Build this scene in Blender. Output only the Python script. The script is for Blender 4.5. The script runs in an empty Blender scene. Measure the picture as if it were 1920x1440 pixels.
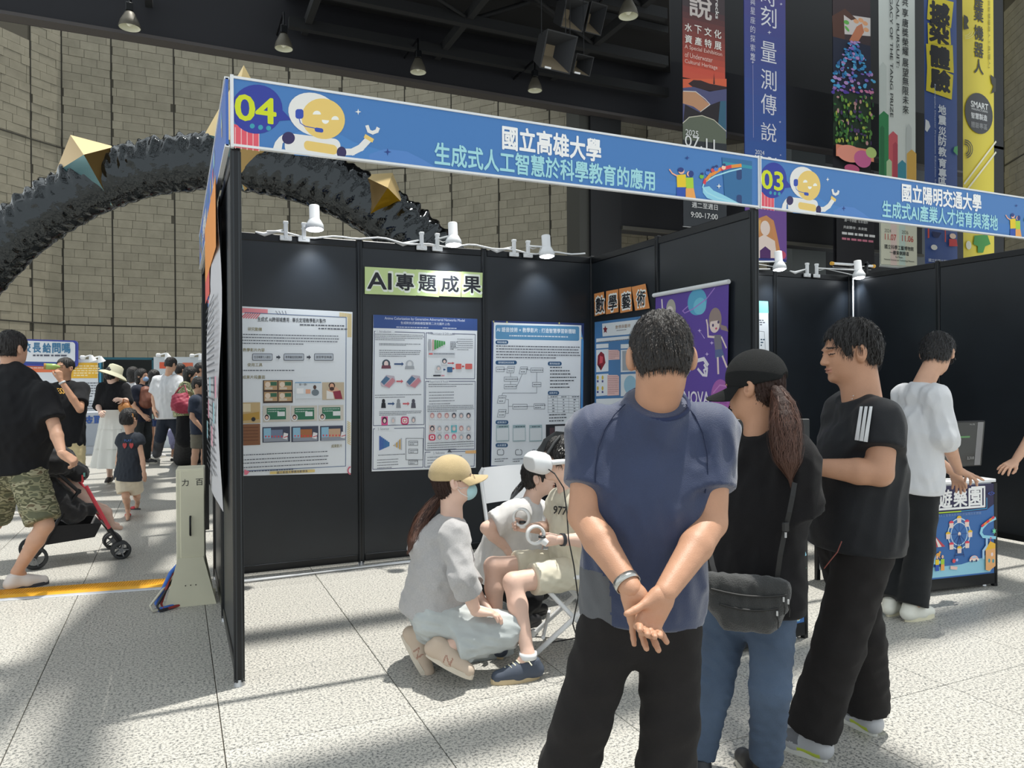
import bpy, math, random
import numpy as np
from mathutils import Vector, Matrix
random.seed(7); np.random.seed(7)
SC = bpy.context.scene; COL = SC.collection
V = lambda *a: np.array(a, float)
def nrm(a):
    a = np.asarray(a, float); return a/(np.linalg.norm(a)+1e-12)

# ------------------------------------------------ camera, sky, sun, exposure
CP = V(-.26, -3.666, 1.404); YAW, PIT, ROL, FPX = .4248, -.004, -.0061, 1394.6
fw = V(math.sin(YAW)*math.cos(PIT), math.cos(YAW)*math.cos(PIT), math.sin(PIT))
_rt = V(math.cos(YAW), -math.sin(YAW), 0); _up = np.cross(_rt, fw)
RT = _rt*math.cos(ROL)+_up*math.sin(ROL); UP = -_rt*math.sin(ROL)+_up*math.cos(ROL)
cam = bpy.data.cameras.new('camera'); camo = bpy.data.objects.new('camera', cam); COL.objects.link(camo)
camo.matrix_world = Matrix(((RT[0], UP[0], -fw[0], CP[0]), (RT[1], UP[1], -fw[1], CP[1]), (RT[2], UP[2], -fw[2], CP[2]), (0, 0, 0, 1)))
cam.sensor_width = 36; cam.lens = FPX/1920*36; cam.clip_start = .05; cam.clip_end = 200
SC.camera = camo
W = bpy.data.worlds.new('sky'); SC.world = W; W.use_nodes = True
W.node_tree.nodes['Background'].inputs[0].default_value = (.90, .97, 1, 1)
W.node_tree.nodes['Background'].inputs[1].default_value = 1.12
sl = bpy.data.lights.new('sun', 'SUN'); so = bpy.data.objects.new('sun', sl); COL.objects.link(so)
sl.energy = 5.1; sl.angle = math.radians(.9); sl.color = (1, .97, .9)
so.rotation_euler = Vector((.58, .147, 2.8)).to_track_quat('Z', 'Y').to_euler()
so.location = (2, 1, 15)
SC.view_settings.view_transform = 'Standard'; SC.view_settings.look = 'None'
SC.view_settings.exposure = 0.0; SC.view_settings.gamma = 1; SC.view_settings.use_curve_mapping = False

def ray(u, v): return fw+RT*(u-960)/FPX+UP*(720-v)/FPX
def D(u, v, d): return CP+ray(u, v)*d            # survey: a point of the hall from its bearing and distance
def P(u, v, ax, val):                            # survey: where a bearing meets a wall or the floor
    r = ray(u, v); i = 'xyz'.index(ax); return CP+r*(val-CP[i])/r[i]

# ------------------------------------------------ materials
def lin(c): 
    c = c/255; return c/12.92 if c < .04045 else ((c+.055)/1.055)**2.4
_m = {}
def mat(col, rough=.6, metal=0, emit=0, var=0, scale=20, bump=0, bscale=60, spec=.5, name=None, stretch=None, sheen=0, alpha=1, bdist=.01):
    key = (col, rough, metal, emit, var, scale, bump, bscale, spec, stretch, sheen, alpha, bdist)
    if key in _m: return _m[key]
    m = bpy.data.materials.new(name or 'paint'); m.use_nodes = True; nt = m.node_tree; b = nt.nodes['Principled BSDF']
    c = (lin(col[0]), lin(col[1]), lin(col[2]), 1)
    b.inputs['Base Color'].default_value = c; b.inputs['Roughness'].default_value = rough; b.inputs['Metallic'].default_value = metal
    b.inputs['Specular IOR Level'].default_value = spec
    if sheen: b.inputs['Sheen Weight'].default_value = sheen
    if emit: b.inputs['Emission Color'].default_value = c; b.inputs['Emission Strength'].default_value = emit
    if alpha < 1: b.inputs['Alpha'].default_value = alpha
    if var or bump:
        tc = nt.nodes.new('ShaderNodeTexCoord'); src = tc.outputs['Object']
        if stretch:
            mp = nt.nodes.new('ShaderNodeMapping'); mp.inputs['Scale'].default_value = stretch; nt.links.new(src, mp.inputs[0]); src = mp.outputs[0]
    if var:
        n = nt.nodes.new('ShaderNodeTexNoise'); n.inputs['Scale'].default_value = scale; n.inputs['Detail'].default_value = 5
        nt.links.new(src, n.inputs['Vector'])
        mx = nt.nodes.new('ShaderNodeValToRGB'); e = mx.color_ramp.elements
        e[0].position = .3; e[1].position = .7
        e[0].color = tuple(x*(1-var) for x in c[:3])+(1,); e[1].color = tuple(min(1, x*(1+var)) for x in c[:3])+(1,)
        nt.links.new(n.outputs['Fac'], mx.inputs[0]); nt.links.new(mx.outputs[0], b.inputs['Base Color'])
    if bump:
        n = nt.nodes.new('ShaderNodeTexNoise'); n.inputs['Scale'].default_value = bscale; n.inputs['Detail'].default_value = 4
        nt.links.new(src, n.inputs['Vector']); bp = nt.nodes.new('ShaderNodeBump'); bp.inputs['Strength'].default_value = bump; bp.inputs['Distance'].default_value = bdist
        nt.links.new(n.outputs['Fac'], bp.inputs['Height']); nt.links.new(bp.outputs[0], b.inputs['Normal'])
    _m[key] = m; return m
def rgb(m):
    return m if not isinstance(m, tuple) else mat(m)
def voro_mat(cols, scale, rough=.8, stretch=None, name='camouflage'):
    m = bpy.data.materials.new(name); m.use_nodes = True; nt = m.node_tree; b = nt.nodes['Principled BSDF']
    tc = nt.nodes.new('ShaderNodeTexCoord'); n = nt.nodes.new('ShaderNodeTexNoise'); n.inputs['Scale'].default_value = scale; n.inputs['Detail'].default_value = 2
    mp = nt.nodes.new('ShaderNodeMapping'); mp.inputs['Scale'].default_value = stretch or (1, 1, 1)
    nt.links.new(tc.outputs['Object'], mp.inputs[0]); nt.links.new(mp.outputs[0], n.inputs['Vector'])
    r = nt.nodes.new('ShaderNodeValToRGB'); r.color_ramp.interpolation = 'CONSTANT'
    while len(r.color_ramp.elements) < len(cols): r.color_ramp.elements.new(.5)
    for i, (p, c) in enumerate(cols):
        r.color_ramp.elements[i].position = p; r.color_ramp.elements[i].color = (lin(c[0]), lin(c[1]), lin(c[2]), 1)
    nt.links.new(n.outputs['Fac'], r.inputs[0]); nt.links.new(r.outputs[0], b.inputs['Base Color']); b.inputs['Roughness'].default_value = rough
    return m

# ------------------------------------------------ mesh helpers
class MB:
    def __init__(s): s.v = []; s.f = []; s.mi = []; s.mats = []; s.sm = []
    def m(s, mt):
        mt = rgb(mt)
        if mt not in s.mats: s.mats.append(mt)
        return s.mats.index(mt)
    def add(s, vs, fs, mt, smooth=False):
        o = len(s.v); s.v += [tuple(map(float, p)) for p in vs]; k = s.m(mt)
        for f in fs: s.f.append(tuple(int(i)+o for i in f)); s.mi.append(k); s.sm.append(smooth)
        return s
    def box(s, c, size, mt, R=None, bev=0):
        x, y, z = [a/2 for a in size]
        R = np.eye(3) if R is None else R
        if bev:
            b = min(bev, x*.9, y*.9, z*.9); vs = []
            # chamfered box, 24 verts
            pts = [(sx, sy, sz) for sx in (-1, 1) for sy in (-1, 1) for sz in (-1, 1)]
            idx = {}
            for p in pts:
                for a in range(3):
                    q = [p[i]*((x, y, z)[i]-(0 if i == a else b)) for i in range(3)]
                    idx[(p, a)] = len(vs); vs.append(q)
            fs = []
            for a in range(3):
                for sg in (-1, 1):
                    o1, o2 = [i for i in range(3) if i != a]
                    loop = []
                    for (p1, p2) in ((-1, -1), (1, -1), (1, 1), (-1, 1)):
                        p = [0, 0, 0]; p[a] = sg; p[o1] = p1; p[o2] = p2; loop.append(idx[(tuple(p), a)])
                    fs.append(loop if (sg > 0) == (a != 1) else loop[::-1])
            for a in range(3):
                o1, o2 = [i for i in range(3) if i != a]
                for p1 in (-1, 1):
                    for p2 in (-1, 1):
                        p = [0, 0, 0]; p[o1] = p1; p[o2] = p2
                        pa = list(p); pa[a] = -1; pb = list(p); pb[a] = 1
                        fs.append([idx[(tuple(pa), o1)], idx[(tuple(pb), o1)], idx[(tuple(pb), o2)], idx[(tuple(pa), o2)]])
            for p in pts: fs.append([idx[(p, 0)], idx[(p, 1)], idx[(p, 2)]])
        else:
            vs = [(i, j, k) for i in (-x, x) for j in (-y, y) for k in (-z, z)]
            fs = [(0, 1, 3, 2), (4, 6, 7, 5), (0, 4, 5, 1), (2, 3, 7, 6), (0, 2, 6, 4), (1, 5, 7, 3)]
        vs = [np.asarray(c)+R@np.array(p) for p in vs]
        return s.add(vs, fs, mt)
    def tube(s, pts, r, mt, n=8, cap=True, smooth=True):
        pts = [np.asarray(p, float) for p in pts]; rs = r if hasattr(r, '__len__') else [r]*len(pts)
        vs = []; fs = []; prev = None
        for i, p in enumerate(pts):
            t = nrm(pts[min(i+1, len(pts)-1)]-pts[max(i-1, 0)])
            if prev is None:
                a = V(0, 0, 1) if abs(t[2]) < .9 else V(1, 0, 0); u = nrm(np.cross(t, a))
            else: u = nrm(prev-t*np.dot(prev, t))
            prev = u; w = np.cross(t, u)
            for k in range(n):
                an = 2*math.pi*k/n; vs.append(p+rs[i]*(u*math.cos(an)+w*math.sin(an)))
        for i in range(len(pts)-1):
            for k in range(n): fs.append((i*n+k, i*n+(k+1) % n, (i+1)*n+(k+1) % n, (i+1)*n+k))
        s.add(vs, fs, mt, smooth)
        if cap: s.add(vs[:n], [tuple(range(n))[::-1]], mt); s.add(vs[-n:], [tuple(range(n))], mt)
        return s
    def lathe(s, o, axis, prof, mt, n=20, smooth=True):    # prof: [(along, radius)]
        axis = nrm(axis); return s.tube2(o, axis, prof, mt, n, smooth)
    def tube2(s, o, t, prof, mt, n, smooth):
        a = V(0, 0, 1) if abs(t[2]) < .9 else V(1, 0, 0); u = nrm(np.cross(t, a)); w = np.cross(t, u); vs = []; fs = []
        for (h, r) in prof:
            for k in range(n):
                an = 2*math.pi*k/n; vs.append(np.asarray(o)+t*h+max(r, 1e-4)*(u*math.cos(an)+w*math.sin(an)))
        for i in range(len(prof)-1):
            for k in range(n): fs.append((i*n+k, i*n+(k+1) % n, (i+1)*n+(k+1) % n, (i+1)*n+k))
        return s.add(vs, fs, mt, smooth)
    def sphere(s, c, r, mt, R=None, n=12):
        r = V(r, r, r) if not hasattr(r, '__len__') else np.array(r); R = np.eye(3) if R is None else R; vs = []; fs = []; m_ = n//2
        for i in range(m_+1):
            th = math.pi*i/m_
            for k in range(n):
                ph = 2*math.pi*k/n; vs.append(np.asarray(c)+R@(r*V(math.sin(th)*math.cos(ph), math.sin(th)*math.sin(ph), math.cos(th))))
        for i in range(m_):
            for k in range(n): fs.append((i*n+k, (i+1)*n+k, (i+1)*n+(k+1) % n, i*n+(k+1) % n))
        return s.add(vs, fs, mt, True)
    def prism(s, poly, vec, mt):   # 3D polygon extruded by vec
        n = len(poly); poly = [np.asarray(p, float) for p in poly]; vec = np.asarray(vec, float)
        vs = poly+[p+vec for p in poly]
        fs = [tuple(range(n)), tuple(range(n, 2*n))[::-1]]+[(i, i+n, (i+1) % n+n, (i+1) % n) for i in range(n)]
        return s.add(vs, fs, mt)
    def build(s, name, parent=None, loc=None):
        base = np.zeros(3)
        if parent is not None: base = np.array(parent['_w'])
        elif loc is not None: base = np.asarray(loc, float)
        me = bpy.data.meshes.new(name)
        vv = (np.array(s.v)-base) if s.v else []
        me.from_pydata([tuple(p) for p in vv], [], s.f)
        for m_ in s.mats: me.materials.append(m_)
        me.polygons.foreach_set('material_index', s.mi); me.polygons.foreach_set('use_smooth', s.sm)
        me.update(); o = bpy.data.objects.new(name, me); COL.objects.link(o)
        if parent is not None: o.parent = parent; o['_w'] = tuple(base)
        else: o.location = tuple(base); o['_w'] = tuple(base)
        return o
def tag(o, label=None, cat=None, group=None, kind=None):
    if label: o['label'] = label
    if cat: o['category'] = cat
    if group: o['group'] = group
    if kind: o['kind'] = kind
    return o
def thing(name, label, cat, loc, group=None):
    o = bpy.data.objects.new(name, None); COL.objects.link(o); o.location = tuple(map(float, loc)); o['_w'] = tuple(map(float, loc))
    o.empty_display_size = .1
    return tag(o, label, cat, group)
def rotz(a): c, s = math.cos(a), math.sin(a); return np.array([[c, -s, 0], [s, c, 0], [0, 0, 1.]])
def basis(x, y, z): return np.array([x, y, z]).T

# ------------------------------------------------ lettering
_tc = {}
def glyph(txt, wt=0., res=3):
    wt0 = wt; wt = 0.; k = (txt, wt0, res)
    if k in _tc: return _tc[k]
    cu = bpy.data.curves.new('t', 'FONT'); cu.body = txt; cu.resolution_u = res; cu.offset = wt; cu.align_x = 'CENTER'
    ob = bpy.data.objects.new('t', cu); me = bpy.data.meshes.new_from_object(ob)
    n = len(me.vertices); co = np.zeros(n*3); me.vertices.foreach_get('co', co); co = co.reshape(-1, 3)[:, :2]
    fs = [tuple(p.vertices) for p in me.polygons]
    bpy.data.objects.remove(ob); bpy.data.curves.remove(cu); bpy.data.meshes.remove(me)
    if n:
        lo, hi = co.min(0), co.max(0); co = (co-(lo+hi)/2)/(hi[1]-lo[1]); w = (hi[0]-lo[0])/(hi[1]-lo[1])
    else: w = 0
    if wt0 and n:      # bolder face: the strokes repeated around a small circle
        k8 = 8; dd = [(0, 0)]+[(math.cos(a*2*math.pi/k8)*wt0, math.sin(a*2*math.pi/k8)*wt0) for a in range(k8)]
        co = np.concatenate([co+np.array(q_) for q_ in dd]); fs = [tuple(i+n*j for i in f) for j in range(len(dd)) for f in fs]
    _tc[k] = (co, fs, w); return _tc[k]

class Canvas:   # flat print on a plane of the hall; positions surveyed by bearing
    def __init__(s, ax, val, eps=.0004, sgn=None):
        s.ax, s.val, s.eps, s.n = ax, val, eps*.1, 6
        if ax == 'y': s.X, s.Z, s.N = V(1, 0, 0), V(0, 0, 1), V(0, -1, 0)
        elif ax == 'x': s.X, s.Z, s.N = V(0, -1, 0), V(0, 0, 1), V(-1, 0, 0)
        s.O = V(0, val, 0) if ax == 'y' else V(val, 0, 0)
        s.a = MB(); s.t = MB()
    @classmethod
    def free(c, O, X, N, eps=.0004):
        s = c.__new__(c); s.ax = 'f'; s.O = np.asarray(O, float); s.X = nrm(X); s.N = nrm(N); s.Z = nrm(np.cross(s.N, s.X)); s.eps = eps*.1; s.n = 6; s.a = MB(); s.t = MB()
        return s
    def L(s, u, v):
        r = ray(u, v); t = np.dot(s.O-CP, s.N)/np.dot(r, s.N); p = CP+r*t-s.O
        return V(np.dot(p, s.X), np.dot(p, s.Z))
    def sc(s, u, v):
        r = ray(u, v); t = np.dot(s.O-CP, s.N)/np.dot(r, s.N); return t/FPX
    def W(s, a, b, off): return s.O+s.X*a+s.Z*b+s.N*off
    def lay(s): s.n += 1; return s.eps*s.n
    def polyl(s, pts, col, tgt=None):
        o = s.lay(); vs = [s.W(a, b, o) for a, b in pts]
        # orient to N
        ar = sum(pts[i][0]*pts[(i+1) % len(pts)][1]-pts[(i+1) % len(pts)][0]*pts[i][1] for i in range(len(pts)))
        f = tuple(range(len(pts)));  f = f if ar > 0 else f[::-1]
        (tgt or s.a).add(vs, [f], col)
    def poly(s, px, col): s.polyl([s.L(u, v) for u, v in px], col)
    def rect(s, u0, v0, u1, v1, col):
        a = s.L(u0, v0); b = s.L(u1, v1); s.polyl([(a[0], a[1]), (b[0], a[1]), (b[0], b[1]), (a[0], b[1])], col)
    def rectl(s, x0, y0, x1, y1, col): s.polyl([(x0, y0), (x1, y0), (x1, y1), (x0, y1)], col)
    def ell(s, u, v, ru, rv, col, rot=0, n=28, a0=0, a1=360):
        c = s.L(u, v); k = s.sc(u, v); 
        # horizontal foreshortening of the plane
        ku = abs(s.L(u+1, v)[0]-c[0]); pts = []
        for i in range(n if a1-a0 >= 360 else n+1):
            t = math.radians(a0+(a1-a0)*i/n); x = ru*ku*math.cos(t); y = rv*k*math.sin(t)
            pts.append((c[0]+x*math.cos(rot)-y*math.sin(rot), c[1]+x*math.sin(rot)+y*math.cos(rot)))
        s.polyl(pts, col)
    def line(s, px, w, col, closed=False):
        pts = [s.L(u, v) for u, v in px]; hw = w*s.sc(*px[0])/2; s.linel(pts, hw*2, col, closed)
    def linel(s, pts, w, col, closed=False):
        o = s.lay(); oz = 0; pts = [np.array(p) for p in pts]
        if closed: pts.append(pts[0])
        vs = []; fs = []
        for a, b in zip(pts[:-1], pts[1:]):
            o += s.eps*.25; d = b-a; L_ = np.linalg.norm(d)+1e-9; d /= L_; n_ = V(-d[1], d[0])*w/2; a = a-d*w*.3; b = b+d*w*.3
            k = len(vs); vs += [s.W(*(a-n_), o), s.W(*(b-n_), o), s.W(*(b+n_), o), s.W(*(a+n_), o)]; fs.append((k, k+1, k+2, k+3))
        s.a.add(vs, fs, col)
    def text(s, u, v, txt, h, col, wt=0., wpx=None, res=3, rot=0):   # centre bearing, glyph height and optional width in pixels
        c = s.L(u, v); k = s.sc(u, v); H = h*k; Wd = None
        if wpx: Wd = abs(s.L(u+wpx/2, v)[0]-s.L(u-wpx/2, v)[0])
        s.textl(c[0], c[1], txt, H, col, wt, Wd, res, rot)
    def textl(s, x, y, txt, H, col, wt=0., Wd=None, res=3, rot=0):
        co, fs, w = glyph(txt, wt, res)
        if not len(co): return
        sx = H if not Wd else Wd/w; o = s.lay(); cr, sr = math.cos(rot), math.sin(rot)
        nc = 9 if wt else 1; nb_ = len(co)//nc
        vs = [s.W(x+p[0]*sx*cr-p[1]*H*sr, y+p[0]*sx*sr+p[1]*H*cr, o+(i//nb_)*s.eps*.5) for i, p in enumerate(co)]; s.n += 5 if wt else 0
        s.t.add(vs, fs, col)
    def dashes(s, u0, v0, u1, v1, rows, col=(90, 92, 100), fill=.9, w=2.2, last=.6):
        a = s.L(u0, v0); b = s.L(u1, v1); s.dashl(a[0], a[1], b[0], b[1], rows, col, fill, w*s.sc(u0, v0), last)
    def dashl(s, x0, y0, x1, y1, rows, col, fill=.9, w=.004, last=.6):
        col = (92, 96, 106) if col == (40, 44, 54) else col; o = s.lay(); vs = []; fs = []; rnd = random.Random(int(abs(x0*977+y0*131)*1000))
        for r in range(rows):
            y = y0+(y1-y0)*(r+.5)/rows; x = x0; xe = x0+(x1-x0)*(last if r == rows-1 and rows > 1 else fill)
            while x < xe:
                l = w*(1.2+rnd.random()*2.2); k = len(vs)
                vs += [s.W(x, y-w/2, o), s.W(x+l, y-w/2, o), s.W(x+l, y+w/2, o), s.W(x, y+w/2, o)]; fs.append((k, k+1, k+2, k+3)); x += l+w*(.35+.5*rnd.random())
        s.a.add(vs, fs, col)
    def done(s, parent, an='printed_artwork', tn='printed_lettering'):
        r = []
        if s.a.v: r.append(s.a.build(an, parent))
        if s.t.v: r.append(s.t.build(tn, parent))
        return r
# ------------------------------------------------ shared materials
def terrazzo():
    m = bpy.data.materials.new('terrazzo'); m.use_nodes = True; nt = m.node_tree; b = nt.nodes['Principled BSDF']; Lk = nt.links.new
    tc = nt.nodes.new('ShaderNodeTexCoord'); geo = nt.nodes.new('ShaderNodeNewGeometry')
    v1 = nt.nodes.new('ShaderNodeTexNoise'); v1.inputs['Scale'].default_value = 85; v1.inputs['Detail'].default_value = 3; v1.inputs['Roughness'].default_value = .75
    Lk(geo.outputs['Position'], v1.inputs['Vector'])
    r = nt.nodes.new('ShaderNodeValToRGB'); e = r.color_ramp.elements
    e[0].position = .37; e[0].color = (.13, .13, .125, 1); e[1].position = .52; e[1].color = (.53, .51, .465, 1)
    x = r.color_ramp.elements.new(.46); x.color = (.31, .31, .29, 1)
    Lk(v1.outputs['Fac'], r.inputs[0])
    oi = nt.nodes.new('ShaderNodeObjectInfo'); mp = nt.nodes.new('ShaderNodeMapRange'); mp.inputs[3].default_value = .95; mp.inputs[4].default_value = 1.05
    Lk(oi.outputs['Random'], mp.inputs[0]); mx = nt.nodes.new('ShaderNodeMix'); mx.data_type = 'RGBA'; mx.blend_type = 'MULTIPLY'; mx.inputs[0].default_value = 1
    Lk(r.outputs[0], mx.inputs[6]); Lk(mp.outputs[0], mx.inputs[7]); Lk(mx.outputs[2], b.inputs['Base Color'])
    b.inputs['Roughness'].default_value = .42; b.inputs['Specular IOR Level'].default_value = .35
    return m
def stone(c0, c1, name='stone', oi_var=.075):
    m = bpy.data.materials.new(name); m.use_nodes = True; nt = m.node_tree; b = nt.nodes['Principled BSDF']; Lk = nt.links.new
    geo = nt.nodes.new('ShaderNodeNewGeometry'); n = nt.nodes.new('ShaderNodeTexNoise'); n.inputs['Scale'].default_value = 2.2; n.inputs['Detail'].default_value = 8; n.inputs['Roughness'].default_value = .7
    Lk(geo.outputs['Position'], n.inputs['Vector']); r = nt.nodes.new('ShaderNodeValToRGB'); e = r.color_ramp.elements
    e[0].position = .3; e[1].position = .7; e[0].color = tuple(lin(q) for q in c0)+(1,); e[1].color = tuple(lin(q) for q in c1)+(1,)
    Lk(n.outputs['Fac'], r.inputs[0])
    oi = nt.nodes.new('ShaderNodeObjectInfo'); mp = nt.nodes.new('ShaderNodeMapRange'); mp.inputs[3].default_value = 1-oi_var; mp.inputs[4].default_value = 1+oi_var
    Lk(oi.outputs['Random'], mp.inputs[0]); mx = nt.nodes.new('ShaderNodeMix'); mx.data_type = 'RGBA'; mx.blend_type = 'MULTIPLY'; mx.inputs[0].default_value = 1
    Lk(r.outputs[0], mx.inputs[6]); Lk(mp.outputs[0], mx.inputs[7]); Lk(mx.outputs[2], b.inputs['Base Color']); b.inputs['Roughness'].default_value = .8
    return m
M_TER = terrazzo(); M_STONE = stone((134, 129, 113), (154, 148, 131)); M_MORT = mat((84, 80, 70), .9); M_JOINT = mat((58, 56, 50), .9)
M_PANEL = mat((29, 34, 40), .36, var=.15, scale=3); M_POST = mat((20, 22, 25), .3, metal=.3); M_POSTL = mat((52, 55, 58), .35, metal=.5)
M_WHITE = mat((232, 234, 236), .45); M_CREAM = mat((206, 203, 180), .5, var=.04, scale=4); M_GOLD = mat((196, 160, 96), .28, metal=.85, var=.12, scale=5)
M_DARK = mat((14, 15, 18), .8); M_TRUSS = mat((19, 21, 24), .8); M_PAPER = mat((236, 240, 244), .55); M_STEEL = mat((190, 192, 195), .3, metal=.8)

# ------------------------------------------------ floor of terrazzo tiles
fl = MB(); fl.box((3, 8, -.06), (40, 46, .1), M_MORT); FLOOR = fl.build('floor'); tag(FLOOR, kind='structure')
TS = .76; tme = None; cells = []
for i in range(-8, 20):
    for j in range(-8, 34):
        x = -.10+TS*(i+.5); y = -.62+TS*(j+.5)
        q = V(x, y, 0)-CP; d = q@fw; 
        if d < .8: continue
        u = 960+FPX*(q@RT)/d
        if -350 < u < 2270: cells.append((d, x, y))
cells.sort()
for k, (d, x, y) in enumerate(cells[:300]):
    if tme is None:
        t = MB(); t.box((0, 0, -.0075), (TS-.004, TS-.004, .015), M_TER, bev=.0015); o = t.build('floor_tile', FLOOR); tme = o.data
    else:
        o = bpy.data.objects.new('floor_tile', tme); COL.objects.link(o); o.parent = FLOOR
    o.location = (x, y, 0)
near = set((round(x, 2), round(y, 2)) for d, x, y in cells[:300])
fb = MB()
for i in range(-22, 24):
    for j in range(-14, 36):
        x = -.10+TS*(i+.5); y = -.62+TS*(j+.5)
        if (round(x, 2), round(y, 2)) in near: continue
        if x < -16 or x > 22 or y < -14 or y > 26: continue
        a = TS/2-.002; fb.add([(x-a, y-a, 0), (x+a, y-a, 0), (x+a, y+a, 0), (x-a, y+a, 0)], [(0, 1, 2, 3)], M_TER)
tag(fb.build('floor_tiles_far', FLOOR), kind='stuff')

# ------------------------------------------------ curved stone wall behind the hall: facets with real blocks
plan = [(-200, 17.0), (-60, 18.3), (62, 19.9), (120, 20.7), (213, 21.3), (330, 22.0), (441, 22.7), (545, 23.1), (645, 23.2), (762, 22.8), (849, 22.2), (937, 21.4), (1033, 20.75), (1100, 20.3)]
pts = []
for u, d in plan: p = D(u, 705, d); pts.append(V(p[0], p[1], 0))
BH, BW = .235, .47
blk = None
def facet(nm, A, B, z0, z1, top, cut=None, n_=None):
    global blk
    ex = B-A; L_ = np.linalg.norm(ex); ex /= L_; nn = V(ex[1], -ex[0], 0)
    w = MB(); w.box((A+B)/2-nn*.17+V(0, 0, top/2), (L_+.06, .3, top), M_MORT, R=basis(ex, -nn, V(0, 0, 1)))
    o = w.build(nm, loc=A); tag(o, kind='structure')
    R = Matrix(((ex[0], -nn[0], 0), (ex[1], -nn[1], 0), (0, 0, 1))).to_euler()
    r = random.Random(int(A[0]*100)); items = []
    for row in range(int(z0/BH), int(z1/BH)):
        z = row*BH
        if abs((z % 4.7)-0.0) < .01: pass
        x = .02; x -= (BW/2 if row % 2 else 0)+r.uniform(-.04, .04)
        while x < L_-.02:
            w_ = BW*r.choice((1, 1, 1, .8, 1.2)); a = max(x, .02); b = min(x+w_-.009, L_-.02)
            if b-a > .08: items.append((a, b, z))
            x += w_
    for (a, b, z) in items[:300]:
        if blk is None:
            t = MB(); t.box((0, 0, 0), (1, .06, BH-.008), M_STONE); ob = t.build('stone_block'); ob.parent = o; blk = ob.data
        else:
            ob = bpy.data.objects.new('stone_block', blk); COL.objects.link(ob); ob.parent = o
        p = A+ex*(a+b)/2+nn*(-.03+r.uniform(-.006, .006))+V(0, 0, z+BH/2)-A
        ob.location = p; ob.rotation_euler = R; ob.scale = (b-a, 1, 1)
    if len(items) > 300:
        t = MB()
        for (a, b, z) in items[300:]: t.box(A+ex*(a+b)/2-nn*.03+V(0, 0, z+BH/2), (b-a, .06, BH-.011), M_STONE, R=basis(ex, -nn, V(0, 0, 1)))
        tag(t.build('stone_blocks', o), kind='stuff')
    # panel joints: dark recess lines
    j = MB()
    for zz in (3.05, 7.95):
        j.box((A+B)/2+nn*.004+V(0, 0, zz), (L_, .014, .034), M_JOINT, R=basis(ex, -nn, V(0, 0, 1)))
    j.box(A+nn*.004+V(0, 0, top/2), (.02, .014, top), M_JOINT, R=basis(ex, -nn, V(0, 0, 1)))
    j.build('joint', o)
    return o
rng = {}
for i in range(len(pts)-1):
    u = (plan[i][0]+plan[i+1][0])/2; d = plan[i][1]
    z0 = 1.404+(705-(700 if u < 400 else 500))/FPX*d; z1 = 1.404+(705-(28+.167*u))/FPX*d+.5
    if u < 400: z0 = 1.9
    facet('wall_back_%d' % (i+1), pts[i], pts[i+1], z0, z1, 11.8)
# stone wall seen through the openings at the right, and at the far right
pr_ = [(1110, 18), (1215, 18), (1320, 16.4), (1440, 14.9)]
pp = [V(*(P(u, 705.5 if u < 0 else 690, 'y', y_)[:2]), 0) for u, y_ in pr_]
facet('wall_back_14', pp[0], pp[1], 4.3, 10.6, 11)
facet('wall_back_15', pp[1], pp[2], 4.3, 10.6, 11)
facet('wall_back_16', pp[2], pp[3], 4.8, 9.2, 11)
qa, qb = D(1884, 705, 23), D(2120, 705, 17); facet('wall_right', V(qa[0], qa[1], 0), V(qb[0], qb[1], 0), 3.9, 12.8, 14)

# ------------------------------------------------ dark ceiling, trusses, edge beam, pier, mezzanine
xq = lambda y: -.26+(y+3.67)*.745-.1
c = MB(); c.prism([(2, 5.4, 9.95), (xq(5.4), 5.4, 9.95), (xq(13.4), 13.4, 9.95), (2, 13.4, 9.95)], (0, 0, .3), M_DARK); tag(c.build('ceiling'), kind='structure')
c = MB(); c.box((3, 13.55, 9.4), (44, .30, 1.8), mat((22, 23, 30), .7)); c.box((3, 13.50, 8.53), (44, .34, .07), mat((70, 66, 66), .6)); tag(c.build('trim_1'), kind='structure')
c = MB()
xm = lambda y: -.26+(y+3.67)*.745-.2
for y in (7.4, 9.3, 11.2, 12.8): xe = xm(y); c.box((1+xe/2, y, 9.1), (xe-2, .16, .22), M_TRUSS); c.box((1+xe/2, y, 9.85), (xe-2, .16, .16), M_TRUSS)
for x in np.arange(-.7, 11, 3.1):
    ys = max(7.2, (x+.46)/.745-3.67+.2); c.box((x, (ys+13.3)/2, 9.2), (.14, 13.3-ys, .2), M_TRUSS)
    for k, y in enumerate((7.4, 9.3, 11.2)):
        if x+3.1 > xm(y): continue
        c.tube([(x, y, 9.1), (x+1.55, y, 9.85)], .06, M_TRUSS, 4); c.tube([(x+1.55, y, 9.85), (x+3.1, y, 9.1)], .06, M_TRUSS, 4)
        if k: c.tube([(x, y-1.9, 9.15), (x+3.1, y, 9.15)], .045, M_TRUSS, 4)
tag(c.build('trim_2'), kind='structure')
a = P(1090, 400, 'y', 13.6); b = P(1108, 400, 'y', 13.6); e = P(1165, 400, 'y', 13.6)
c = MB(); c.box(((b[0]+e[0])/2, 14.0, 4.7), (e[0]-b[0], .8, 9.4), mat((17, 18, 22), .6)); c.box(((a[0]+b[0])/2, 14.05, 4.7), (b[0]-a[0], .7, 9.4), mat((66, 66, 62), .7)); tag(c.build('trim_3'), kind='structure')  # one pier in two tones: its lit left edge painted grey, the rest dark
z1 = P(1165, 425, 'y', 13.6)[2]; z2 = P(1165, 296, 'y', 13.6)[2]
c = MB(); c.box((e[0]+6, 14.0, (z1+z2)/2), (12, .8, z2-z1), mat((13, 14, 20), .7)); c.box((e[0]+6, 13.58, z1-.03), (12, .1, .09), mat((74, 72, 66), .7)); tag(c.build('trim_4'), kind='structure')
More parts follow.
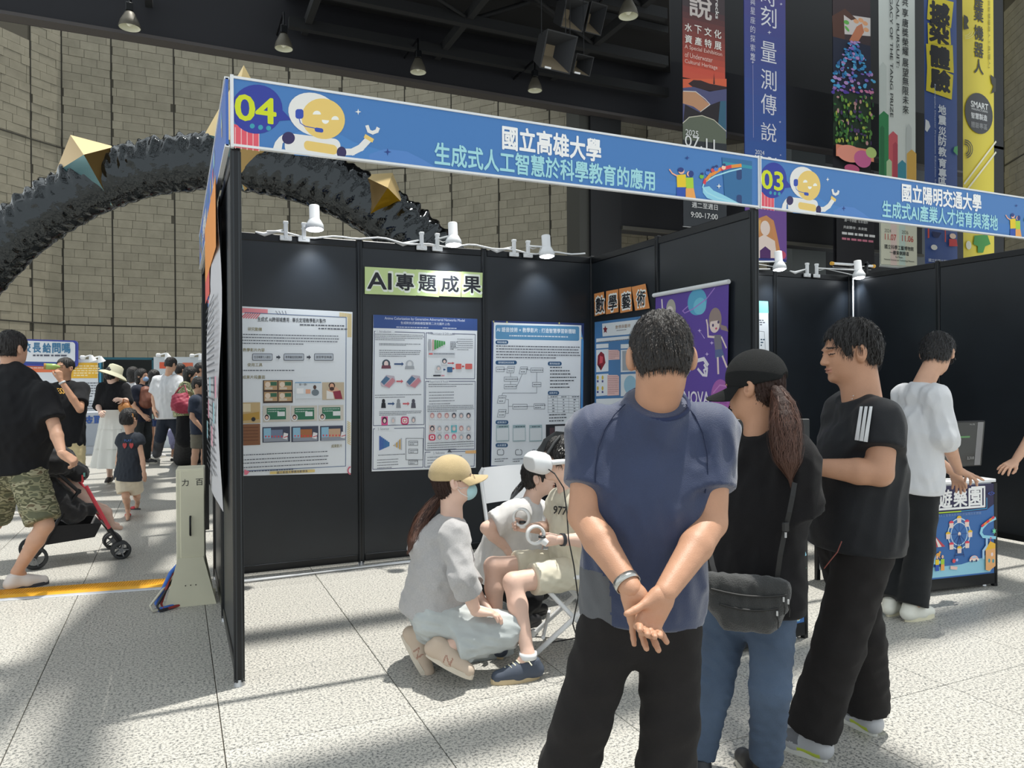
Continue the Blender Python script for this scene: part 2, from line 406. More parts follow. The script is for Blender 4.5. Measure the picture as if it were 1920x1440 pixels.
# dark atrium behind the banners
c = MB(); c.box((23.4, 19.6, 7), (15.6, .3, 14), mat((24, 25, 28), .7)); x0_ = xq(13.4)-.4; x1_ = P(1888, 300, 'y', 13.9)[0]; c.box(((x0_+x1_)/2+2, 14.6, 15.2), (x1_-x0_+4, .3, 10.2), mat((24, 25, 28), .7)); c.box((x1_+.5, 14.6, 5), (5, .3, 10.4), mat((24, 25, 28), .7)); tag(c.build('wall_side'), kind='structure')
for n_, (u0, u1, d, col) in enumerate(((1474, 1537, 17.5, (104, 110, 112)), (1887, 1892, 20, (84, 86, 86)), (1690, 1730, 18.5, (74, 77, 80)))):
    p0, p1 = P(u0, 400, 'y', 15), P(u1, 400, 'y', 15)
    c = MB(); m_ = (p0+p1)/2; c.box((m_[0], m_[1], 6), (p1[0]-p0[0], .5, 12), mat(col, .7)); tag(c.build('trim_%d' % (5+n_)), kind='structure')
for n_, (v0, v1) in enumerate(((205, 232), (270, 300))):
    p0, p1 = P(1530, v0, 'y', 16), P(1530, v1, 'y', 16)
    c = MB(); c.box((p0[0]+3.2, p0[1]+.3, (p0[2]+p1[2])/2), (7, .3, p0[2]-p1[2]), mat((84, 87, 90), .7)); tag(c.build('trim_%d' % (8+n_)), kind='structure')
# skylight bars high over the booths (they cast the soft stripes on the floor)
c = MB(); r = random.Random(3)
y = -9
while y < 9:
    w = r.uniform(.16, .40)
    if -2.2 < y < -.35 or .0 < y < .45: y += .3; continue
    c.box((4, y, 13+r.uniform(-.5, .5)), (40, w, .25), M_TRUSS, R=rotz(r.uniform(-.06, .1))); y += w+r.uniform(.55, 1.3)
for x in (-5.6, -3.4, 1.9, 4.6, 7.3, 10): c.box((x, 0, 12.2), (.22, 19, .25), M_TRUSS)
for k in range(9): c.tube([(-6+3*k, -8, 12.6), (-3+3*k, 8, 12.6)], .14, M_TRUSS, 6)
tag(c.build('skylight_frame', loc=(0, 0, 12)), kind='structure')

# ------------------------------------------------ booths
PW = 1.03; H0, F0, F1 = 2.49, 2.49, 2.80
def partition(nm, label, A, ex, n, nn, both=True, posts=None):
    ex = np.array(ex, float); nn = np.array(nn, float); A = np.array(A, float)
    t = thing(nm, label, 'partition wall', A)
    for k in range(n):
        c0 = A+ex*PW*(k+.5)
        p = MB(); p.box(c0+V(0, 0, 1.27), (PW-.05, .018, 2.38), M_PANEL, R=basis(ex, nn, V(0, 0, 1))); p.build('panel', t)
        for z in (.055, H0-.03):
            q = MB(); q.box(c0+V(0, 0, z), (PW-.05, .034, .055), M_POST, R=basis(ex, nn, V(0, 0, 1)), bev=.004); q.build('rail', t)
    for k in (posts or range(n+1)):
        c0 = A+ex*PW*k; q = MB()
        q.box(c0+V(0, 0, H0/2+.02), (.042, .042, H0-.02), M_POST, R=basis(ex, nn, V(0, 0, 1)), bev=.005)
        for s_ in (-1, 1):
            for o_ in (-.012, .012): q.box(c0+nn*s_*.0215+ex*o_+V(0, 0, H0/2), (.007, .004, H0-.04), M_POSTL, R=basis(ex, nn, V(0, 0, 1)))
            for o_ in (-.012, .012): q.box(c0+ex*s_*.0215+nn*o_+V(0, 0, H0/2), (.004, .007, H0-.04), M_POSTL, R=basis(ex, nn, V(0, 0, 1)))
        q.tube([c0+V(0, 0, 0), c0+V(0, 0, .03)], [.026, .02], M_STEEL, 12); q.build('post', t)
    return t
partition('partition_wall', 'black partition side wall at the left end of booth 04, seen nearly edge-on', (0, 0, 0), (0, 1, 0), 2, (-1, 0, 0))
partition('partition_wall', 'black back wall of booth 04 holding the three pale posters', (0, 2.02, 0), (1, 0, 0), 3, (0, -1, 0), posts=[1, 2, 3])
partition('partition_wall', 'black wall between booths 04 and 03 with the purple banner on it', (3.09, 0, 0), (0, 1, 0), 2, (-1, 0, 0), posts=[0, 1])
partition('partition_wall', 'black back wall of booth 03 behind the tall grey-topped spot lamps', (3.13, 2.02, 0), (1, 0, 0), 3, (0, -1, 0), posts=[1, 2, 3])
partition('partition_wall', 'black right side wall of booth 03 beyond the computer monitor', (6.22, -.02, 0), (0, 1, 0), 2, (-1, 0, 0), posts=[0, 1])
# open frame of the booth behind, left
t = thing('booth_frame', 'thin black open post-and-rail frame behind the left end wall of booth 04', 'frame', (0, 4.0, 0))
for y in (4.04,):
    q = MB(); q.box((0, y, 1.25), (.05, .05, 2.5), M_POST, bev=.004); q.build('post', t)
q = MB(); q.box((0, 3.03, 2.46), (.04, 1.95, .05), M_POST, bev=.004); q.build('rail', t)
q = MB(); q.box((.5, 4.04, 2.44), (1.0, .04, .05), M_POST, bev=.004); q.build('rail', t)
q = MB(); q.box((.5, 4.04, 1.95), (1.0, .04, .04), M_POST, bev=.004); q.build('rail', t)
# black side wall of the next row with its number board "12"
t = thing('partition_wall', 'far black partition end with the number 12 board above it, past the cream box', 'partition wall', P(384, 900, 'z', 0))
p0 = D(383, 720, 10.2); p1 = D(420, 720, 10.2)
q = MB(); q.box(((p0[0]+p1[0])/2+.12, p0[1]+.1, 1.25), (.45, .06, 2.5), M_PANEL); q.build('panel', t)
q = MB(); q.box((p0[0], p0[1]+.02, 1.25), (.06, .1, 2.5), M_POST, bev=.004); q.build('post', t)
t = thing('fascia_board', 'far small blue fascia board with yellow number 12', 'sign', D(382, 552, 10.2))
a0 = D(381, 552, 10.2); q = MB(); q.box((a0[0]+.28, a0[1], a0[2]), (.56, .04, .34), (58, 116, 186)); q.build('board', t)
cv = Canvas('y', a0[1]-.021, .003); cv.ell(403, 546, 20, 16, (44, 62, 170)); cv.rect(381.5, 562, 402, 569, (236, 96, 116)); cv.text(400, 547, '12', 15, (226, 228, 40), .03, wpx=20); cv.done(t)

# ---- fascia boards
def robot(cv, S):   # S maps local sticker coordinates (pixels of fascia 04) to bearings
    def p(u, v): return S(u, v)
    def poly(l, c): cv.polyl([p(*q) for q in l], c)
    def ell(u, v, ru, rv, c, rot=0, a0=0, a1=360, n=30):
        l = []
        for i in range(n if a1-a0 >= 360 else n+1):
            t = math.radians(a0+(a1-a0)*i/n); x = ru*math.cos(t); y = rv*math.sin(t)
            l.append(p(u+x*math.cos(rot)-y*math.sin(rot), v+x*math.sin(rot)+y*math.cos(rot)))
        cv.polyl(l, c)
    def line(l, w, c): cv.linel([p(*q) for q in l], w*.0029, c)
    return poly, ell, line
def rr(u0, v0, u1, v1, r, k=6, sh=0):
    l = []
    for (cu, cvv, a0) in ((u1-r, v0+r, -90), (u1-r, v1-r, 0), (u0+r, v1-r, 90), (u0+r, v0+r, 180)):
        for i in range(k+1):
            t = math.radians(a0+90*i/k); u = cu+r*math.cos(t); l.append((u, cvv+r*math.sin(t)+sh*(u-u0)))
    return l
CB, CI, CY, CW = (66, 124, 190), (48, 62, 160), (240, 206, 118), (238, 236, 232)
def star(u, v, r, k=.3):
    return [(u+r*(1 if i % 2 == 0 else k)*math.sin(i*math.pi/4), v-r*(1 if i % 2 == 0 else k)*math.cos(i*math.pi/4)) for i in range(8)]
def fascia(x0, x1, num, l1, l2, label, uv=None):
    t = thing('fascia_board', label, 'sign', (x0, -.04, F0)); w = x1-x0
    q = MB(); q.box(((x0+x1)/2, -.036, (F0+F1)/2), (w, .012, F1-F0), mat((66, 124, 190), .45), bev=.002); q.build('board', t)
    for z in (F0, F1):
        q = MB(); q.box(((x0+x1)/2, -.036, z), (w, .026, .011), M_WHITE); q.build('trim_strip', t)
    for x in ((x0, x1) if x1 < 4 else (x0,)):
        q = MB(); q.box((x+.004, -.036, (F0+F1)/2), (.014, .028, F1-F0+.02), M_WHITE); q.build('trim_strip', t)
    cv = Canvas('y', -.0425, .0005)
    # sticker pixels are read on booth 04's board, then shifted along for each board
    C4 = Canvas('y', -.0425)
    def S(u, v): q_ = C4.L(u, v); return (q_[0]+x0-.0, q_[1])
    poly, ell, line = robot(cv, S)
    poly([(441, 232), (494, 246), (494, 284), (441, 276)], (232, 92, 108))
    for k in range(5): line([(450+k*11, 240+k*1.6), (450+k*11, 279+k*1.4)], 1.2, (250, 200, 200))
    poly([(560, 250), (610, 238), (640, 250), (672, 268), (720, 282), (740, 305), (560, 292)], (74, 134, 200))
    poly([(700, 290), (730, 280), (770, 285), (800, 300), (820, 312), (830, 319), (700, 305)], (86, 136, 204))
    poly([(1110, 335), (1180, 325), (1260, 340), (1330, 352), (1330, 372), (1110, 345)], (72, 128, 196))
    ell(490, 206, 48, 46, CI, a0=0); poly([(536, 206), (555, 226), (530, 228)], CI)
    for k, (u, v) in enumerate(((481.5, 237.5), (497, 240), (512, 241.5))): ell(u, v, 4.6, 4.6, (58, 160, 180))
    cv.textl(*S(488, 206), num, .116, (214, 224, 34), .03, Wd=.176)
    # robot
    for l in ([(536, 284), (520, 280), (524, 268), (532, 258), (541, 252), (546, 262), (538, 270)],): poly(l, CW)
    line([(649, 286), (668, 286), (684, 278), (697, 264)], 11, CW)
    line([(693, 257), (705, 264)], 7, CY)
    line([(696, 238), (699, 247), (706, 250), (714, 247), (716, 242)], 6, CW)
    poly(rr(542, 250, 646, 288, 12, sh=.12)[:], CW); poly(rr(578, 264, 640, 282, 8, sh=.16), CY)
    ell(549, 260, 12, 11.5, (52, 44, 92)); ell(648, 287, 9, 11, (52, 44, 92), a0=0)
    ell(597, 216, 50, 39, CW, .42); ell(614, 224, 41, 37.5, CY, .42); poly([(585, 205), (580, 238), (600, 252), (600, 210)], CY)
    ell(602, 216, 7.6, 7, (248, 248, 240), a0=180); ell(636, 226, 7, 7, (248, 248, 240), a0=180); ell(618, 227, 6.6, 6.4, (250, 250, 245), a0=0, a1=190)
    poly(rr(562, 206, 577, 224, 5), (52, 80, 180)); line([(569, 224), (571, 232), (580, 238), (600, 242)], 1.3, (52, 80, 180)); poly(rr(598, 240, 614, 248, 3.6, sh=.15), (52, 80, 180))
    poly(star(679, 211, 6), (245, 245, 240)); poly(star(734, 286, 7), (40, 66, 140))
    # writing
    (u, v, s1, w1), (a, b, s2, w2) = uv
    k = cv.L(u, v); 
    p0, p1 = Canvas('y', -.0425).L(u-w1/2, v-w1/2*.14), Canvas('y', -.0425).L(u+w1/2, v+w1/2*.14); cv.textl((p0[0]+p1[0])/2, (p0[1]+p1[1])/2, l1, s1, (250, 250, 250), .03, Wd=p1[0]-p0[0])
    p0, p1 = Canvas('y', -.0425).L(a-w2/2, b-w2/2*.14), Canvas('y', -.0425).L(a+w2/2, b+w2/2*.14); cv.textl((p0[0]+p1[0])/2, (p0[1]+p1[1])/2, l2, s2, (168, 224, 232), .024, Wd=p1[0]-p0[0])
    # right end: two figures, coaster, tower
    poly([(1358, 296), (1414, 303), (1414, 386), (1364, 380)], (50, 110, 160)); poly([(1360, 304), (1414, 312), (1414, 318), (1360, 310)], (50, 150, 170))
    for (u, v) in ((1385, 318), (1385, 366)): poly(rr(u, v, u+10, v+20, 4), (38, 66, 118))
    pl = [(1324, 350), (1328, 344), (1338, 334), (1356, 324), (1376, 319), (1394, 317)]
    line([(1394, 317), (1372, 322), (1345, 331), (1325, 343), (1322, 352), (1330, 362), (1350, 372), (1380, 380), (1394, 384)], 3, (170, 226, 240))
    poly([(1322, 352), (1334, 350), (1342, 358), (1360, 366), (1394, 384), (1352, 380), (1330, 372), (1322, 362)], (150, 214, 236))
    for k, c in enumerate(((226, 60, 76), (238, 150, 60), (238, 150, 60), (226, 60, 76), (238, 150, 60))):
        a_, b_ = pl[k], pl[k+1]; line([(a_[0]+1, a_[1]-6), (b_[0]-1, b_[1]-6)], 7, c)
    for (u, v, c) in ((1320, 332, (120, 190, 70)), (1331, 325, (80, 130, 210)), (1341, 320, (220, 80, 80)), (1347, 318, (80, 130, 210)), (1361, 315, (250, 210, 180))): ell(u, v, 4, 4, c); ell(u+1, v-5, 2.6, 2.6, (50, 60, 120))
    ell(1282, 322, 5.5, 5.5, (250, 190, 160)); ell(1281, 319.5, 5.5, 4.5, (40, 60, 130)); poly([(1273, 329), (1290, 328), (1292, 352), (1274, 352)], (240, 206, 40)); line([(1274, 331), (1265, 326), (1260, 319)], 3, (250, 180, 150)); poly([(1273, 352), (1290, 352), (1289, 374), (1273, 372)], (44, 84, 178))
    ell(1297, 327, 5, 5, (250, 190, 160)); ell(1300, 327, 5, 6, (40, 60, 130)); poly([(1290, 334), (1304, 334), (1305, 354), (1291, 354)], (176, 214, 60)); poly([(1290, 354), (1305, 354), (1309, 374), (1290, 374)], (244, 170, 90))
    poly(star(1352, 350, 5), (245, 245, 235)); poly(star(1293, 297, 4.5), (40, 66, 140))
    cv.done(t); return t
fascia(-.02, 3.085, '04', '國立高雄大學', '生成式人工智慧於科學教育的應用', 'blue fascia board of booth 04 with a white robot and large yellow 04', ((1034, 270, .125, 184), (1021, 313, .115, 412)))
fascia(3.095, 6.2, '03', '國立陽明交通大學', '生成式AI產業人才培育與落地', 'blue fascia board of booth 03 with a white robot and yellow 03, at the right', ((1765, 371, .125, 148), (1762, 405, .115, 216)))
# side fascia along the aisle
t = thing('fascia_board', 'side fascia board of booth 04 facing the left aisle, colourful print seen edge-on', 'sign', (-.04, 0, F0))
q = MB(); q.box((-.036, 2.0, (F0+F1)/2), (.012, 4.05, F1-F0), mat((70, 110, 190), .45)); q.build('board', t)
for z in (F0, F1): q = MB(); q.box((-.036, 2, z), (.022, 4.05, .011), M_WHITE); q.build('trim_strip', t)
cv = Canvas.free((-.043, 4, F0), (0, -1, 0), (-1, 0, 0)); r = random.Random(5)
for k in range(34):
    x, y, w = r.uniform(.1, 3.8), r.uniform(.02, .2), r.uniform(.05, .3); c = r.choice([(232, 92, 108), (240, 170, 70), (170, 226, 240), (120, 190, 90), (52, 62, 150), (238, 236, 232), (240, 206, 60)])
    cv.polyl([(x, y), (x+w*.3, y), (x+w*.3, y+.09), (x, y+.07)], c)
cv.textl(1.3, .16, '智慧遊樂園', .14, (240, 240, 240), .02); cv.done(t)
# tall print hung on the outside of the left wall
t = thing('hanging_poster', 'long orange-topped printed sheet hung on the aisle side of the left wall', 'poster', (-.05, 1.1, .7))
q = MB()
zz = np.linspace(.72, 2.5, 16); ys = (1.32, 2.0)
vs = []; fs = []
for i, z in enumerate(zz):
    for j, y in enumerate(np.linspace(.55, 2.1, 6)): vs.append((-.045-.012*math.sin(z*5+y*3), y, z))
for i in range(15):
    for j in range(5): fs.append((i*6+j, i*6+j+1, i*6+j+7, i*6+j+6))
q.add(vs, fs, mat((206, 206, 212), .5), True); q.build('sheet', t)
cv = Canvas.free((-.0605, 2.1, .72), (0, -1, 0), (-1, 0, 0))
cv.rectl(0, 1.4, 1.55, 1.78, (236, 150, 60)); cv.rectl(0, 1.25, .7, 1.4, (226, 90, 80)); cv.dashl(.1, 1.2, 1.4, .1, 26, (70, 74, 84), w=.012)
for k in range(6): cv.rectl(.1+.24*k, .3+.15*(k % 3), .26+.24*k, .42+.15*(k % 3), ((150, 200, 210), (220, 150, 170))[k % 2])
cv.done(t)

# ------------------------------------------------ posters on the back wall (y = 2.0 face)
YB = 2.0
def sheet(nm, label, cat, px, cvs, col=M_PAPER, th=.004, group=None):
    c4 = [cvs.L(*q_) for q_ in px]; m_ = MB(); vs = [cvs.W(a, b, -th) for a, b in c4]
    m_.prism(vs, cvs.N*th, col); o = m_.build(nm, loc=vs[-1]); return tag(o, label, cat, group)
cv = Canvas('y', YB-.006); INK = (40, 44, 54)
o = sheet('poster', 'white poster with pink corner and rows of small pictures, left panel of booth 04', 'poster', [(430, 573), (661, 585), (658, 887), (430, 893)], cv)
cv.poly([(432, 576), (502, 580), (502, 588), (432, 586)], (242, 150, 158)); 
for k in range(7): cv.line([(461+k*4.4, 588), (452+k*4.6, 596+k*.2)], 2.2, (226, 120, 130))
for k in range(14): cv.line([(637+k*1.65, 586+k*.2), (637+k*1.65, 594 if k < 9 else 632)], 1, (226, 196, 110))
for k in range(4): cv.line([(517+k*6, 583), (522+k*5, 590)], .8, (90, 90, 110))
cv.line([(459, 586), (649, 595), (648, 874), (459, 883)], 1.2, (86, 110, 150))
cv.text(548, 600, '生成式 AI跨領域應用 : 畢氏定理教學影片製作', 8.6, INK, .01, wpx=128)
cv.dashes(562, 607, 646, 613, 1, INK, 1); cv.dashes(597, 613, 646, 620, 1, INK, 1)
for v, s, w in ((617, '研究動機', 34), (656, '教學影片內容', 52), (684, '使用工具', 36), (707, '成果片段畫面', 54)): cv.text(478 if w < 40 else 476, v, s, 6.5, (150, 140, 100), .01, wpx=w*.78)
cv.dashes(446, 624, 641, 649, 4, INK, .96, 1.6); cv.dashes(446, 691, 548, 698, 1, INK, 1, 1.8)
for (u0, u1, s) in ((473, 511, '生活場景引入觀念'), (532, 570, '教學畫面搭配講解'), (589, 625, '激發學習興趣')):
    cv.poly(rr(u0, 663, u1, 676, 2, 3), (60, 66, 80)); cv.poly(rr(u0+.8, 663.9, u1-.8, 675.1, 1.6, 3), (196, 202, 210)); cv.text((u0+u1)/2, 669.6, s, 4.6, INK, .005, wpx=(u1-u0)*.82)
for u in (518, 575): cv.poly([(u, 668), (u+4, 668), (u+4, 665.5), (u+8, 670), (u+4, 674), (u+4, 671.5), (u, 671.5)], (70, 74, 84))
pics = [(493, 713, 549, 755, (70, 52, 44)), (553, 717, 602, 747, (226, 232, 236)), (604, 717, 645, 749, (206, 188, 160)), (440, 755, 488, 793, (206, 178, 130)), (440, 796, 488, 834, (140, 92, 62)),
        (493, 761, 544, 790, (214, 208, 196)), (546, 761, 595, 789, (214, 208, 196)), (597, 760, 644, 788, (214, 208, 196)), (492, 801, 544, 828, (66, 72, 92)), (546, 800, 597, 827, (66, 72, 92)), (600, 799, 643, 825, (66, 72, 92))]
for (a, b, c, d, col) in pics: cv.rect(a, b, c, d, col)
for (a, b) in ((495, 714), (522, 714), (495, 735), (522, 735)): cv.rect(a, b, a+25, b+17, (196, 160, 120)); cv.rect(a+12, b+2, a+24, b+9, (60, 110, 84)); cv.ell(a+7, b+7, 5, 5, (236, 216, 196)); cv.rect(a+2, b+12, a+16, b+16, (220, 204, 184))
cv.rect(556, 728, 569, 738, (250, 250, 250)); cv.rect(573, 730, 582, 738, (238, 180, 150)); cv.ell(590, 726, 3, 4, (90, 64, 54)); cv.ell(591, 736, 7, 6, (120, 132, 140)); cv.text(568, 721, '想一想?', 4, INK); cv.rect(553, 716.6, 602, 718, (120, 170, 210))
cv.ell(625, 735, 11, 10, (226, 180, 150)); cv.ell(622, 723, 6, 6, (70, 48, 44)); cv.ell(622, 724, 4, 5, (226, 172, 140)); cv.ell(622, 729, 4.4, 3.6, (70, 48, 44)); cv.poly([(624, 734), (638, 732), (642, 748), (628, 748)], (150, 50, 70)); cv.poly([(612, 732), (624, 736), (626, 748), (612, 748)], (240, 236, 230))
cv.poly([(441, 779), (486, 772), (486, 786), (441, 790)], (190, 150, 70)); cv.ell(475, 786, 4, 4, (40, 40, 44)); cv.ell(448, 788, 4, 4, (40, 40, 44)); cv.rect(452, 757, 470, 772, (230, 214, 180))
for k in range(5): cv.line([(444, 802+k*6), (484, 801+k*6)], 1, (104, 62, 40))
for (a, b, c) in ((500, 765, 536), (552, 765, 589), (604, 764, 638)): cv.rect(a, b, c, b+21, (52, 120, 90)); cv.dashes(a+2, b+1, c-2, b+8, 2, (220, 230, 224), 1, 1.2); cv.rect(a+20, b+7, a+34, b+15, (232, 236, 234)); cv.ell(a, b+18, 6, 6.5, (240, 240, 240)); cv.ell(a, b+17, 4, 5, (60, 44, 40)); cv.ell(a, b+18, 2.6, 3, (240, 200, 180))
for k, (a, b) in enumerate(((494, 803), (549, 802), (602, 801))):
    cv.rect(a, b, a+14, b+22, (150, 196, 220)); cv.rect(a+14, b+3, a+36, b+22, (120, 134, 160) if k == 0 else ((176, 112, 70) if k == 1 else (206, 170, 140))); cv.rect(a, b+19, a+46, b+24, (150, 156, 168)); 
    for j in range(6): cv.poly([(a+2+j*6, b+14), (a+6+j*6, b+14), (a+4+j*6, b+18)], (226, 70, 80))
    cv.poly([(a+38, b+8), (a+46, b+10), (a+44, b+21), (a+36, b+19)], (240, 236, 236)); cv.line([(a+38, b+17), (a+45, b+15)], 1.4, (200, 40, 60))
cv.text(631, 836, '成果影片', 6, (150, 140, 100), .01, wpx=20); cv.dashes(446, 849, 615, 859, 2, INK, .98, 1.6, 1); cv.dashes(446, 865, 616, 880, 3, INK, .98, 1.6)
cv.poly([(506, 884), (590, 880), (590, 885), (506, 889)], (232, 206, 130)); cv.text(548, 884.5, '國立高雄大學應用數學系', 5, (60, 60, 90), .01, wpx=58)
cv.ell(657, 882, 6, 8, (214, 110, 130), a0=90, a1=270); cv.ell(657, 882, 3.6, 5, (236, 240, 244), a0=90, a1=270)
for k in range(12): cv.line([(651, 790+k*3.6), (657, 794+k*3.6)], 1.2, (226, 200, 120))
cv.poly([(458, 880), (468, 884), (463, 890), (458, 890)], (240, 130, 150))
cv.done(o)
cv = Canvas('y', YB-.006)
o = sheet('poster', 'white poster with a dark blue header under the green AI sign', 'poster', [(700, 590), (895, 598), (892, 877), (697, 884)], cv)
cv.poly([(700, 590), (895, 598), (895, 620), (700, 615)], (56, 84, 146)); cv.text(798, 599.5, 'Anime Colorization by Generative Adversarial Networks Model', 6.4, (216, 222, 236), .004, wpx=150); cv.text(798, 606.5, '生成對抗式網路模型實現二次元圖片上色', 5, (216, 222, 236), .006, wpx=92); cv.dashes(743, 611, 804, 617, 1, (200, 208, 226), 1, 1.8); cv.dashes(830, 613, 852, 618, 1, (200, 208, 226), 1, 1.8)
NV = (70, 78, 116)
for box in ([(702, 621), (796, 624), (795, 796), (700, 798)], [(799, 624), (891, 627), (890, 710), (798, 710)], [(798, 715), (891, 715), (890, 842), (797, 844)], [(700, 804), (795, 802), (793, 876), (699, 880)], [(797, 848), (890, 846), (889, 874), (796, 876)]): cv.line(box+[box[0]], 1.1, NV)
for (u, v, s) in ((720, 621.5, '1. Introduction'), (828, 625.5, '3. Discriminator & GAN model'), (821, 716, '4. Experiment & Result'), (719, 804, '2. Generator'), (823, 849, '5. Reference')): cv.rect(u-16, v-2.5, u+20, v+2.5, (236, 240, 244)); cv.text(u, v, s, 4.4, (96, 100, 124), 0, wpx=len(s)*1.75)
cv.dashes(703, 625, 794, 640, 4, INK, .98, 1.1); cv.dashes(711, 643, 792, 649, 2, INK, .95, 1.1); cv.dashes(711, 655, 790, 670, 4, INK, .95, 1.2)
for (u, v) in ((724, 683), (768, 684)): cv.ell(u, v-1, 7.5, 8, (70, 84, 96) if u < 730 else (190, 194, 200)); cv.ell(u, v-1, 4, 5.4, (236, 214, 208) if u < 730 else (226, 228, 230)); cv.poly([(u-8, v+2), (u+8, v+2), (u+9, v+8), (u-9, v+8)], (120, 70, 84) if u < 730 else (170, 174, 180))
def arrow(u0, u1, v, c, h=2.4): cv.poly([(u0, v-h*.6), (u1-4, v-h*.6), (u1-4, v-h*1.5), (u1, v), (u1-4, v+h*1.5), (u1-4, v+h*.6), (u0, v+h*.6)], c)
arrow(739, 757, 682.5, (54, 84, 130)); arrow(743, 756, 715, (214, 104, 112)); arrow(727, 740, 757, (54, 84, 130)); arrow(755, 768, 757, (214, 104, 112)); arrow(831, 836, 693, (54, 84, 130), 1.5); arrow(839, 852, 681, (200, 70, 76), 1.5); arrow(845, 853, 691, (200, 70, 76), 1.5); arrow(866, 871, 687, (200, 70, 76), 1.5)
for k, u in enumerate((728, 776)): cv.poly([(u-15, 717), (u-4, 703), (u+11, 705), (u+14, 716), (u+2, 728), (u-13, 724)], (196, 186, 196)); cv.poly([(u-14, 716), (u-4, 705), (u+3, 710), (u-8, 722)], (84, 118, 150)); cv.poly([(u-8, 723), (u+8, 708), (u+13, 714), (u+2, 727)], (206, 140, 150))
cv.dashes(703, 739, 792, 746, 2, INK, .98, 1.1); 
for u, c in ((719, (34, 36, 44)), (747, (150, 154, 160)), (775, (84, 84, 96))): cv.ell(u, 752, 3, 4, c); cv.poly([(u-3.5, 755), (u+3.5, 755), (u+4.5, 765), (u-4.5, 765)], c)
cv.dashes(711, 771, 792, 778, 3, INK, .95, 1.1)
def portrait(u, v, h, c1, c2, w=5): cv.rect(u-w, v-h, u+w, v+h, c2); cv.ell(u, v-1, w*.75, h*.8, c1); cv.ell(u, v, w*.42, h*.5, (240, 214, 206))
portrait(721, 789, 8, (60, 40, 60), (228, 90, 150), 6); portrait(737, 789, 7, (196, 198, 204), (222, 225, 229)); cv.poly(rr(751.5, 781, 766, 796, 4, 4), (206, 60, 110)); cv.poly(rr(754, 783.6, 763.6, 793.6, 2.6, 4), (250, 240, 244)); cv.poly(rr(755.4, 785, 762.2, 792.2, 2, 4), (220, 110, 100)); cv.ell(758.8, 788.6, 2, 2.2, (250, 240, 244)); portrait(775, 788, 7, (150, 152, 160), (222, 225, 229))
for k in range(6): cv.poly([(711+k*3.2, 817+k*2.2), (714+k*3.2, 818+k*2.2), (714+k*3.2, 843-k*1.4), (711+k*3.2, 845-k*1.4)], (70-k*2, 104+k*4, 176)); cv.poly([(737+k*2.8, 835-k*2.6), (739.4+k*2.8, 834-k*2.6), (739.4+k*2.8, 836+k*1.5), (737+k*2.8, 836+k*1.5)], ((214, 170, 80), (190, 192, 200))[k % 2])
cv.line([(761, 822), (793, 822), (793, 862), (761, 862), (761, 822)], .8, (90, 94, 104))
for v in (827, 842, 863): cv.line([(766, v), (783, v), (783, v+8), (766, v+8), (766, v)], .7, (60, 64, 74)); cv.dashes(768, v+1.5, 782, v+7, 2, INK, 1, 1)
cv.dashes(709, 851, 756, 854, 1, INK, 1, 1.2); cv.dashes(707, 860, 750, 878, 4, INK, .9, 1.1)
for k in range(6): cv.poly([(810+k*4.2, 637-k*.3+(k*.8)), (813.4+k*4.2, 636.6+k*.8), (813.4+k*4.2, 657-k*2.2), (810+k*4.2, 657.6-k*2.2)], (74, 160, 84) if k else (214, 176, 170)); 
cv.rect(803, 636, 808, 657, (176, 180, 186)); cv.dashes(844, 640, 855, 656, 6, INK, 1, 1.2); cv.dashes(857, 634, 888, 658, 6, (110, 114, 124), .9, 1); cv.rect(803, 661, 853, 666, (200, 204, 210)); cv.rect(804, 662, 811, 665, (226, 110, 110)); cv.dashes(813, 661.5, 851, 665.5, 1, INK, 1, 1.2)
portrait(833, 678, 6, (70, 84, 96), (226, 228, 232), 6); portrait(822, 691, 6, (180, 184, 190), (222, 225, 229), 6)
cv.poly(rr(838, 688, 848, 698, 1.5, 3), (64, 106, 150)); cv.poly(rr(854, 682, 865, 692, 1.5, 3), (226, 112, 106)); cv.poly(rr(872, 682, 885, 692, 1.5, 3), (226, 112, 106)); cv.rect(812, 703, 826, 705.5, (40, 44, 54)); cv.rect(827, 703, 833, 705.5, (220, 160, 170))
cv.dashes(803, 719, 888, 726, 2, INK, .96, 1.1); cv.dashes(804, 733, 870, 759, 5, (110, 114, 124), .7, 1.2); cv.dashes(801, 760, 889, 771, 4, INK, .98, 1.1); cv.dashes(801, 829, 889, 842, 4, INK, .97, 1.1); cv.dashes(801, 855, 880, 872, 4, (110, 114, 124), .8, 1.1)
r = random.Random(2)
for j, v in enumerate((780, 804, 820)):
    for k in range(6):
        u = 810+k*13.6
        if j == 2 and k == 0: cv.poly(rr(u-6.5, v-6, u+6, v+6, 3.4, 4), (214, 70, 100)); cv.poly(rr(u-4, v-3.6, u+3.5, v+3.6, 2.2, 4), (250, 236, 240)); cv.ell(u-.2, v, 2, 2.2, (220, 100, 100)); continue
        portrait(u, v, 6.5, r.choice([(200, 150, 150), (150, 152, 160), (70, 74, 86), (220, 110, 140), (180, 184, 190)]), (226, 200, 196) if (j == 1 and k == 0) else ((90, 190, 200) if (j, k) == (1, 3) else (222, 225, 229)), 5.4)
cv.poly([(872, 845), (892, 844), (892, 850), (872, 850)], (240, 190, 130)); cv.poly([(838, 848), (842, 842), (847, 848)], (90, 94, 104))
cv.done(o)
cv = Canvas('y', YB-.006)
o = sheet('poster', 'white poster with a light blue title bar behind the folding chair', 'poster', [(922, 601), (1095, 606), (1093, 870), (920, 875)], cv, mat((40, 58, 110), .5))
cv.poly([(926, 604.5), (1090, 610), (1086, 869), (921, 873)], (234, 239, 244)); cv.poly([(1090, 620), (1094, 640), (1092, 800), (1089, 800)], (80, 150, 210))
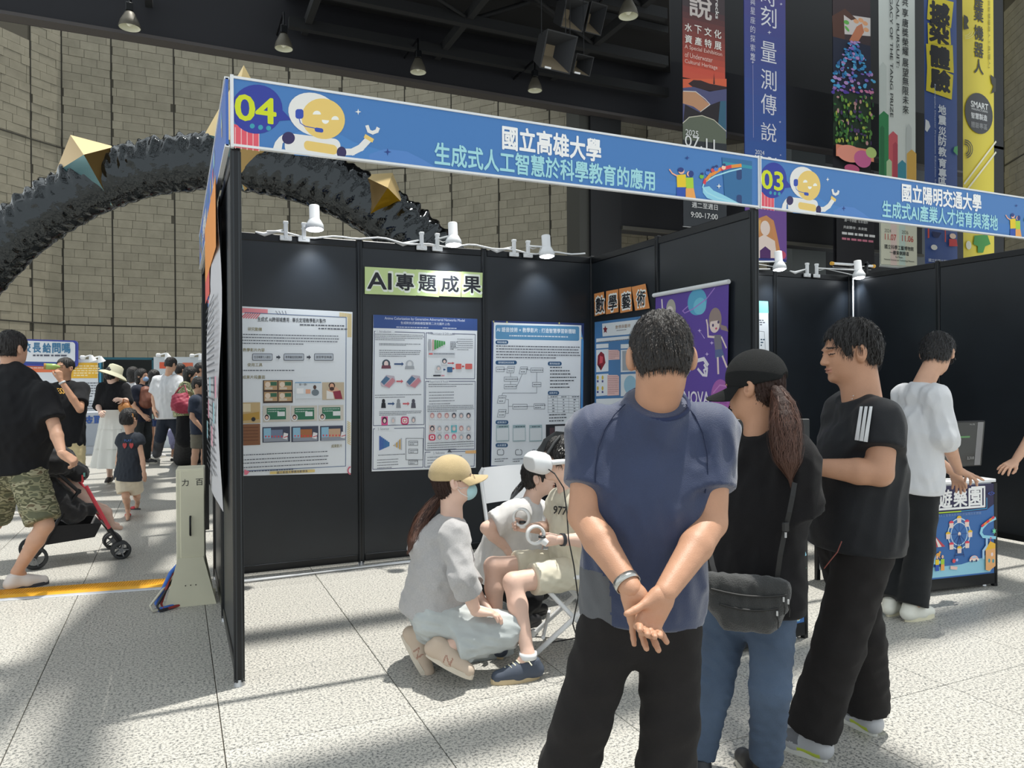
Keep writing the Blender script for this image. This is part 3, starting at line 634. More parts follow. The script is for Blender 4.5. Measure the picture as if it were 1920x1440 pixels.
cv.poly(rr(929, 609, 1086, 636, 3, 4, sh=.02), (94, 150, 190)); cv.text(1007, 619.5, 'AI 語音技術 × 教學影片 : 打造智慧學習新體驗', 8.6, (236, 242, 248), .018, wpx=148); cv.dashes(955, 627, 1062, 634, 1, (226, 234, 242), 1, 2.2)
for (u0, v, u1, s) in ((929, 638, 953, '專案與動機'), (929, 676, 969, '使用模型與技術架構'), (1027, 678, 1053, '應用與創意'), (1027, 733, 1048, '成果評估'), (929, 788, 953, '成果展示'), (929, 831, 952, '未來展望')): cv.poly(rr(u0, v, u1, v+7.6, 3.4, 4), (44, 88, 130)); cv.text((u0+u1)/2, v+3.8, s, 4, (220, 230, 240), .01, wpx=(u1-u0)*.74)
cv.dashes(930, 646, 1087, 674, 5, INK, .98, 1.8, .7); LG = (120, 126, 136)
def bx(u0, v0, u1, v1, sk=0): cv.line([(u0+sk, v0), (u1+sk, v0), (u1, v1), (u0, v1), (u0+sk, v0)], .8, LG); cv.dashes(u0+2+sk/2, v0+1, u1-1+sk/2, v1-1, 2 if v1-v0 > 9 else 1, (80, 86, 96), 1, 1.3)
for b_ in ((930, 688, 945, 697, 0), (950, 687, 963, 699, 2), (973, 688, 986, 701, 3), (995, 690, 1018, 698, 0), (945, 707, 970, 715, 0), (945, 721, 968, 729, 0), (998, 717, 1014, 725, 0), (932, 742, 946, 756, 3), (932, 768, 946, 782, 3), (961, 758, 988, 767, 0), (1001, 757, 1021, 767, 0)): bx(*b_)
for l in ([(945, 692), (950, 692)], [(957, 699), (957, 707)], [(957, 715), (957, 721)], [(969, 724), (979, 701)], [(987, 693), (995, 694)], [(1006, 698), (1006, 717)], [(1006, 725), (1006, 737), (942, 737), (941, 742)], [(949, 749), (953, 749), (953, 775), (948, 775)], [(953, 762), (961, 762)], [(988, 762), (1001, 762)]): cv.line(l, .8, LG)
for k, s in enumerate((22, 36, 36, 48, 42, 30, 36)): cv.dashes(1031, 686+k*6.2, 1031+s, 692+k*6.2, 1, (50, 56, 66), 1, 1.8)
for k in range(7): cv.line([(1027, 741+k*5.4), (1085, 742+k*5.4)], .6, (160, 165, 172))
for u in (1027, 1045, 1066, 1085): cv.line([(u, 741), (u, 774)], .6, (160, 165, 172))
for j in range(6):
    for u in (1036, 1056, 1076): cv.dashes(u-4 if j == 0 else u-1, 742+j*5.4, u+5 if j == 0 else u+1, 746+j*5.4, 1, (80, 86, 96), 1, 1.5)
cv.dashes(1029, 775, 1068, 791, 3, (60, 66, 76), .8, 1.8)
for u in (930, 961, 992): cv.rect(u, 797, u+24, 827, (160, 184, 190)); cv.rect(u+1, 803, u+23, 825, (222, 228, 232)); cv.dashes(u+5, 798, u+20, 802, 1, (60, 80, 90), 1, 1.6)
cv.rect(1023, 796, 1069, 820, (36, 38, 44)); cv.rect(1040, 799, 1063, 820, (222, 224, 228)); cv.rect(1030, 802, 1039, 816, (80, 60, 66))
for u in (938, 972, 1003): cv.line(rr(u-6, 843, u+6, 853, 3, 3)+[(u, 843)], 1, (80, 86, 96)); cv.dashes(u-11, 859, u+11, 866, 2, (90, 96, 106), 1, 1.3)
for (u, v) in ((925, 603), (950, 604), (1048, 606), (1090, 634)): cv.poly(star(u, v, 2.4), (232, 220, 110))
cv.done(o)
# hand-lettered cards
for k, (ch, px) in enumerate((('AI', [(684, 500), (739, 503), (739, 553), (684, 551)]), ('專', [(739, 503), (780, 505.5), (780, 554.5), (738, 553)]), ('題', [(780, 505), (823, 508), (823, 557), (780, 554)]), ('成', [(823, 508), (866, 509.5), (864, 557), (822, 555)]), ('果', [(866, 509), (905, 511.5), (904, 558), (865, 557)]))):
    cv = Canvas('y', YB-.006-.001*(k % 2)); o = sheet('letter_card', 'pale green card with %s, %s of the row over the posters' % (('the letters AI', 'the character zhuan', 'the character ti', 'the character cheng', 'the character guo')[k], ('leftmost', 'second', 'middle', 'fourth', 'rightmost')[k]), 'card', px, cv, mat((206, 226, 158), .6), .002, 'pale green lettered cards')
    u = sum(q_[0] for q_ in px)/4; v = sum(q_[1] for q_ in px)/4
    cv.text(u, v, ch, 36, (240, 246, 232), .055, wpx=48 if ch == 'AI' else 36); cv.text(u, v, ch, 30, (34, 36, 44), .028, wpx=44 if ch == 'AI' else 32); cv.done(o)
XR = 3.075
for k, (ch, px) in enumerate((('數', [(1114, 551), (1132, 547), (1134.5, 588), (1115, 593)]), ('學', [(1136.5, 546), (1159, 542), (1159.5, 585), (1136, 589.5)]), ('藝', [(1160.5, 541.5), (1183, 537.5), (1185.5, 583), (1163, 587)]), ('術', [(1184, 538), (1210, 532), (1218, 578), (1191, 582.5)]))):
    cv = Canvas('x', XR-.006); o = sheet('letter_card', 'orange card with the character %s, %s of its slanting row' % (('shu', 'xue', 'yi', 'shu for art')[k], ('leftmost', 'second', 'third', 'rightmost')[k]), 'card', px, cv, mat((222, 146, 84), .6), .002, 'orange lettered cards')
    u = sum(q_[0] for q_ in px)/4; v = sum(q_[1] for q_ in px)/4
    cv.text(u+1, v+2, ch, 33, (240, 240, 236), .055, wpx=17); cv.text(u+1, v+2, ch, 28, (26, 28, 34), .025, wpx=15); cv.done(o)
cv = Canvas('x', XR-.006)
o = sheet('poster', 'blue poster with gem and balloon pictures below the orange cards', 'poster', [(1115, 604), (1226, 590), (1226, 800), (1115, 800)], cv, mat((72, 122, 172), .5))
def rp(a): cv.poly(a, (222, 226, 228))
rp([(1129, 607), (1224, 596), (1224, 623), (1130, 631)]); cv.text(1168, 612, '數學與藝術', 7, (150, 120, 90), .01, wpx=28); cv.dashes(1156, 617, 1174, 621, 1, INK, 1, 1.2)
cv.poly([(1131+4.6*math.sin(i*math.pi/5)*(1 if i % 2 == 0 else .5)+4, 618-8*math.cos(i*math.pi/5)*(1 if i % 2 == 0 else .5)) for i in range(10)], (120, 26, 40))
rp([(1118, 635), (1224, 626), (1224, 633), (1118, 642)]); cv.dashes(1120, 637, 1190, 640, 1, INK, 1, 1.5)
for (a, b) in ((1118, 1141), (1164, 1200)): rp([(a, 645.5), (b, 644), (b, 652), (a, 653.5)]); rp([(a, 656), (b, 654.5), (b, 696), (a, 698)]); rp([(a, 702), (b, 700.5), (b, 741), (a, 743)])
cv.poly([(1127, 659), (1133, 664), (1135.5, 680), (1127, 695), (1120, 684), (1121, 667)], (132, 24, 40)); cv.poly([(1125, 667), (1131, 669), (1130, 680), (1124, 682)], (206, 80, 90)); cv.poly([(1121, 684), (1127, 686), (1126, 694)], (60, 12, 24))
for (u, v) in ((1121, 708), (1130, 708), (1121, 728), (1130, 728)): cv.ell(u, v, 1.8, 4, (206, 176, 60)); cv.rect(u-1.5, v+5, u+1.5, v+9, (60, 60, 120))
for (a, b, c, d) in ((1141, 656, 1162, 674), (1139, 703, 1161, 741)): cv.poly([(a, b), (c-3, b), (c, b+3), (c, d), (a, d+1)], (226, 186, 180)); cv.dashes(a+1, b+2, c-1, d-2, int((d-b)/3.5), (170, 120, 120), .95, 1)
cv.rect(1167, 658, 1200, 694, (160, 166, 172)); cv.ell(1182, 722, 12, 18, (150, 190, 210)); rp([(1118, 748), (1200, 745), (1200, 800), (1118, 800)]); cv.done(o)
cv = Canvas('x', XR-.02)
t = thing('hanging_banner', 'purple planet banner with a white top rail on the right wall of booth 04', 'banner', P(1363, 785, 'x', XR))
m_ = MB(); c4 = [cv.L(*q_) for q_ in [(1229, 558), (1366, 533), (1362, 786), (1229, 800)]]; m_.prism([cv.W(a, b, -.003) for a, b in c4], cv.N*.003, mat((96, 70, 160), .5)); m_.build('sheet', t)
a, b = cv.L(1227, 554), cv.L(1368, 528); m_ = MB(); m_.tube([cv.W(*a, .006), cv.W(*b, .006)], .016, M_WHITE, 8); m_.build('rail', t)
cv.ell(1307, 566, 18, 25, (92, 170, 206)); cv.ell(1312, 574, 12, 16, (116, 196, 220)); cv.line([(1340, 540), (1325, 560), (1300, 579), (1284, 587), (1280, 583), (1290, 574)], 2.2, (170, 130, 210))
cv.ell(1258, 580, 9, 19, (176, 172, 160)); cv.ell(1256, 586, 7, 12, (226, 214, 210)); cv.line([(1241, 562), (1242, 578)], 4, (230, 220, 222)); cv.line([(1242, 581), (1243, 596)], 5, (90, 80, 110)); cv.poly([(1249, 598), (1266, 598), (1268, 640), (1246, 640)], (120, 116, 130))
for u in (1253, 1259): cv.ell(u, 587, 1.4, 2.4, (80, 76, 130))
cv.poly([(1350, 608), (1362, 612), (1366, 622), (1352, 618)], (150, 130, 124)); cv.ell(1341, 600, 12, 23, (152, 134, 128)); cv.ell(1340, 610, 9, 14, (234, 214, 208)); cv.poly([(1331, 596), (1351, 590), (1350, 600), (1332, 603)], (152, 134, 128))
for u, v in ((1337, 610), (1347, 604)): cv.ell(u, v, 1.7, 3, (70, 54, 100))
cv.ell(1343, 616, 2, 2, (200, 90, 110)); cv.poly([(1338, 628), (1352, 628), (1354, 654), (1341, 656)], (124, 120, 132)); cv.line([(1339, 632), (1328, 631), (1327, 610), (1325, 600)], 4, (234, 214, 208)); cv.line([(1353, 632), (1362, 652)], 3.4, (234, 214, 208))
cv.poly([(1341, 656), (1354, 654), (1359, 668), (1341, 672)], (92, 108, 150)); cv.line([(1346, 671), (1347, 700)], 5, (234, 214, 208)); cv.line([(1355, 668), (1363, 688)], 4.4, (234, 214, 208)); cv.poly([(1346, 712), (1351, 712), (1352, 724), (1347, 725)], (90, 84, 100))
cv.ell(1351, 745, 18, 34, (172, 100, 176)); cv.line([(1338, 736), (1350, 722), (1362, 724)], 2.6, (200, 134, 200)); cv.line([(1337, 752), (1350, 740), (1362, 738)], 3, (200, 134, 200)); cv.line([(1342, 768), (1352, 754), (1362, 756)], 2.6, (150, 84, 160))
cv.line([(1273, 718), (1285, 706), (1295, 690), (1308, 676), (1320, 673), (1327, 684)], 7, (236, 230, 240)); cv.line([(1309, 692), (1318, 703), (1325, 704), (1326, 694), (1321, 684)], 5, (236, 230, 240)); cv.line([(1327, 690), (1320, 694), (1322, 700)], 4, (236, 230, 240))
cv.text(1306, 746, 'NOVA', 24, (236, 230, 240), .02, wpx=48)
for (u, v) in ((1312, 620), (1335, 643), (1326, 664)): cv.poly(star(u, v, 4), (220, 200, 240))
cv.poly([(1311, 619), (1322, 634), (1321, 635)], (210, 190, 236)); cv.done(t)
# mint poster in booth 03
cv = Canvas('y', YB-.006); o = sheet('poster', 'white poster with a mint green top on the back wall of booth 03', 'poster', [(1400, 563), (1440, 565), (1442, 665), (1400, 680)], cv)
cv.poly([(1400, 563), (1440, 565), (1441, 587), (1400, 586)], (140, 214, 200)); cv.dashes(1416, 598, 1431, 611, 3, INK, 1, 2); cv.line([(1416, 620), (1433, 622), (1435, 655)], .8, LG); cv.dashes(1426, 634, 1431, 650, 3, (60, 90, 110), 1, 2.4); cv.done(o)

# ------------------------------------------------ clamp spot lamps and cables on the wall tops
def spot(uC, uL, vL, y=2.02, zc=H0, tilt=0, label='', d=None, both=True, pw=20):
    t = thing('clamp_lamp', label, 'lamp', P(uC, 460, 'y', y-.03), 'white clamp lamps on the booth wall tops')
    c0 = P(uC, 460, 'y', y-.035); c0[2] = H0
    for k, dx in enumerate((0, .13)):
        q = MB(); b = c0+V(dx-.13, 0, 0); q.box(b+V(0, 0, -.03), (.085, .02, .035), M_WHITE, bev=.004); q.box(b+V(0, 0, .025), (.028, .028, .12), M_WHITE, bev=.004); q.box(b+V(0, .0, .085), (.036, .03, .02), M_WHITE, bev=.003); q.build('clamp', t)
    hd = P(uL, vL, 'y', y-.17); j = c0+V(0, 0, .05)
    q = MB(); q.tube([j, hd+V(0, 0, .03)], .0075, M_WHITE, 8); q.build('arm', t)
    q = MB(); q.lathe(hd, V(0, -.12-.0, -1), [(-.13, 0), (-.13, .034), (-.125, .037), (-.03, .037), (-.02, .044), (.015, .062), (.045, .066), (.05, .062)], M_WHITE, 20); q.build('lamp_head', t)
    q = MB(); q.sphere(hd+V(0, -.005, -.045), (.055, .055, .022), mat((245, 250, 255), emit=9)); q.build('bulb', t)
    q = MB(); q.tube([j+V(-.02, 0, 0), j+V(.05, .01, -.02), j+V(.12, 0, .0), hd+V(-.06, .02, -.02), hd+V(-.02, .02, -.02)], .004, M_WHITE, 6); q.tube([j+V(-.15, 0, -.02), j+V(-.28, .02, -.06), j+V(-.34, .02, -.045)], [.006, .017, .006], M_WHITE, 6); q.build('cord', t)
    L_ = bpy.data.lights.new('lamp_light', 'SPOT'); L_.energy = pw; L_.spot_size = math.radians(96); L_.spot_blend = .9; L_.shadow_soft_size = .05; L_.color = (.86, .93, 1)
    lo = bpy.data.objects.new('lamp_light', L_); COL.objects.link(lo); lo.location = tuple(hd+V(0, -.01, -.08)-np.array(t['_w'])); lo.parent = t
    lo.rotation_euler = Vector((0, -.35, 1)).to_track_quat('Z', 'Y').to_euler() if d is None else Vector(d).to_track_quat('Z', 'Y').to_euler()
    return t
spot(570, 590, 418, label='white clamp lamp above the pink-cornered poster')
spot(820, 850, 448, label='white clamp lamp above the green AI cards')
spot(990, 1025, 470, label='white clamp lamp above the light blue titled poster, rightmost in booth 04')
spot(1390, 1461, 496, label='white clamp lamp near the mint green poster in booth 03')
spot(1531, 1610, 512, label='white clamp lamp nearest the bare corner of booth 03')
q = MB(); pts_ = [V(x, 1.98, H0+.005+.012*math.sin(x*7)+.01*math.sin(x*17)) for x in np.linspace(.35, 3.0, 40)]; q.tube(pts_, .008, M_WHITE, 6); tag(q.build('power_cable', loc=pts_[0]), 'white cable along the wall top above the three big posters', 'cable')
q = MB(); pts_ = [V(x, 1.98, H0+.0+.012*math.sin(x*5)) for x in np.linspace(3.2, 5.1, 24)]; q.tube(pts_, .007, M_WHITE, 6); tag(q.build('power_cable', loc=pts_[0]), 'white cable along the wall top above the mint green poster', 'cable')
q = MB()
for o_ in (0, .022): q.tube([V(x, 1.9-o_-.02*math.sin(x*3+o_*60), .01) for x in np.linspace(.02, 1.9, 30)], .008, M_WHITE, 6)
tag(q.build('power_cable', loc=(.1, 1.9, 0)), 'white cables lying on the floor along the back wall of booth 04', 'cable')
t = thing('pole', 'thin white pole standing in the back corner of booth 03', 'pole', P(1602, 960, 'y', 1.95)*V(1, 1, 0)); q = MB(); p_ = P(1600, 700, 'y', 1.93); q.tube([(p_[0], p_[1], 0), (p_[0], p_[1], 2.46)], .008, M_WHITE, 8); q.build('shaft', t)
q = MB(); a, b = P(1562, 494, 'y', 2.2), P(1636, 499, 'y', 2.2); q.tube([a, b], .014, M_WHITE, 8); q.tube([a, a-V(.03, 0, 0)], .02, (226, 170, 60), 8); q.tube([b, b+V(.03, 0, 0)], .02, (226, 170, 60), 8); tag(q.build('tube_light', loc=a), 'thin white tube with orange end caps behind the booth 03 back wall', 'lamp')
q = MB(); m__ = (a+b)/2; q.box((m__[0], 2.12, m__[2]-.02), (.02, .24, .02), M_POST); q.box((m__[0], 2.03, (m__[2]+2.44)/2), (.02, .03, m__[2]-2.42), M_POST); q.build('bracket', bpy.data.objects['tube_light'])
# ------------------------------------------------ hanging banners in the atrium
BY = 12.0
def banner(label, u0t, u1t, u0b, u1b, vb, col, vt=-60, slope=.13):
    cv = Canvas('y', BY, .003); cv.um = (u0b+u1b)/2; lo, hi = cv.L(u0b, vb), cv.L(u1b, vb); t0 = cv.L(u0t, vt)
    x0, x1, zb, zt = lo[0], hi[0], lo[1], t0[1]
    t = thing('hanging_banner', label, 'banner', (x0, BY, zb), 'tall banners hung in the atrium'); q = MB(); n = 10; vs = []; fs = []
    for j, z in enumerate(np.linspace(zb, zt, 9)):
        for i in range(n+1): vs.append((x0+(x1-x0)*i/n, BY+.012+.004*math.sin(i*1.3+j), z))
    for j in range(8):
        for i in range(n): fs.append((j*(n+1)+i, j*(n+1)+i+1, (j+1)*(n+1)+i+1, (j+1)*(n+1)+i))
    q.add(vs, fs, mat(col, .55), True); q.build('sheet', t)
    q = MB(); q.tube([(x0-.02, BY+.02, zt), (x1+.02, BY+.02, zt)], .03, M_STEEL, 8); q.tube([(x0, BY+.02, zb), (x1, BY+.02, zb)], .014, M_STEEL, 6); q.build('rod', t)
    cv.xx = (x0+.004, x1-.004); cv.zb = zb; return t, cv
def band(cv, v0, v1, c):
    xm_ = 1290+(cv.xx[0]-8)*0; z0 = cv.L(cv.um, v0)[1]; z1 = cv.L(cv.um, v1)[1]; cv.rectl(cv.xx[0], max(z1, cv.zb), cv.xx[1], z0, c)
S_ = .15   # slope of the print in the view
def vert(cv, u, vs, txt, h, col, wt=.0, w=None):
    for v, ch in zip(vs, txt):
        if ch.strip(): cv.text(u, v, ch, h, col, wt, wpx=w)
t, cv = banner('red and black banner about underwater heritage, leftmost of the hanging banners', 1277, 1359, 1281, 1361, 424, (44, 42, 50))
band(cv, -60, 30, (70, 58, 62)); 
for k in range(12): f = k/12; band(cv, 20+k*11, 32+k*11, (int(84+130*min(1, f*1.2)), int(56+38*f), int(60+10*f)))
cv.poly([(1280, 148), (1362, 148), (1362, 172), (1280, 165)], (226, 104, 70)); cv.poly([(1290, 157), (1300, 150), (1314, 151), (1330, 157), (1362, 163), (1362, 172), (1330, 170), (1305, 168)], (54, 34, 38)); cv.poly([(1337, 158), (1338.5, 137), (1340, 158)], (54, 34, 38))
cv.poly([(1280, 165), (1300, 163), (1330, 172), (1362, 167), (1362, 260), (1280, 250)], (86, 88, 130)); cv.poly([(1280, 172), (1304, 172), (1330, 196), (1314, 210), (1300, 200), (1280, 194)], (204, 152, 116)); cv.line([(1281, 171), (1304, 172), (1322, 186), (1331, 196), (1313, 210)], 1.6, (226, 220, 214))
cv.poly([(1284, 196), (1312, 211), (1332, 197), (1350, 190), (1346, 238), (1281, 226)], (40, 34, 40)); cv.poly([(1350, 190), (1361, 189), (1361, 244), (1346, 236)], (58, 104, 130))
cv.poly([(1280, 232), (1292, 220), (1316, 217), (1338, 226), (1361, 248), (1362, 300), (1280, 300)], (104, 112, 96)); cv.line([(1280, 231), (1292, 220), (1316, 217), (1338, 225), (1361, 246)], 1.6, (214, 210, 190)); cv.poly([(1280, 262), (1362, 270), (1362, 424), (1281, 424)], (48, 52, 58))
cv.text(1313, 12, '說', 44, (210, 200, 196), .02, wpx=42); cv.text(1344, 8, 'Wrecks', 8, (236, 232, 230), .02, wpx=44, rot=-math.pi/2)
for (row, s) in ((0, '水下文化'), (1, '資產特展')):
    for k, ch in enumerate(s): cv.text(1290+k*18.3, 52+row*22+k*4.2, ch, 15, (240, 236, 230), .02, wpx=13)
for k, (s, w) in enumerate((('A Special Exhibition', 70), ('of Underwater', 52), ('Cultural Heritage', 61))): cv.text(1283+w/2, 90+k*13.5+w*.09, s, 9.5, (236, 200, 190), .008, wpx=w)
cv.text(1296, 250, '2025', 10.5, (236, 236, 236), .01, wpx=24); cv.text(1311, 268, '07.11', 20, (240, 240, 240), 0, wpx=56); cv.text(1320, 387, '週二至週日', 10, (226, 226, 226), .01, wpx=48); cv.text(1319, 405, '9:00-17:00', 10, (226, 226, 226), .01, wpx=50); cv.done(t)
t, cv = banner('violet to blue banner with thin white characters and a long-haired figure', 1394, 1475, 1397, 1475, 486, (58, 70, 150))
for k in range(14): f = k/14; band(cv, -50+k*29, -20+k*29, (int(84-34*f), int(76+22*f), int(142+30*f)))
band(cv, 352, 484, (120, 84, 160))
for v, ch in ((-8, '時'), (32, '刻'), (98, '量'), (150, '測'), (196, '傳'), (248, '說')): cv.text(1441, v, ch, 38 if ch != '說' else 34, (236, 236, 244), 0, wpx=29)
vert(cv, 1411, [-14+k*17.3 for k in range(8)]+[106], '物與星座的探索之旅'[:9], 13, (220, 220, 236), .0, 9)
for (u, v, r_) in ((1442, 61, 4), (1411, 117, 3), (1464, 8, 3), (1462, 229, 2.5), (1463, 291, 2)): cv.poly(star(u, v, r_), (230, 230, 244))
cv.line([(1411, 122), (1412, 258)], 1, (170, 170, 214)); cv.text(1424, 286, '2024', 8, (226, 230, 240), .01, wpx=17); cv.text(1435, 300, '12.31', 13, (230, 234, 244), .01, wpx=40)
cv.poly([(1420, 410), (1436, 404), (1450, 414), (1456, 440), (1462, 470), (1452, 484), (1410, 484), (1418, 440)], (216, 150, 96)); cv.ell(1434, 428, 9, 14, (246, 226, 216)); cv.poly([(1414, 450), (1432, 440), (1452, 452), (1456, 484), (1412, 484)], (246, 226, 216)); cv.poly([(1424, 470), (1434, 462), (1444, 470), (1444, 484), (1424, 484)], (90, 50, 110)); cv.line([(1424, 414), (1420, 440), (1414, 466)], 5, (236, 186, 110)); cv.line([(1446, 414), (1450, 440), (1458, 462)], 5, (222, 150, 100)); cv.ell(1464, 478, 9, 8, (214, 90, 120)); cv.done(t)
t, cv = banner('dark banner with hands painting and glowing light gardens', 1557, 1635, 1563, 1634, 500, (34, 34, 40))
band(cv, -50, 80, (66, 52, 56)); cv.poly([(1578, 26), (1632, 34), (1632, 68), (1582, 64)], (222, 214, 212)); cv.poly([(1560, 30), (1584, 16), (1606, 36), (1596, 38), (1582, 28), (1584, 76), (1562, 76)], (92, 60, 50)); cv.poly([(1592, 76), (1606, 50), (1616, 44), (1620, 60), (1608, 80)], (206, 130, 96)); cv.ell(1587, 42, 5, 4, (110, 190, 90)); cv.ell(1588, 54, 5, 3, (110, 190, 90), rot=-.6)
for (u, v) in ((1605, 40), (1614, 38), (1622, 44), (1624, 56)): cv.ell(u, v, 5, 4, (240, 176, 130))
band(cv, 78, 175, (38, 44, 66)); band(cv, 175, 278, (40, 60, 44)); r = random.Random(4)
for k in range(170):
    f = r.random(); v = 80+f*96; wd = 10+32*min(1, f*1.3); u = 1597+r.uniform(-wd, wd)
    c = r.choice([(90, 180, 226), (60, 150, 210), (130, 110, 200), (190, 150, 210), (50, 110, 170)]) if v < 165 else r.choice([(150, 110, 190), (90, 70, 170), (210, 130, 170)])
    cv.ell(u, v, r.uniform(1.5, 4.5), r.uniform(1.5, 4), c, n=7)
for k in range(150):
    cv.ell(r.uniform(1562, 1634), r.uniform(178, 272), r.uniform(1, 3.4), r.uniform(1.4, 5), r.choice([(60, 120, 60), (110, 160, 60), (176, 190, 80), (80, 60, 110), (200, 150, 150), (40, 80, 50), (90, 140, 70)]), n=7)
band(cv, 278, 300, (240, 150, 120)); cv.ell(1588, 290, 24, 16, (246, 160, 140)); cv.ell(1612, 300, 16, 16, (214, 110, 160)); cv.ell(1628, 288, 10, 10, (190, 214, 130)); band(cv, 318, 500, (30, 30, 36)); cv.ell(1592, 318, 14, 8, (200, 90, 130))
cv.text(1600, 416, '週一不休館 : 8.18 除外', 6, (214, 214, 214), .01, wpx=44); cv.text(1598, 429, '共創夥伴 : 未來館', 5.6, (214, 214, 214), .01, wpx=44); cv.dashes(1573, 436, 1631, 446, 1, (220, 220, 220), 1, 4.5); cv.dashes(1573, 447, 1628, 455, 1, (200, 120, 140), 1, 4); cv.done(t)
t, cv = banner('white banner with coloured arrow columns, between the dark and the navy banners', 1648, 1719, 1650, 1718, 499, (222, 228, 224))
for (a, b, v0, c) in ((1649, 1662, 116, (206, 214, 210)), (1648, 1666, 208, (60, 140, 90)), (1666, 1683, 246, (214, 100, 110)), (1683, 1700, 300, (70, 150, 170)), (1699, 1709, 232, (200, 206, 204)), (1700, 1718, 280, (226, 180, 90))): cv.poly([(a, v0+8), ((a+b)/2, v0), (b, v0+8), (b, 345), (a, 345)], c)
for (a, b, v0, c) in ((1650, 1658, 235, (50, 116, 76)), (1674, 1683, 266, (190, 80, 96)), (1662, 1672, 298, (190, 214, 170))): cv.poly([(a, v0+5), ((a+b)/2, v0), (b, v0+5), (b, 345), (a, 345)], c)
vert(cv, 1697, [4, 24, 43, 61, 79, 96, 0, 118, 136, 153, 171, 188, 206], '共享唐獎榮耀 展望無限未來', 15.5, (52, 56, 58), .012, 11)
cv.text(1682, 40, 'ETERNAL PURSUIT:', 8, (60, 64, 66), .014, wpx=122, rot=-math.pi/2); cv.text(1670, 80, 'THE LEGACY OF THE TANG PRIZE', 8, (60, 64, 66), .014, wpx=196, rot=-math.pi/2)
band(cv, 400, 498, (226, 226, 206)); cv.rect(1668, 402, 1680, 498, (236, 214, 206)); cv.rect(1684, 402, 1696, 498, (206, 226, 216))
cv.text(1663, 433, '2024', 6.5, (110, 110, 100), .01, wpx=12); cv.text(1695, 436, '2026', 6.5, (110, 110, 100), .01, wpx=12); cv.text(1668, 445, '11.07', 11, (200, 90, 80), .02, wpx=21); cv.text(1700, 448, '11.06', 11, (200, 90, 80), .02, wpx=21); cv.text(1684, 465, '國立科學工藝博物館', 8, (60, 64, 66), .014, wpx=54); cv.text(1684, 475, '一樓東側廊道', 7.5, (60, 64, 66), .014, wpx=36); cv.text(1684, 483, '1st Floor,', 4, (60, 64, 66), .01, wpx=14); cv.text(1684, 489, 'National Science and Technology Museum', 3.6, (60, 64, 66), .005, wpx=56); cv.done(t)
t, cv = banner('navy banner with black characters on yellow shards', 1730, 1794, 1735, 1796, 498, (58, 84, 148))
for (ch, l) in (('撼', [(1741, -8), (1788, 4), (1783, 53), (1760, 42), (1738, 36)]), ('染', [(1739, 43), (1760, 44), (1781, 53), (1783, 84), (1740, 82)]), ('體', [(1736, 82), (1786, 85), (1788, 137), (1738, 127)]), ('驗', [(1738, 125), (1770, 133), (1787, 141), (1784, 187), (1736, 170)])):
    cv.poly(l, (226, 208, 46)); u = sum(q_[0] for q_ in l)/len(l); v = sum(q_[1] for q_ in l)/len(l); cv.text(u, v, ch, 39, (34, 34, 40), .05, wpx=35)
vert(cv, 1766, [206, 226, 247, 265, 285, 306, 325, 343], '地震災防教育專區', 17, (220, 226, 236), .035, 14)
cv.text(1752, 262, 'Earthquake Disaster Prevention Education Section', 4.6, (190, 200, 220), .01, wpx=140, rot=-math.pi/2); cv.poly([(1734, 224), (1740, 228), (1743, 238), (1737, 248), (1733, 244)], (220, 224, 230)); cv.poly([(1788, 276), (1794, 274), (1794, 292), (1786, 284)], (90, 170, 110))
cv.poly([(1738, 430), (1741, 428), (1741, 446), (1738, 447)], (214, 80, 70)); cv.poly([(1770, 430), (1772, 430), (1772, 454), (1770, 454)], (214, 80, 70)); cv.ell(1785, 443, 6, 5, (240, 210, 190)); cv.poly([(1778, 448), (1792, 449), (1794, 462), (1778, 462)], (206, 60, 60)); cv.ell(1750, 464, 6, 5, (230, 230, 224)); cv.poly([(1746, 434), (1764, 437), (1758, 446), (1748, 444)], (36, 44, 90)); cv.text(1765, 490, '國立科學工藝博物館', 6, (220, 226, 236), .01, wpx=50); cv.done(t)
t, cv = banner('yellow banner about industrial robots, rightmost of the hanging banners', 1803, 1867, 1807, 1865, 490, (222, 202, 60))
vert(cv, 1835, [4, 27, 62, 94, 125], '產業機器人', 27, (60, 60, 56), .02, 17)
cv.text(1854, 52, '動力與智慧機器人工具(職人)', 6.5, (150, 140, 60), .005, wpx=98, rot=-math.pi/2)
cv.ell(1835, 213, 26, 38, (66, 66, 68)); cv.text(1836, 198, 'SMART', 11, (226, 226, 224), .03, wpx=32); cv.text(1836, 207, 'MANUFACTURING', 4, (214, 214, 214), .01, wpx=30); cv.text(1835, 219, '智慧製造', 11, (220, 220, 220), .02, wpx=30); cv.text(1835, 236, '體驗專區', 11, (140, 140, 140), .02, wpx=30)
cv.poly([(1806, 28), (1813, 32), (1815, 40), (1812, 46), (1816, 54), (1806, 56)], (60, 58, 50)); cv.poly([(1866, 148), (1856, 140), (1858, 156), (1862, 162), (1857, 176), (1866, 172)], (60, 58, 50))
for k in range(3): cv.line([(1807+18*math.cos(t_)*(.6+k*.25), 60+12*math.sin(t_)*(.6+k*.25)) for t_ in np.linspace(0, 1.5, 7)], 1, (230, 222, 150)); cv.line([(1807+14*math.cos(t_)*(.6+k*.25), 280+16*math.sin(t_)*(.6+k*.25)) for t_ in np.linspace(-1.5, 1.2, 8)], 2, (60, 58, 50))
cv.line([(1866, 266), (1807, 345)], 3.4, (232, 226, 200)); cv.line([(1866, 286), (1812, 356)], 3.4, (232, 226, 200)); cv.poly([(1826, 442), (1850, 440), (1856, 458), (1846, 462), (1842, 474), (1832, 474), (1832, 462), (1824, 458)], (60, 140, 60)); cv.ell(1815, 460, 5, 8, (220, 220, 200)); cv.done(t)

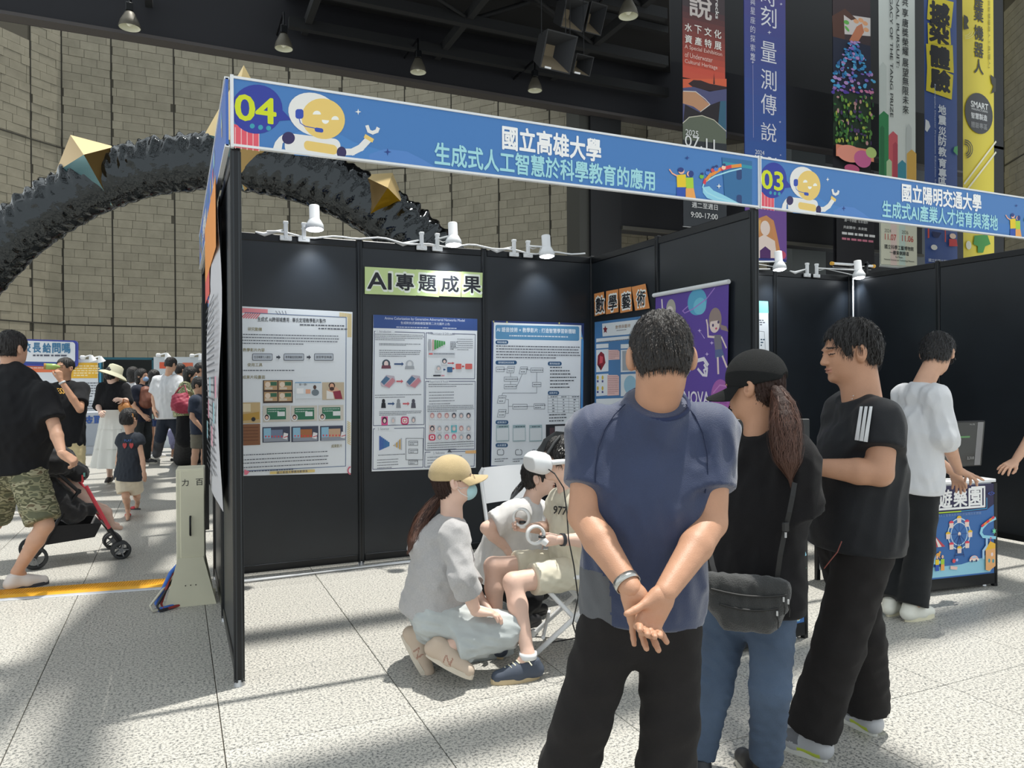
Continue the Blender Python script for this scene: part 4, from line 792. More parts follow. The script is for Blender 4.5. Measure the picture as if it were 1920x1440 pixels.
# ------------------------------------------------ high-bay lamps
for k, (u, v, s) in enumerate(((243, 40, 38), (532, 80, 33), (784, 125, 30), (1003, 160, 27), (1178, 18, 37))):
    d = 6.9*FPX/(705-v); c0 = D(u, v, d); R_ = s/2*d/FPX
    t = thing('pendant_lamp', ('dark bell-shaped ceiling lamp, '+('leftmost of the row', 'second from the left of the row', 'above the booth 04 board, middle of the row', 'below the loudspeakers', 'right of the loudspeakers, close to the top edge')[k]), 'lamp', c0, 'bell-shaped ceiling lamps')
    q = MB(); q.lathe(c0, V(0, 0, 1), [(-.13, R_), (-.12, R_*1.03), (0, R_*.86), (.1, R_*.6), (.17, R_*.42), (.2, 0)], mat((92, 88, 78), .5, metal=.3), 24); q.build('shade', t)
    q = MB(); q.lathe(c0, V(0, 0, 1), [(-.125, R_*.97), (0, R_*.8), (.09, R_*.5), (.1, 0)], mat((226, 226, 206), .4), 24); q.sphere(c0+V(0, 0, -.0), (.07, .07, .1), mat((236, 236, 220), .3)); q.build('reflector', t)
    q = MB(); q.box(c0+V(0, 0, .27), (.13, .13, .16), M_POST, bev=.01); q.tube([c0+V(0, 0, .3), c0+V(0, 0, .62), V(c0[0], 13.45, c0[2]+.62)], .02, M_POST, 6); q.build('hanger', t)
# loudspeakers
def speaker(u0, v0, u1, v1, d, label, horn=True, logo=False):
    a = D(u0, v0, d); b = D(u1, v1, d); w = abs((b-a)@RT); h = abs(a[2]-b[2]); c0 = (a+b)/2
    R = rotz(-YAW+.5)@np.array([[1, 0, 0], [0, math.cos(.45), -math.sin(.45)], [0, math.sin(.45), math.cos(.45)]])
    t = thing('loudspeaker', label, 'loudspeaker', c0, 'black loudspeakers hung under the ceiling')
    q = MB(); dk = mat((30, 31, 34), .6); f = [(-w/2, -h/2), (w/2, -h/2), (w/2, h/2), (-w/2, h/2)]
    P3 = lambda x, y, z: c0+R@V(x, y, z)
    vs = [P3(x, -.28, z) for x, z in f]+[P3(x*.45, .3, z*.7) for x, z in f]
    q.add(vs, [(4, 5, 6, 7), (0, 1, 5, 4), (1, 2, 6, 5), (2, 3, 7, 6), (3, 0, 4, 7)], dk)
    fi = [(x*.93, z*.93) for x, z in f]; vs = [P3(x, -.28, z) for x, z in f]+[P3(x, -.281, z) for x, z in fi]+[P3(x*.3, .05, z*.3) for x, z in f]
    q.add(vs, [(0, 1, 5, 4), (1, 2, 6, 5), (2, 3, 7, 6), (3, 0, 4, 7)], dk); q.add(vs, [(4, 5, 9, 8), (8, 9, 10, 11)], mat((120, 108, 88), .8)); q.add(vs, [(5, 6, 10, 9), (6, 7, 11, 10), (7, 4, 8, 11)], mat((50, 52, 56), .7)); q.build('cabinet', t)
    if logo: q = MB(); q.box(P3(-w*.25, -.285, -h*.45), (.12, .01, .03), M_WHITE, R=R); q.build('badge', t)
    q = MB()
    for s_ in (-1, 1): p_ = P3(s_*w*.4, 0, h*.35); q.tube([p_, V(p_[0], p_[1], 9.2)], .008, M_POST, 4)
    q.build('wire', t)
speaker(1040, 0, 1088, 52, 14.2, 'black horn loudspeaker at the top edge, left one of the upper pair'); speaker(1086, 8, 1122, 60, 14.6, 'black horn loudspeaker at the top edge, right one of the upper pair')
speaker(1000, 62, 1066, 128, 12.6, 'large black loudspeaker with tan underside below the upper pair', logo=True); speaker(1060, 102, 1098, 136, 13.3, 'small tilted black loudspeaker at the lower right of the cluster', logo=True)

# ------------------------------------------------ foil arch with golden stars
AD = 9.2; AC = D(404, 872, AD); kx = AD/FPX; AX, AZ = RT, V(0, 0, 1)
AN = -nrm(np.cross(AX, AZ)); AN = AN if AN@(-fw) > 0 else -AN
R0 = 567*kx; r0 = 52*kx
t = thing('foil_arch', 'tall arch wrapped in crinkled glossy black foil behind booth 04', 'arch', AC*V(1, 1, 0))
foil = mat((60, 63, 65), .09, spec=1.0, metal=.9, name='foil', bump=.8, bscale=3.2, bdist=.045); q = MB(); vs = []; fs = []; NA, NB = 640, 44; r = random.Random(9); rs = np.random.RandomState(4)
ph = rs.rand(10)*6.28; fa = rs.uniform(20, 110, 10); fb_ = rs.randint(-5, 6, 10)
for i in range(NA):
    th = math.radians(205-230*i/(NA-1)); cdir = AX*math.cos(th)+AZ*math.sin(th)
    for j in range(NB):
        a = 2*math.pi*j/NB; 
        w1 = sum(math.sin(th*fa[k]+a*fb_[k]+ph[k]+1.5*math.sin(a*3+th*7+k)) for k in range(10))/10
        upper = max(0, math.cos(a))**.5 if math.cos(a) > 0 else 0
        rr_ = r0*(.96+.30*abs(w1)*(.35+.9*upper)-.07*math.sin(th*150+3*w1+2*math.sin(a*2))*(.35+upper)*.6)
        vs.append(AC+cdir*(R0+rr_*math.cos(a))+AN*rr_*.8*math.sin(a))
for i in range(NA-1):
    for j in range(NB): fs.append((i*NB+j, (i+1)*NB+j, (i+1)*NB+(j+1) % NB, i*NB+(j+1) % NB))
q.add(vs, fs, foil, True); q.build('foil_wrap', t)
def gem(label, ring, ctr, cl, dz=.55):
    t = thing('gold_star', label, 'ornament', D(ctr[0], ctr[1], AD-.35)); q = MB()
    vs = [D(u, v, AD-.1) for u, v in ring]+[D(ctr[0], ctr[1], AD-dz), D(ctr[0], ctr[1], AD+.45)]; n = len(ring); cols = {'l': mat((236, 208, 150), .3, metal=.55), 'g': mat((206, 174, 116), .28, metal=.6), 'b': mat((132, 106, 62), .22, metal=.6), 't': mat((120, 160, 166), .2, metal=.5), 'y': mat((206, 160, 40), .22, metal=.6)}  # facet colours have the lit gold and the bluish mirror reflection painted in
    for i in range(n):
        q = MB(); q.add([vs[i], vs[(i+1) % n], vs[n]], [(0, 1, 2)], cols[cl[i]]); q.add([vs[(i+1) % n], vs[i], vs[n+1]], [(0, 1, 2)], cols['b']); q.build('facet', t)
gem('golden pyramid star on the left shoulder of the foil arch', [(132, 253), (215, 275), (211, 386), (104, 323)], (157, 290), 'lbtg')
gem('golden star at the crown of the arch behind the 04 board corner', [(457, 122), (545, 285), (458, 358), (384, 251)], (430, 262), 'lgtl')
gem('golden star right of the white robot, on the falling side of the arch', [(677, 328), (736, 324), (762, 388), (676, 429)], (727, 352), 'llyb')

# ------------------------------------------------ floor strip and power box by the left wall
t = thing('cable_cover', 'yellow ribbed cable cover strip running across the aisle floor', 'cable cover', (-1.3, 2.3, 0))
a, b = P(330, 1100, 'z', 0), P(-60, 1128, 'z', 0); dr = nrm(b-a); nr = V(-dr[1], dr[0], 0); nr = nr if nr[1] > 0 else -nr; L_ = np.linalg.norm(b-a)+.6
q = MB(); prof = [(0, 0), (.03, .012), (.05, .013), (.2, .013), (.24, 0)]
q.prism([a+nr*x+V(0, 0, z+.001) for x, z in prof], dr*L_, mat((240, 176, 40), .5, var=.12, scale=9)); q.build('cover', t)
q = MB()
for k in range(110): q.box(a+dr*(k*L_/110+.01)+nr*.125+V(0, 0, .015), (.006, .13, .003), mat((214, 150, 30), .5), R=basis(dr, nr, V(0, 0, 1)))
tag(q.build('ribs', t), kind='stuff')
q = MB(); q.prism([a+nr*x+V(0, 0, z+.001) for x, z in ((-.045, 0), (-.04, .004), (-.005, .006), (0, 0))], dr*L_, mat((214, 218, 226), .35, metal=.3)); q.build('edge_strip', t)
bx0, bx1 = P(330, 1140, 'z', 0), P(407, 1132, 'z', 0); ex = nrm(bx1-bx0); ey = V(-ex[1], ex[0], 0); Rb = basis(ex, ey, V(0, 0, 1)); c0 = (P(368, 1080, 'z', 0)+P(375, 1050, 'z', 0))/2; c0 = bx0*.5+bx1*.5+ey*.16-ex*.035
t = thing('power_cabinet', 'cream metal power box standing on a flared foot against the left wall', 'power box', c0)
zt = D(360, 878, 4.75)[2]
q = MB(); q.box(c0+V(0, 0, (zt+.1)/2)+ex*.0, (.165, .22, zt-.1), M_CREAM, R=Rb, bev=.005); q.build('cabinet_body', t)
q = MB(); q.box(c0+V(0, 0, (zt+.12)/2)-ey*.112+ex*.012, (.14, .012, zt-.14), M_CREAM, R=Rb, bev=.003); dd = q.build('door', t)
q = MB(); q.tube([c0-ey*.12+V(0, 0, .56), c0-ey*.14+V(0, 0, .55), c0-ey*.14+V(0, 0, .45), c0-ey*.12+V(0, 0, .44)], .006, M_POST, 8); q.build('handle', dd)
q = MB()
for s_ in (-1,): q.prism([c0-ey*.155+ex*-.15, c0-ey*.155+ex*.15, c0-ey*.13+ex*.075+V(0, 0, .3), c0-ey*.13-ex*.075+V(0, 0, .3)], ey*.012, M_CREAM)
q.prism([c0+ey*.14-ex*.15, c0+ey*.14+ex*.13, c0+ey*.115+ex*.075+V(0, 0, .3), c0+ey*.115-ex*.075+V(0, 0, .3)], -ey*.012, M_CREAM); q.box(c0+V(0, 0, .012), (.28, .3, .02), M_CREAM, R=Rb)
for k in range(3): q.sphere(c0-ey*.146+ex*(-.03+.03*k)+V(0, 0, .13), .004, M_POST, n=6)
q.build('foot', t)
cv = Canvas.free(c0-ey*.119+V(0, 0, 0), ex, -ey); cv.textl(-.028, zt-.085, '力', .042, (44, 46, 44), .01); cv.textl(.055, zt-.085, '百', .042, (44, 46, 44), .01); cv.done(t)
for k, (c, x) in enumerate((((60, 110, 200), -.13), ((150, 50, 46), -.10), ((200, 196, 180), -.16), ((40, 40, 44), -.12))):
    q = MB(); q.tube([c0+ex*-.06-ey*.02+V(0, 0, .26-.02*k), c0+ex*(-.12)-ey*.06+V(0, 0, .2-.02*k), c0+ex*(x-.07)-ey*(.12+.02*k)+V(0, 0, .03), c0+ex*(x-.05)-ey*(.2+.01*k)+V(0, 0, .012), c0+ex*(x+.1)-ey*.1+V(0, 0, .012)], .008 if k != 0 else .012, c, 8); q.build('cable', t)

# ------------------------------------------------ counters with printed fronts, monitors
def counter(label, A, B, h, dep, first=True):
    A, B = np.array(A, float), np.array(B, float); ex = nrm(B-A); ey = V(-ex[1], ex[0], 0); L_ = np.linalg.norm(B-A); R = basis(ex, ey, V(0, 0, 1)); m_ = (A+B)/2+ey*dep/2
    t = thing('display_counter', label, 'counter', m_)
    q = MB(); q.box(m_+V(0, 0, h/2+.03), (L_-.01, dep-.01, h-.09), mat((232, 234, 236), .5), R=R); q.build('cabinet', t)
    q = MB(); q.box(m_+V(0, 0, h-.012), (L_+.02, dep+.02, .022), M_WHITE, R=R, bev=.003); q.build('counter_top', t)
    q = MB()
    for s in (0, 1):
        for o in (0, 1): q.box(A+ex*(L_*s)+ey*(dep*o)+V(0, 0, h/2-.015), (.03, .03, h-.02), M_POST, R=R, bev=.003)
    q.box((A+B)/2+V(0, 0, .055), (L_, .03, .07), M_POST, R=R); q.build('frame', t)
    for s in (.06, .94):
        q = MB(); q.tube([A+ex*L_*s+ey*.03, A+ex*L_*s+ey*.03+V(0, 0, .03)], [.022, .016], M_STEEL, 10); q.build('foot', t)
    cv = Canvas.free(A-ey*.012, ex, -ey, .0008)
    return t, cv, L_
def park(cv, L_, h):   # shared printed front: title, ferris wheel, roundabout, tents, coaster
    s = 1.0; X0 = L_-1.0
    def q_(x, y): return (X0+x, y)
    def poly(l, c): cv.polyl([q_(*p) for p in l], c)
    def ell(x, y, rx, ry, c, n=20, a0=0, a1=360):
        poly([(x+rx*math.cos(math.radians(a0+(a1-a0)*i/n)), y+ry*math.sin(math.radians(a0+(a1-a0)*i/n))) for i in range(n+(a1-a0 < 360))], c)
    def line(l, w, c): cv.linel([q_(*p) for p in l], w, c)
    x0 = .03-X0 if X0 > 0 else .03
    cv.rectl(.015, .09, L_-.015, h-.03, (58, 108, 172)); cv.polyl([(.015, .50*h/.72), (L_-.08, .515*h/.72), (L_-.015, .55*h/.72), (L_-.015, h-.03), (.015, h-.03)], (42, 38, 76))
    cv.polyl([(.015, .10), (L_-.05, .10), (L_-.015, .15), (L_-.015, .26), (L_-.12, .2), (L_-.3, .17), (.015, .165)], (150, 206, 226))
    for k, ch in enumerate('智慧遊樂園'): cv.textl(X0+.31+k*.128, .612, ch, .115, (240, 240, 240), .03, Wd=.112)
    poly([(.38, .50), (.40, .508), (.39, .53), (.375, .515)], (240, 240, 240)); line([(.48, .545), (.9, .545), (.9, .675), (.79, .675)], .014, (240, 240, 240))
    line([(.44, .523), (.70, .523)], .008, (180, 214, 60)); line([(.70, .523), (.92, .53), (.92, .6)], .006, (60, 150, 200)); cv.textl(X0+.385, .505, '旅', .03, (180, 214, 60), .03); cv.textl(X0+.66, .503, '教育部人工智慧與新興科技議題探索體驗', .018, (120, 150, 200), .01, Wd=.42)
    ell(.68, .375, .098, .105, (200, 224, 240), 30); ell(.68, .375, .09, .097, (58, 108, 172), 30); ell(.68, .375, .072, .078, (200, 224, 240), 30); ell(.68, .375, .066, .072, (58, 108, 172), 30)
    for k in range(8):
        a = k*math.pi/4; line([(.68, .375), (.68+.07*math.cos(a), .375+.075*math.sin(a))], .003, (30, 60, 130)); x, y = .68+.094*math.cos(a), .375+.1*math.sin(a)
        poly([(x-.016, y-.028), (x+.016, y-.028), (x+.018, y+.004), (x-.018, y+.004)], (240, 216, 206)); ell(x, y+.004, .02, .016, ((236, 190, 50), (226, 70, 90))[k % 2], 8, 0, 180)
    ell(.68, .375, .012, .013, (240, 220, 210)); line([(.68, .37), (.64, .22)], .004, (30, 50, 110)); line([(.68, .37), (.72, .22)], .004, (30, 50, 110)); line([(.64, .235), (.72, .235)], .004, (30, 50, 110))
    # roundabout
    for k in range(6): poly([(.47, .38), (.38+k*.03, .30), (.41+k*.03, .30)], ((236, 226, 220), (196, 70, 84))[k % 2])
    line([(.47, .30), (.47, .215)], .02, (150, 190, 226)); line([(.40, .2), (.54, .2)], .02, (150, 206, 226))
    for x in (.435, .5): ell(x, .25, .018, .012, (238, 170, 70), 10); line([(x, .25), (x-.012, .225)], .006, (238, 170, 70)); line([(x, .25), (x+.014, .228)], .006, (238, 170, 70)); ell(x+.014, .265, .009, .008, (238, 170, 70), 8)
    # tents
    for k in range(6): poly([(.34, .29), (.28+k*.022, .21), (.302+k*.022, .21)], ((226, 84, 100), (196, 50, 76))[k % 2])
    poly([(.285, .21), (.41, .21), (.41, .15), (.285, .15)], (214, 62, 84)); poly([(.33, .2), (.352, .2), (.352, .165), (.33, .165)], (240, 236, 230)); ell(.385, .165, .012, .02, (60, 50, 110), 10)
    for k in range(4): ell(.30+.03*k, .208, .012, .01, ((240, 200, 60), (60, 90, 180))[k % 2], 8, 180, 360)
    for (x, c1, c2) in ((.49, (240, 206, 50), (44, 84, 178)), (.535, (170, 210, 60), (244, 170, 90))): ell(x, .235, .009, .012, (240, 190, 160), 10); poly([(x-.015, .22), (x+.015, .22), (x+.014, .185), (x-.014, .185)], c1); poly([(x-.014, .185), (x+.014, .185), (x+.015, .145), (x-.015, .145)], c2)
    ell(.63, .2, .014, .014, (226, 80, 90), 10); poly([(.6, .17), (.66, .16), (.655, .14), (.6, .148)], (240, 200, 190)); ell(.655, .205, .01, .01, (180, 190, 240), 8)
    ell(.80, .20, .036, .024, (240, 190, 180), 14, 0, 180); line([(.765, .195), (.838, .195)], .014, (250, 226, 214)); ell(.782, .188, .008, .009, (60, 70, 110), 8); ell(.82, .188, .008, .009, (60, 70, 110), 8); ell(.80, .208, .02, .012, (170, 210, 240), 8, 0, 180)
    # coaster and tower
    line([(.985, .46), (.92, .44), (.87, .40), (.86, .37), (.88, .345), (.985, .33)], .02, (150, 214, 236)); 
    for k in range(5): line([(.87+.022*k, .415+.012*k), (.885+.022*k, .424+.011*k)], .016, ((226, 60, 76), (238, 150, 60))[k % 2])
    line([(.91, .33), (.91, .28), (.88, .25), (.88, .2)], .018, (170, 206, 236)); poly([(.90, .255), (.985, .27), (.985, .14), (.93, .11), (.9, .12)], (240, 180, 120)); poly([(.895, .25), (.94, .31), (.985, .29), (.985, .26)], (244, 190, 60)); ell(.955, .22, .01, .013, (246, 226, 226), 10); ell(.93, .18, .009, .014, (80, 160, 170), 10); ell(.965, .175, .009, .014, (80, 160, 170), 10); line([(.94, .31), (.94, .335), (.955, .328)], .004, (226, 70, 90))
    poly([((.975+.02*(1 if i % 2 == 0 else .45)*math.sin(i*math.pi/6)), .375+.022*(1 if i % 2 == 0 else .45)*math.cos(i*math.pi/6)) for i in range(12)], (120, 220, 170))
A, B = P(1700, 1116.5, 'z', 0), P(1864, 1098, 'z', 0); ex = nrm(B-A); hC = .725
t, cv, L_ = counter('printed counter with a ferris wheel picture in front of booth 03', B-ex*1.02, B, hC, .5); park(cv, L_, hC); cv.textl(L_-.05, .63, '</>', .03, (60, 90, 180), .01); cv.done(t)
CT = (B-ex*1.02, B, ex, V(-ex[1], ex[0], 0))
B2 = P(1508, 1195, 'z', 0); A2 = B2+V(-.80, -.05, 0)
t, cv, L2 = counter('printed counter mostly hidden behind the woman in the black cap', A2, B2, hC, .42); park(cv, L2, hC); cv.done(t)
# monitor on the right counter
mc = D(1800, 832, 5.12); dirx = nrm(D(1833, 870, 5.2)*V(1, 1, 0)-D(1755, 870, 5.1)*V(1, 1, 0)); dny = V(dirx[1], -dirx[0], 0); R = basis(dirx, -dny, V(0, 0, 1)); R = R@np.array([[1, 0, 0], [0, math.cos(.1), -math.sin(.1)], [0, math.sin(.1), math.cos(.1)]])
t = thing('computer_monitor', 'dark computer monitor on the printed counter of booth 03', 'monitor', V(mc[0], mc[1], hC)); mc = mc-dirx*.06
q = MB(); q.box(mc, (.50, .03, .315), M_POST, R=R, bev=.004); q.build('frame', t)
q = MB(); q.box(mc+R@V(0, -.0165, 0), (.485, .002, .30), mat((60, 62, 62), .25), R=R); q.build('screen', t)
q = MB(); q.box(mc+R@V(.205, -.018, 0), (.05, .002, .30), mat((128, 128, 130), .4), R=R); q.box(mc+R@V(.07, -.018, .05), (.1, .002, .012), mat((90, 140, 90), .4), R=R); q.build('screen_graphics', t)
cvm = Canvas.free(mc+R@V(0, -.02, 0), R@V(1, 0, 0), R@V(0, -1, 0)); cvm.textl(.14, -.1, '3,310', .022, (170, 170, 170)); cvm.textl(.13, .135, '19.6 (70)', .012, (170, 170, 170)); cvm.done(t)
q = MB(); q.box(V(mc[0], mc[1]+.03, (hC+mc[2]-.1)/2), (.06, .03, mc[2]-hC-.0), M_POST, R=R); q.box(V(mc[0], mc[1]+.03, hC+.006), (.24, .18, .012), M_POST, R=rotz(.3), bev=.004); q.build('stand', t)
for k, (u, v, c, s) in enumerate(((1775, 889, (70, 74, 80), (.26, .16, .02)), (1800, 897, (226, 228, 226), (.3, .2, .004)))):
    p0 = P(u, v, 'z', hC); q = MB(); q.box(V(p0[0], p0[1]+.08, hC+.001+s[2]/2), s, mat(c, .5), R=rotz(-.1+.3*k), bev=.002); tag(q.build(('laptop', 'paper_sheet')[k], loc=p0), ('closed grey laptop lying on the right printed counter', 'white paper sheet lying on the right printed counter')[k], ('laptop', 'paper')[k])
p0 = D(1765, 873, 4.95); q = MB(); q.lathe(V(p0[0], p0[1], hC), V(0, 0, 1), [(0, .02), (.03, .02), (.031, 0)], mat((210, 190, 120), .4), 12); q.lathe(V(p0[0], p0[1], hC+.03), V(0, 0, 1), [(0, .016), (.05, .018), (.052, 0)], (225, 228, 230), 12); tag(q.build('small_bottle', loc=V(p0[0], p0[1], hC)), 'small pale bottle beside the monitor stand on the right counter', 'bottle')
# monitor on the second counter, behind the woman
a, b = D(1346, 786, 4.25), D(1516, 783, 4.25); zc = (a[2]+hC)/2+.05; mx = (a+b)/2; hx = nrm((b-a)*V(1, 1, 0)); R = basis(hx, V(-hx[1], hx[0], 0), V(0, 0, 1))
t = thing('computer_monitor', 'wide black monitor back behind the woman in the black cap', 'monitor', V(mx[0], mx[1], hC))
q = MB(); q.box(V(mx[0], mx[1], a[2]-.16), (np.linalg.norm(b-a), .035, .32), mat((38, 40, 42), .45), R=R, bev=.004); q.build('frame', t)
q = MB(); q.box(V(mx[0], mx[1]+.03, (hC+a[2]-.2)/2), (.07, .03, a[2]-.2-hC), M_POST, R=R); q.box(V(mx[0], mx[1]+.02, hC+.006), (.26, .19, .012), M_POST, R=R, bev=.003); q.build('stand', t)

# ------------------------------------------------ folding chairs
def chair(label, c0, ang, sh=.43):
    Rc = rotz(ang); t = thing('folding_chair', label, 'chair', c0, 'white metal folding chairs'); G = lambda x, y, z: np.array(c0)+Rc@V(x, y, z)   # x = forward
    q = MB(); vs = []; n = 8
    q.box(G(.02, 0, sh), (.38, .36, .022), M_WHITE, R=Rc, bev=.008); q.build('seat', t)
    for s_ in (-1, 1):
        q = MB(); q.tube([G(.24, s_*.21, .01), G(-.03, s_*.21, sh*.62), G(-.19, s_*.21, sh+.06), G(-.27, s_*.21, .80), G(-.262, s_*.19, .83)], .013, M_WHITE, 8); q.build('front_leg', t)
        q = MB(); q.tube([G(-.26, s_*.185, .01), G(.0, s_*.185, sh*.55), G(.17, s_*.185, sh-.02)], .012, M_WHITE, 8); q.build('rear_leg', t)
    q = MB(); q.tube([G(.15, -.21, .14), G(.15, .21, .14)], .009, M_WHITE, 8); q.tube([G(-.17, -.185, .14), G(-.17, .185, .14)], .009, M_WHITE, 8); q.build('crossbar', t)
    q = MB(); vs = []; fs = []
    for i, z in enumerate(np.linspace(.60, .83, 5)):
        for j, y in enumerate(np.linspace(-.205, .205, 9)): vs.append(G(-.225-.20*(z-.6)-.03*(1-(y/.205)**2), y*(1 if i < 3 else (1-.02*(i-2)**2)), z))
    for i in range(4):
        for j in range(8): fs.append((i*9+j, i*9+j+1, (i+1)*9+j+1, (i+1)*9+j))
    n0 = len(vs); vs2 = [p+Rc@V(-.012, 0, 0) for p in vs]; q.add(vs, fs, M_WHITE, True); q.add(vs2, [f[::-1] for f in fs], M_WHITE, True); q.build('backrest', t)
    for s_ in (-1, 1):
        for (x, z) in ((.24, .01), ): q = MB(); q.tube([G(x, s_*.21, .0), G(x-.01, s_*.21, .035)], .017, mat((205, 208, 210), .5), 8); q.build('foot_cap', t)
        q = MB(); q.tube([G(-.26, s_*.185, 0), G(-.25, s_*.185, .035)], .016, mat((205, 208, 210), .5), 8); q.build('foot_cap', t)
    return t
ch = D(1078, 1090, 3.85); chx = V(ch[0], ch[1], 0); aL = math.atan2(*( (-RT)[[1, 0]]))-.12
chair('white folding chair under the child with the headset', chx, aL)
ch2 = D(1000, 1000, 4.75); c2 = V(ch2[0]+.0, ch2[1]+.05, 0); chair('white folding chair empty against the back wall of booth 04', c2, math.pi*1.5+.15)

# ------------------------------------------------ stands at the far left
FY = 14.2
def far(u0, v0, u1, v1, col, th=.05, y=FY, m=None): 
    a, b = P(u0, v0, 'y', y), P(u1, v1, 'y', y); m = m or MB(); m.box(((a[0]+b[0])/2, y+th/2, (a[2]+b[2])/2), (abs(b[0]-a[0]), th, abs(a[2]-b[2])), mat(col, .6) if isinstance(col, tuple) else col); return m
def zfix(o): return o
t = thing('exhibition_stand', 'far white stand with orange and yellow text panels behind the men in black', 'stand', P(120, 845, 'y', FY)*V(1, 1, 0))
far(-160, 672, 187, 850, (222, 226, 230)).build('board', t); far(184, 671, 190, 850, (70, 150, 190), .1).build('edge_post', t)
cv = Canvas('y', FY-.004, .003); cv.rect(-40, 679, 104, 698, (236, 128, 84)); cv.dashes(-30, 682, 100, 697, 3, (250, 214, 196), 1, 2); cv.rect(133, 680, 183, 709, (238, 186, 60)); cv.dashes(138, 684, 180, 706, 5, (252, 232, 180), 1, 2.2)
cv.dashes(150, 716, 186, 745, 6, (90, 94, 104), 1, 1.6); cv.dashes(150, 750, 184, 768, 4, (120, 124, 134), .8, 1.6); cv.done(t)
t = thing('sign_board', 'far white sign with a thick blue edge reading 長給問嗎', 'sign', P(100, 680, 'y', FY-.1))
cvs = Canvas('y', FY-.12, .004)
q = MB(); q.prism([cvs.W(*cvs.L(u, v), -.10) for u, v in rr(-40, 633, 146, 683, 7, 5, sh=.03)], V(0, -.08, 0), (70, 80, 170)); q.build('backing', t)
cvs.poly(rr(-40, 636, 141, 675, 6, 5, sh=.03), (226, 230, 236)); cvs.poly(rr(-40, 676, 130, 680, 2, 4, sh=.02), (54, 80, 150))
for ch_, u in (('校', 50), ('長', 69), ('給', 88), ('問', 106), ('嗎', 124)): cvs.text(u, 652+(u-69)*.02, ch_, 18, (60, 120, 160), .03, wpx=15)
cvs.dashes(62, 663, 118, 670, 1, (80, 84, 100), 1, 3); cvs.done(t)
t = thing('table', 'far white-clothed table with large blue characters on its front', 'table', P(165, 852, 'y', FY-.9)*V(1, 1, 0))
a, b = P(-60, 778, 'y', FY-.9), P(189, 850, 'y', FY-.9); q = MB(); q.box(((a[0]+b[0])/2, FY-.6, a[2]/2), (b[0]-a[0], .6, a[2]), mat((196, 202, 212), .7)); q.build('tablecloth', t)
cv = Canvas('y', FY-.91, .004)
for ch_, u in (('科', 140), ('技', 164), ('取', 186)): cv.text(u, 789, ch_, 18, (60, 96, 168), .04, wpx=20)
cv.rect(-60, 800, 188, 835, (170, 178, 190)); cv.done(t)
t = thing('doorway', 'far dark doorway framed in teal behind the hat woman', 'doorway', P(240, 850, 'y', FY+.3)*V(1, 1, 0)); 
a, b = P(190, 672, 'y', FY+.3), P(287, 672, 'y', FY+.3)
q = MB(); q.box(((a[0]+b[0])/2, FY+.9, a[2]/2), (b[0]-a[0], .05, a[2]), mat((24, 28, 28), .8)); q.build('doorway_dark', t)  # near-black sheet painting the darkness inside the doorway
q = MB(); q.box(((a[0]+b[0])/2, FY+.3, a[2]), (b[0]-a[0]+.1, .08, .05), (40, 96, 112)); 
for p_ in (a, b): q.box((p_[0], FY+.3, a[2]/2), (.05, .08, a[2]), (40, 96, 112))
q.build('frame', t)
t = thing('exhibition_stand', 'far white stand with red and blue panels behind the man in the white shirt', 'stand', P(335, 845, 'y', FY)*V(1, 1, 0))
far(288, 669, 440, 850, (206, 214, 220)).build('board', t); cv = Canvas('y', FY-.004, .003)
cv.rect(299, 679, 312, 691, (226, 100, 70)); cv.rect(342, 680, 362, 690, (226, 120, 90)); cv.ell(376, 686, 7, 6, (90, 160, 210)); cv.dashes(295, 700, 420, 760, 9, (110, 114, 124), .9, 2); cv.done(t)
for k, (u, v) in enumerate(((155, 670), (172, 672), (297, 666), (360, 667))):
    p0 = P(u, v, 'y', FY-.04); t = thing('clamp_lamp', 'small white clamp lamp on the far stands, '+('left of the doorway, over the yellow panel', 'nearest the left doorway post', 'just right of the doorway', 'above the masked woman with the maroon bag')[k], 'lamp', p0, 'far small clamp lamps')
    q = MB(); q.box(p0, (.1, .1, .08), M_WHITE, bev=.02); q.build('clamp', t); q = MB(); q.tube([p0, p0+V(.16, -.15, .04)], .015, M_WHITE, 6); q.build('arm', t); q = MB(); q.lathe(p0+V(.16, -.15, .04), V(.3, .2, -1), [(0, .03), (.08, .06), (.12, .08)], M_WHITE, 10); q.build('lamp_head', t)

# ------------------------------------------------ pushchair
st = P(118, 1050, 'z', 0); fx = nrm((RT*.75+fw*.55)*V(1, 1, 0)); fy = V(-fx[1], fx[0], 0)
t = thing('pushchair', 'black folding pushchair with a red front bar pushed by the man in camouflage shorts', 'pushchair', st)
BK = mat((26, 27, 31), .85, sheen=.3, bump=.3, bscale=40); FRM = mat((40, 41, 44), .4, metal=.4)
G = lambda x, y, z: st+fx*x+fy*y+V(0, 0, z)
def wheel(p_, r_): 
    q = MB(); q.lathe(p_-fy*.018, fy, [(0, r_*.72), (0, r_), (.036, r_), (.036, r_*.72)], mat((60, 62, 64), .8), 24); q.lathe(p_-fy*.012, fy, [(0, .018), (0, r_*.2), (.024, r_*.2), (.024, .01)], (150, 152, 154), 12)
    for k in range(5): a = k*1.2566; q.tube([p_, p_+(fx*math.cos(a)+V(0, 0, 1)*math.sin(a))*r_*.8], .006, (150, 152, 154), 5)
    q.build('wheel', t)
for y in (-.22, .22):
    wheel(G(-.2, y, .085), .085)
    for o in (-.03, .03): wheel(G(.38, y+o, .07), .07)
    q = MB(); q.tube([G(-.2, y, .085), G(-.02, y, .40), G(.1, y, .58)], .013, FRM, 8); q.build('rear_leg', t)
    q = MB(); q.tube([G(.38, y, .12), G(.30, y, .25)], .016, FRM, 8); q.tube([G(.30, y, .25), G(.14, y, .60)], .014, mat((206, 70, 84), .4), 8); q.build('front_leg', t)
    q = MB(); q.tube([G(.1, y, .55), G(-.12, y, .80), G(-.34, y, .99)], .013, FRM, 8); q.build('handle_bar', t)
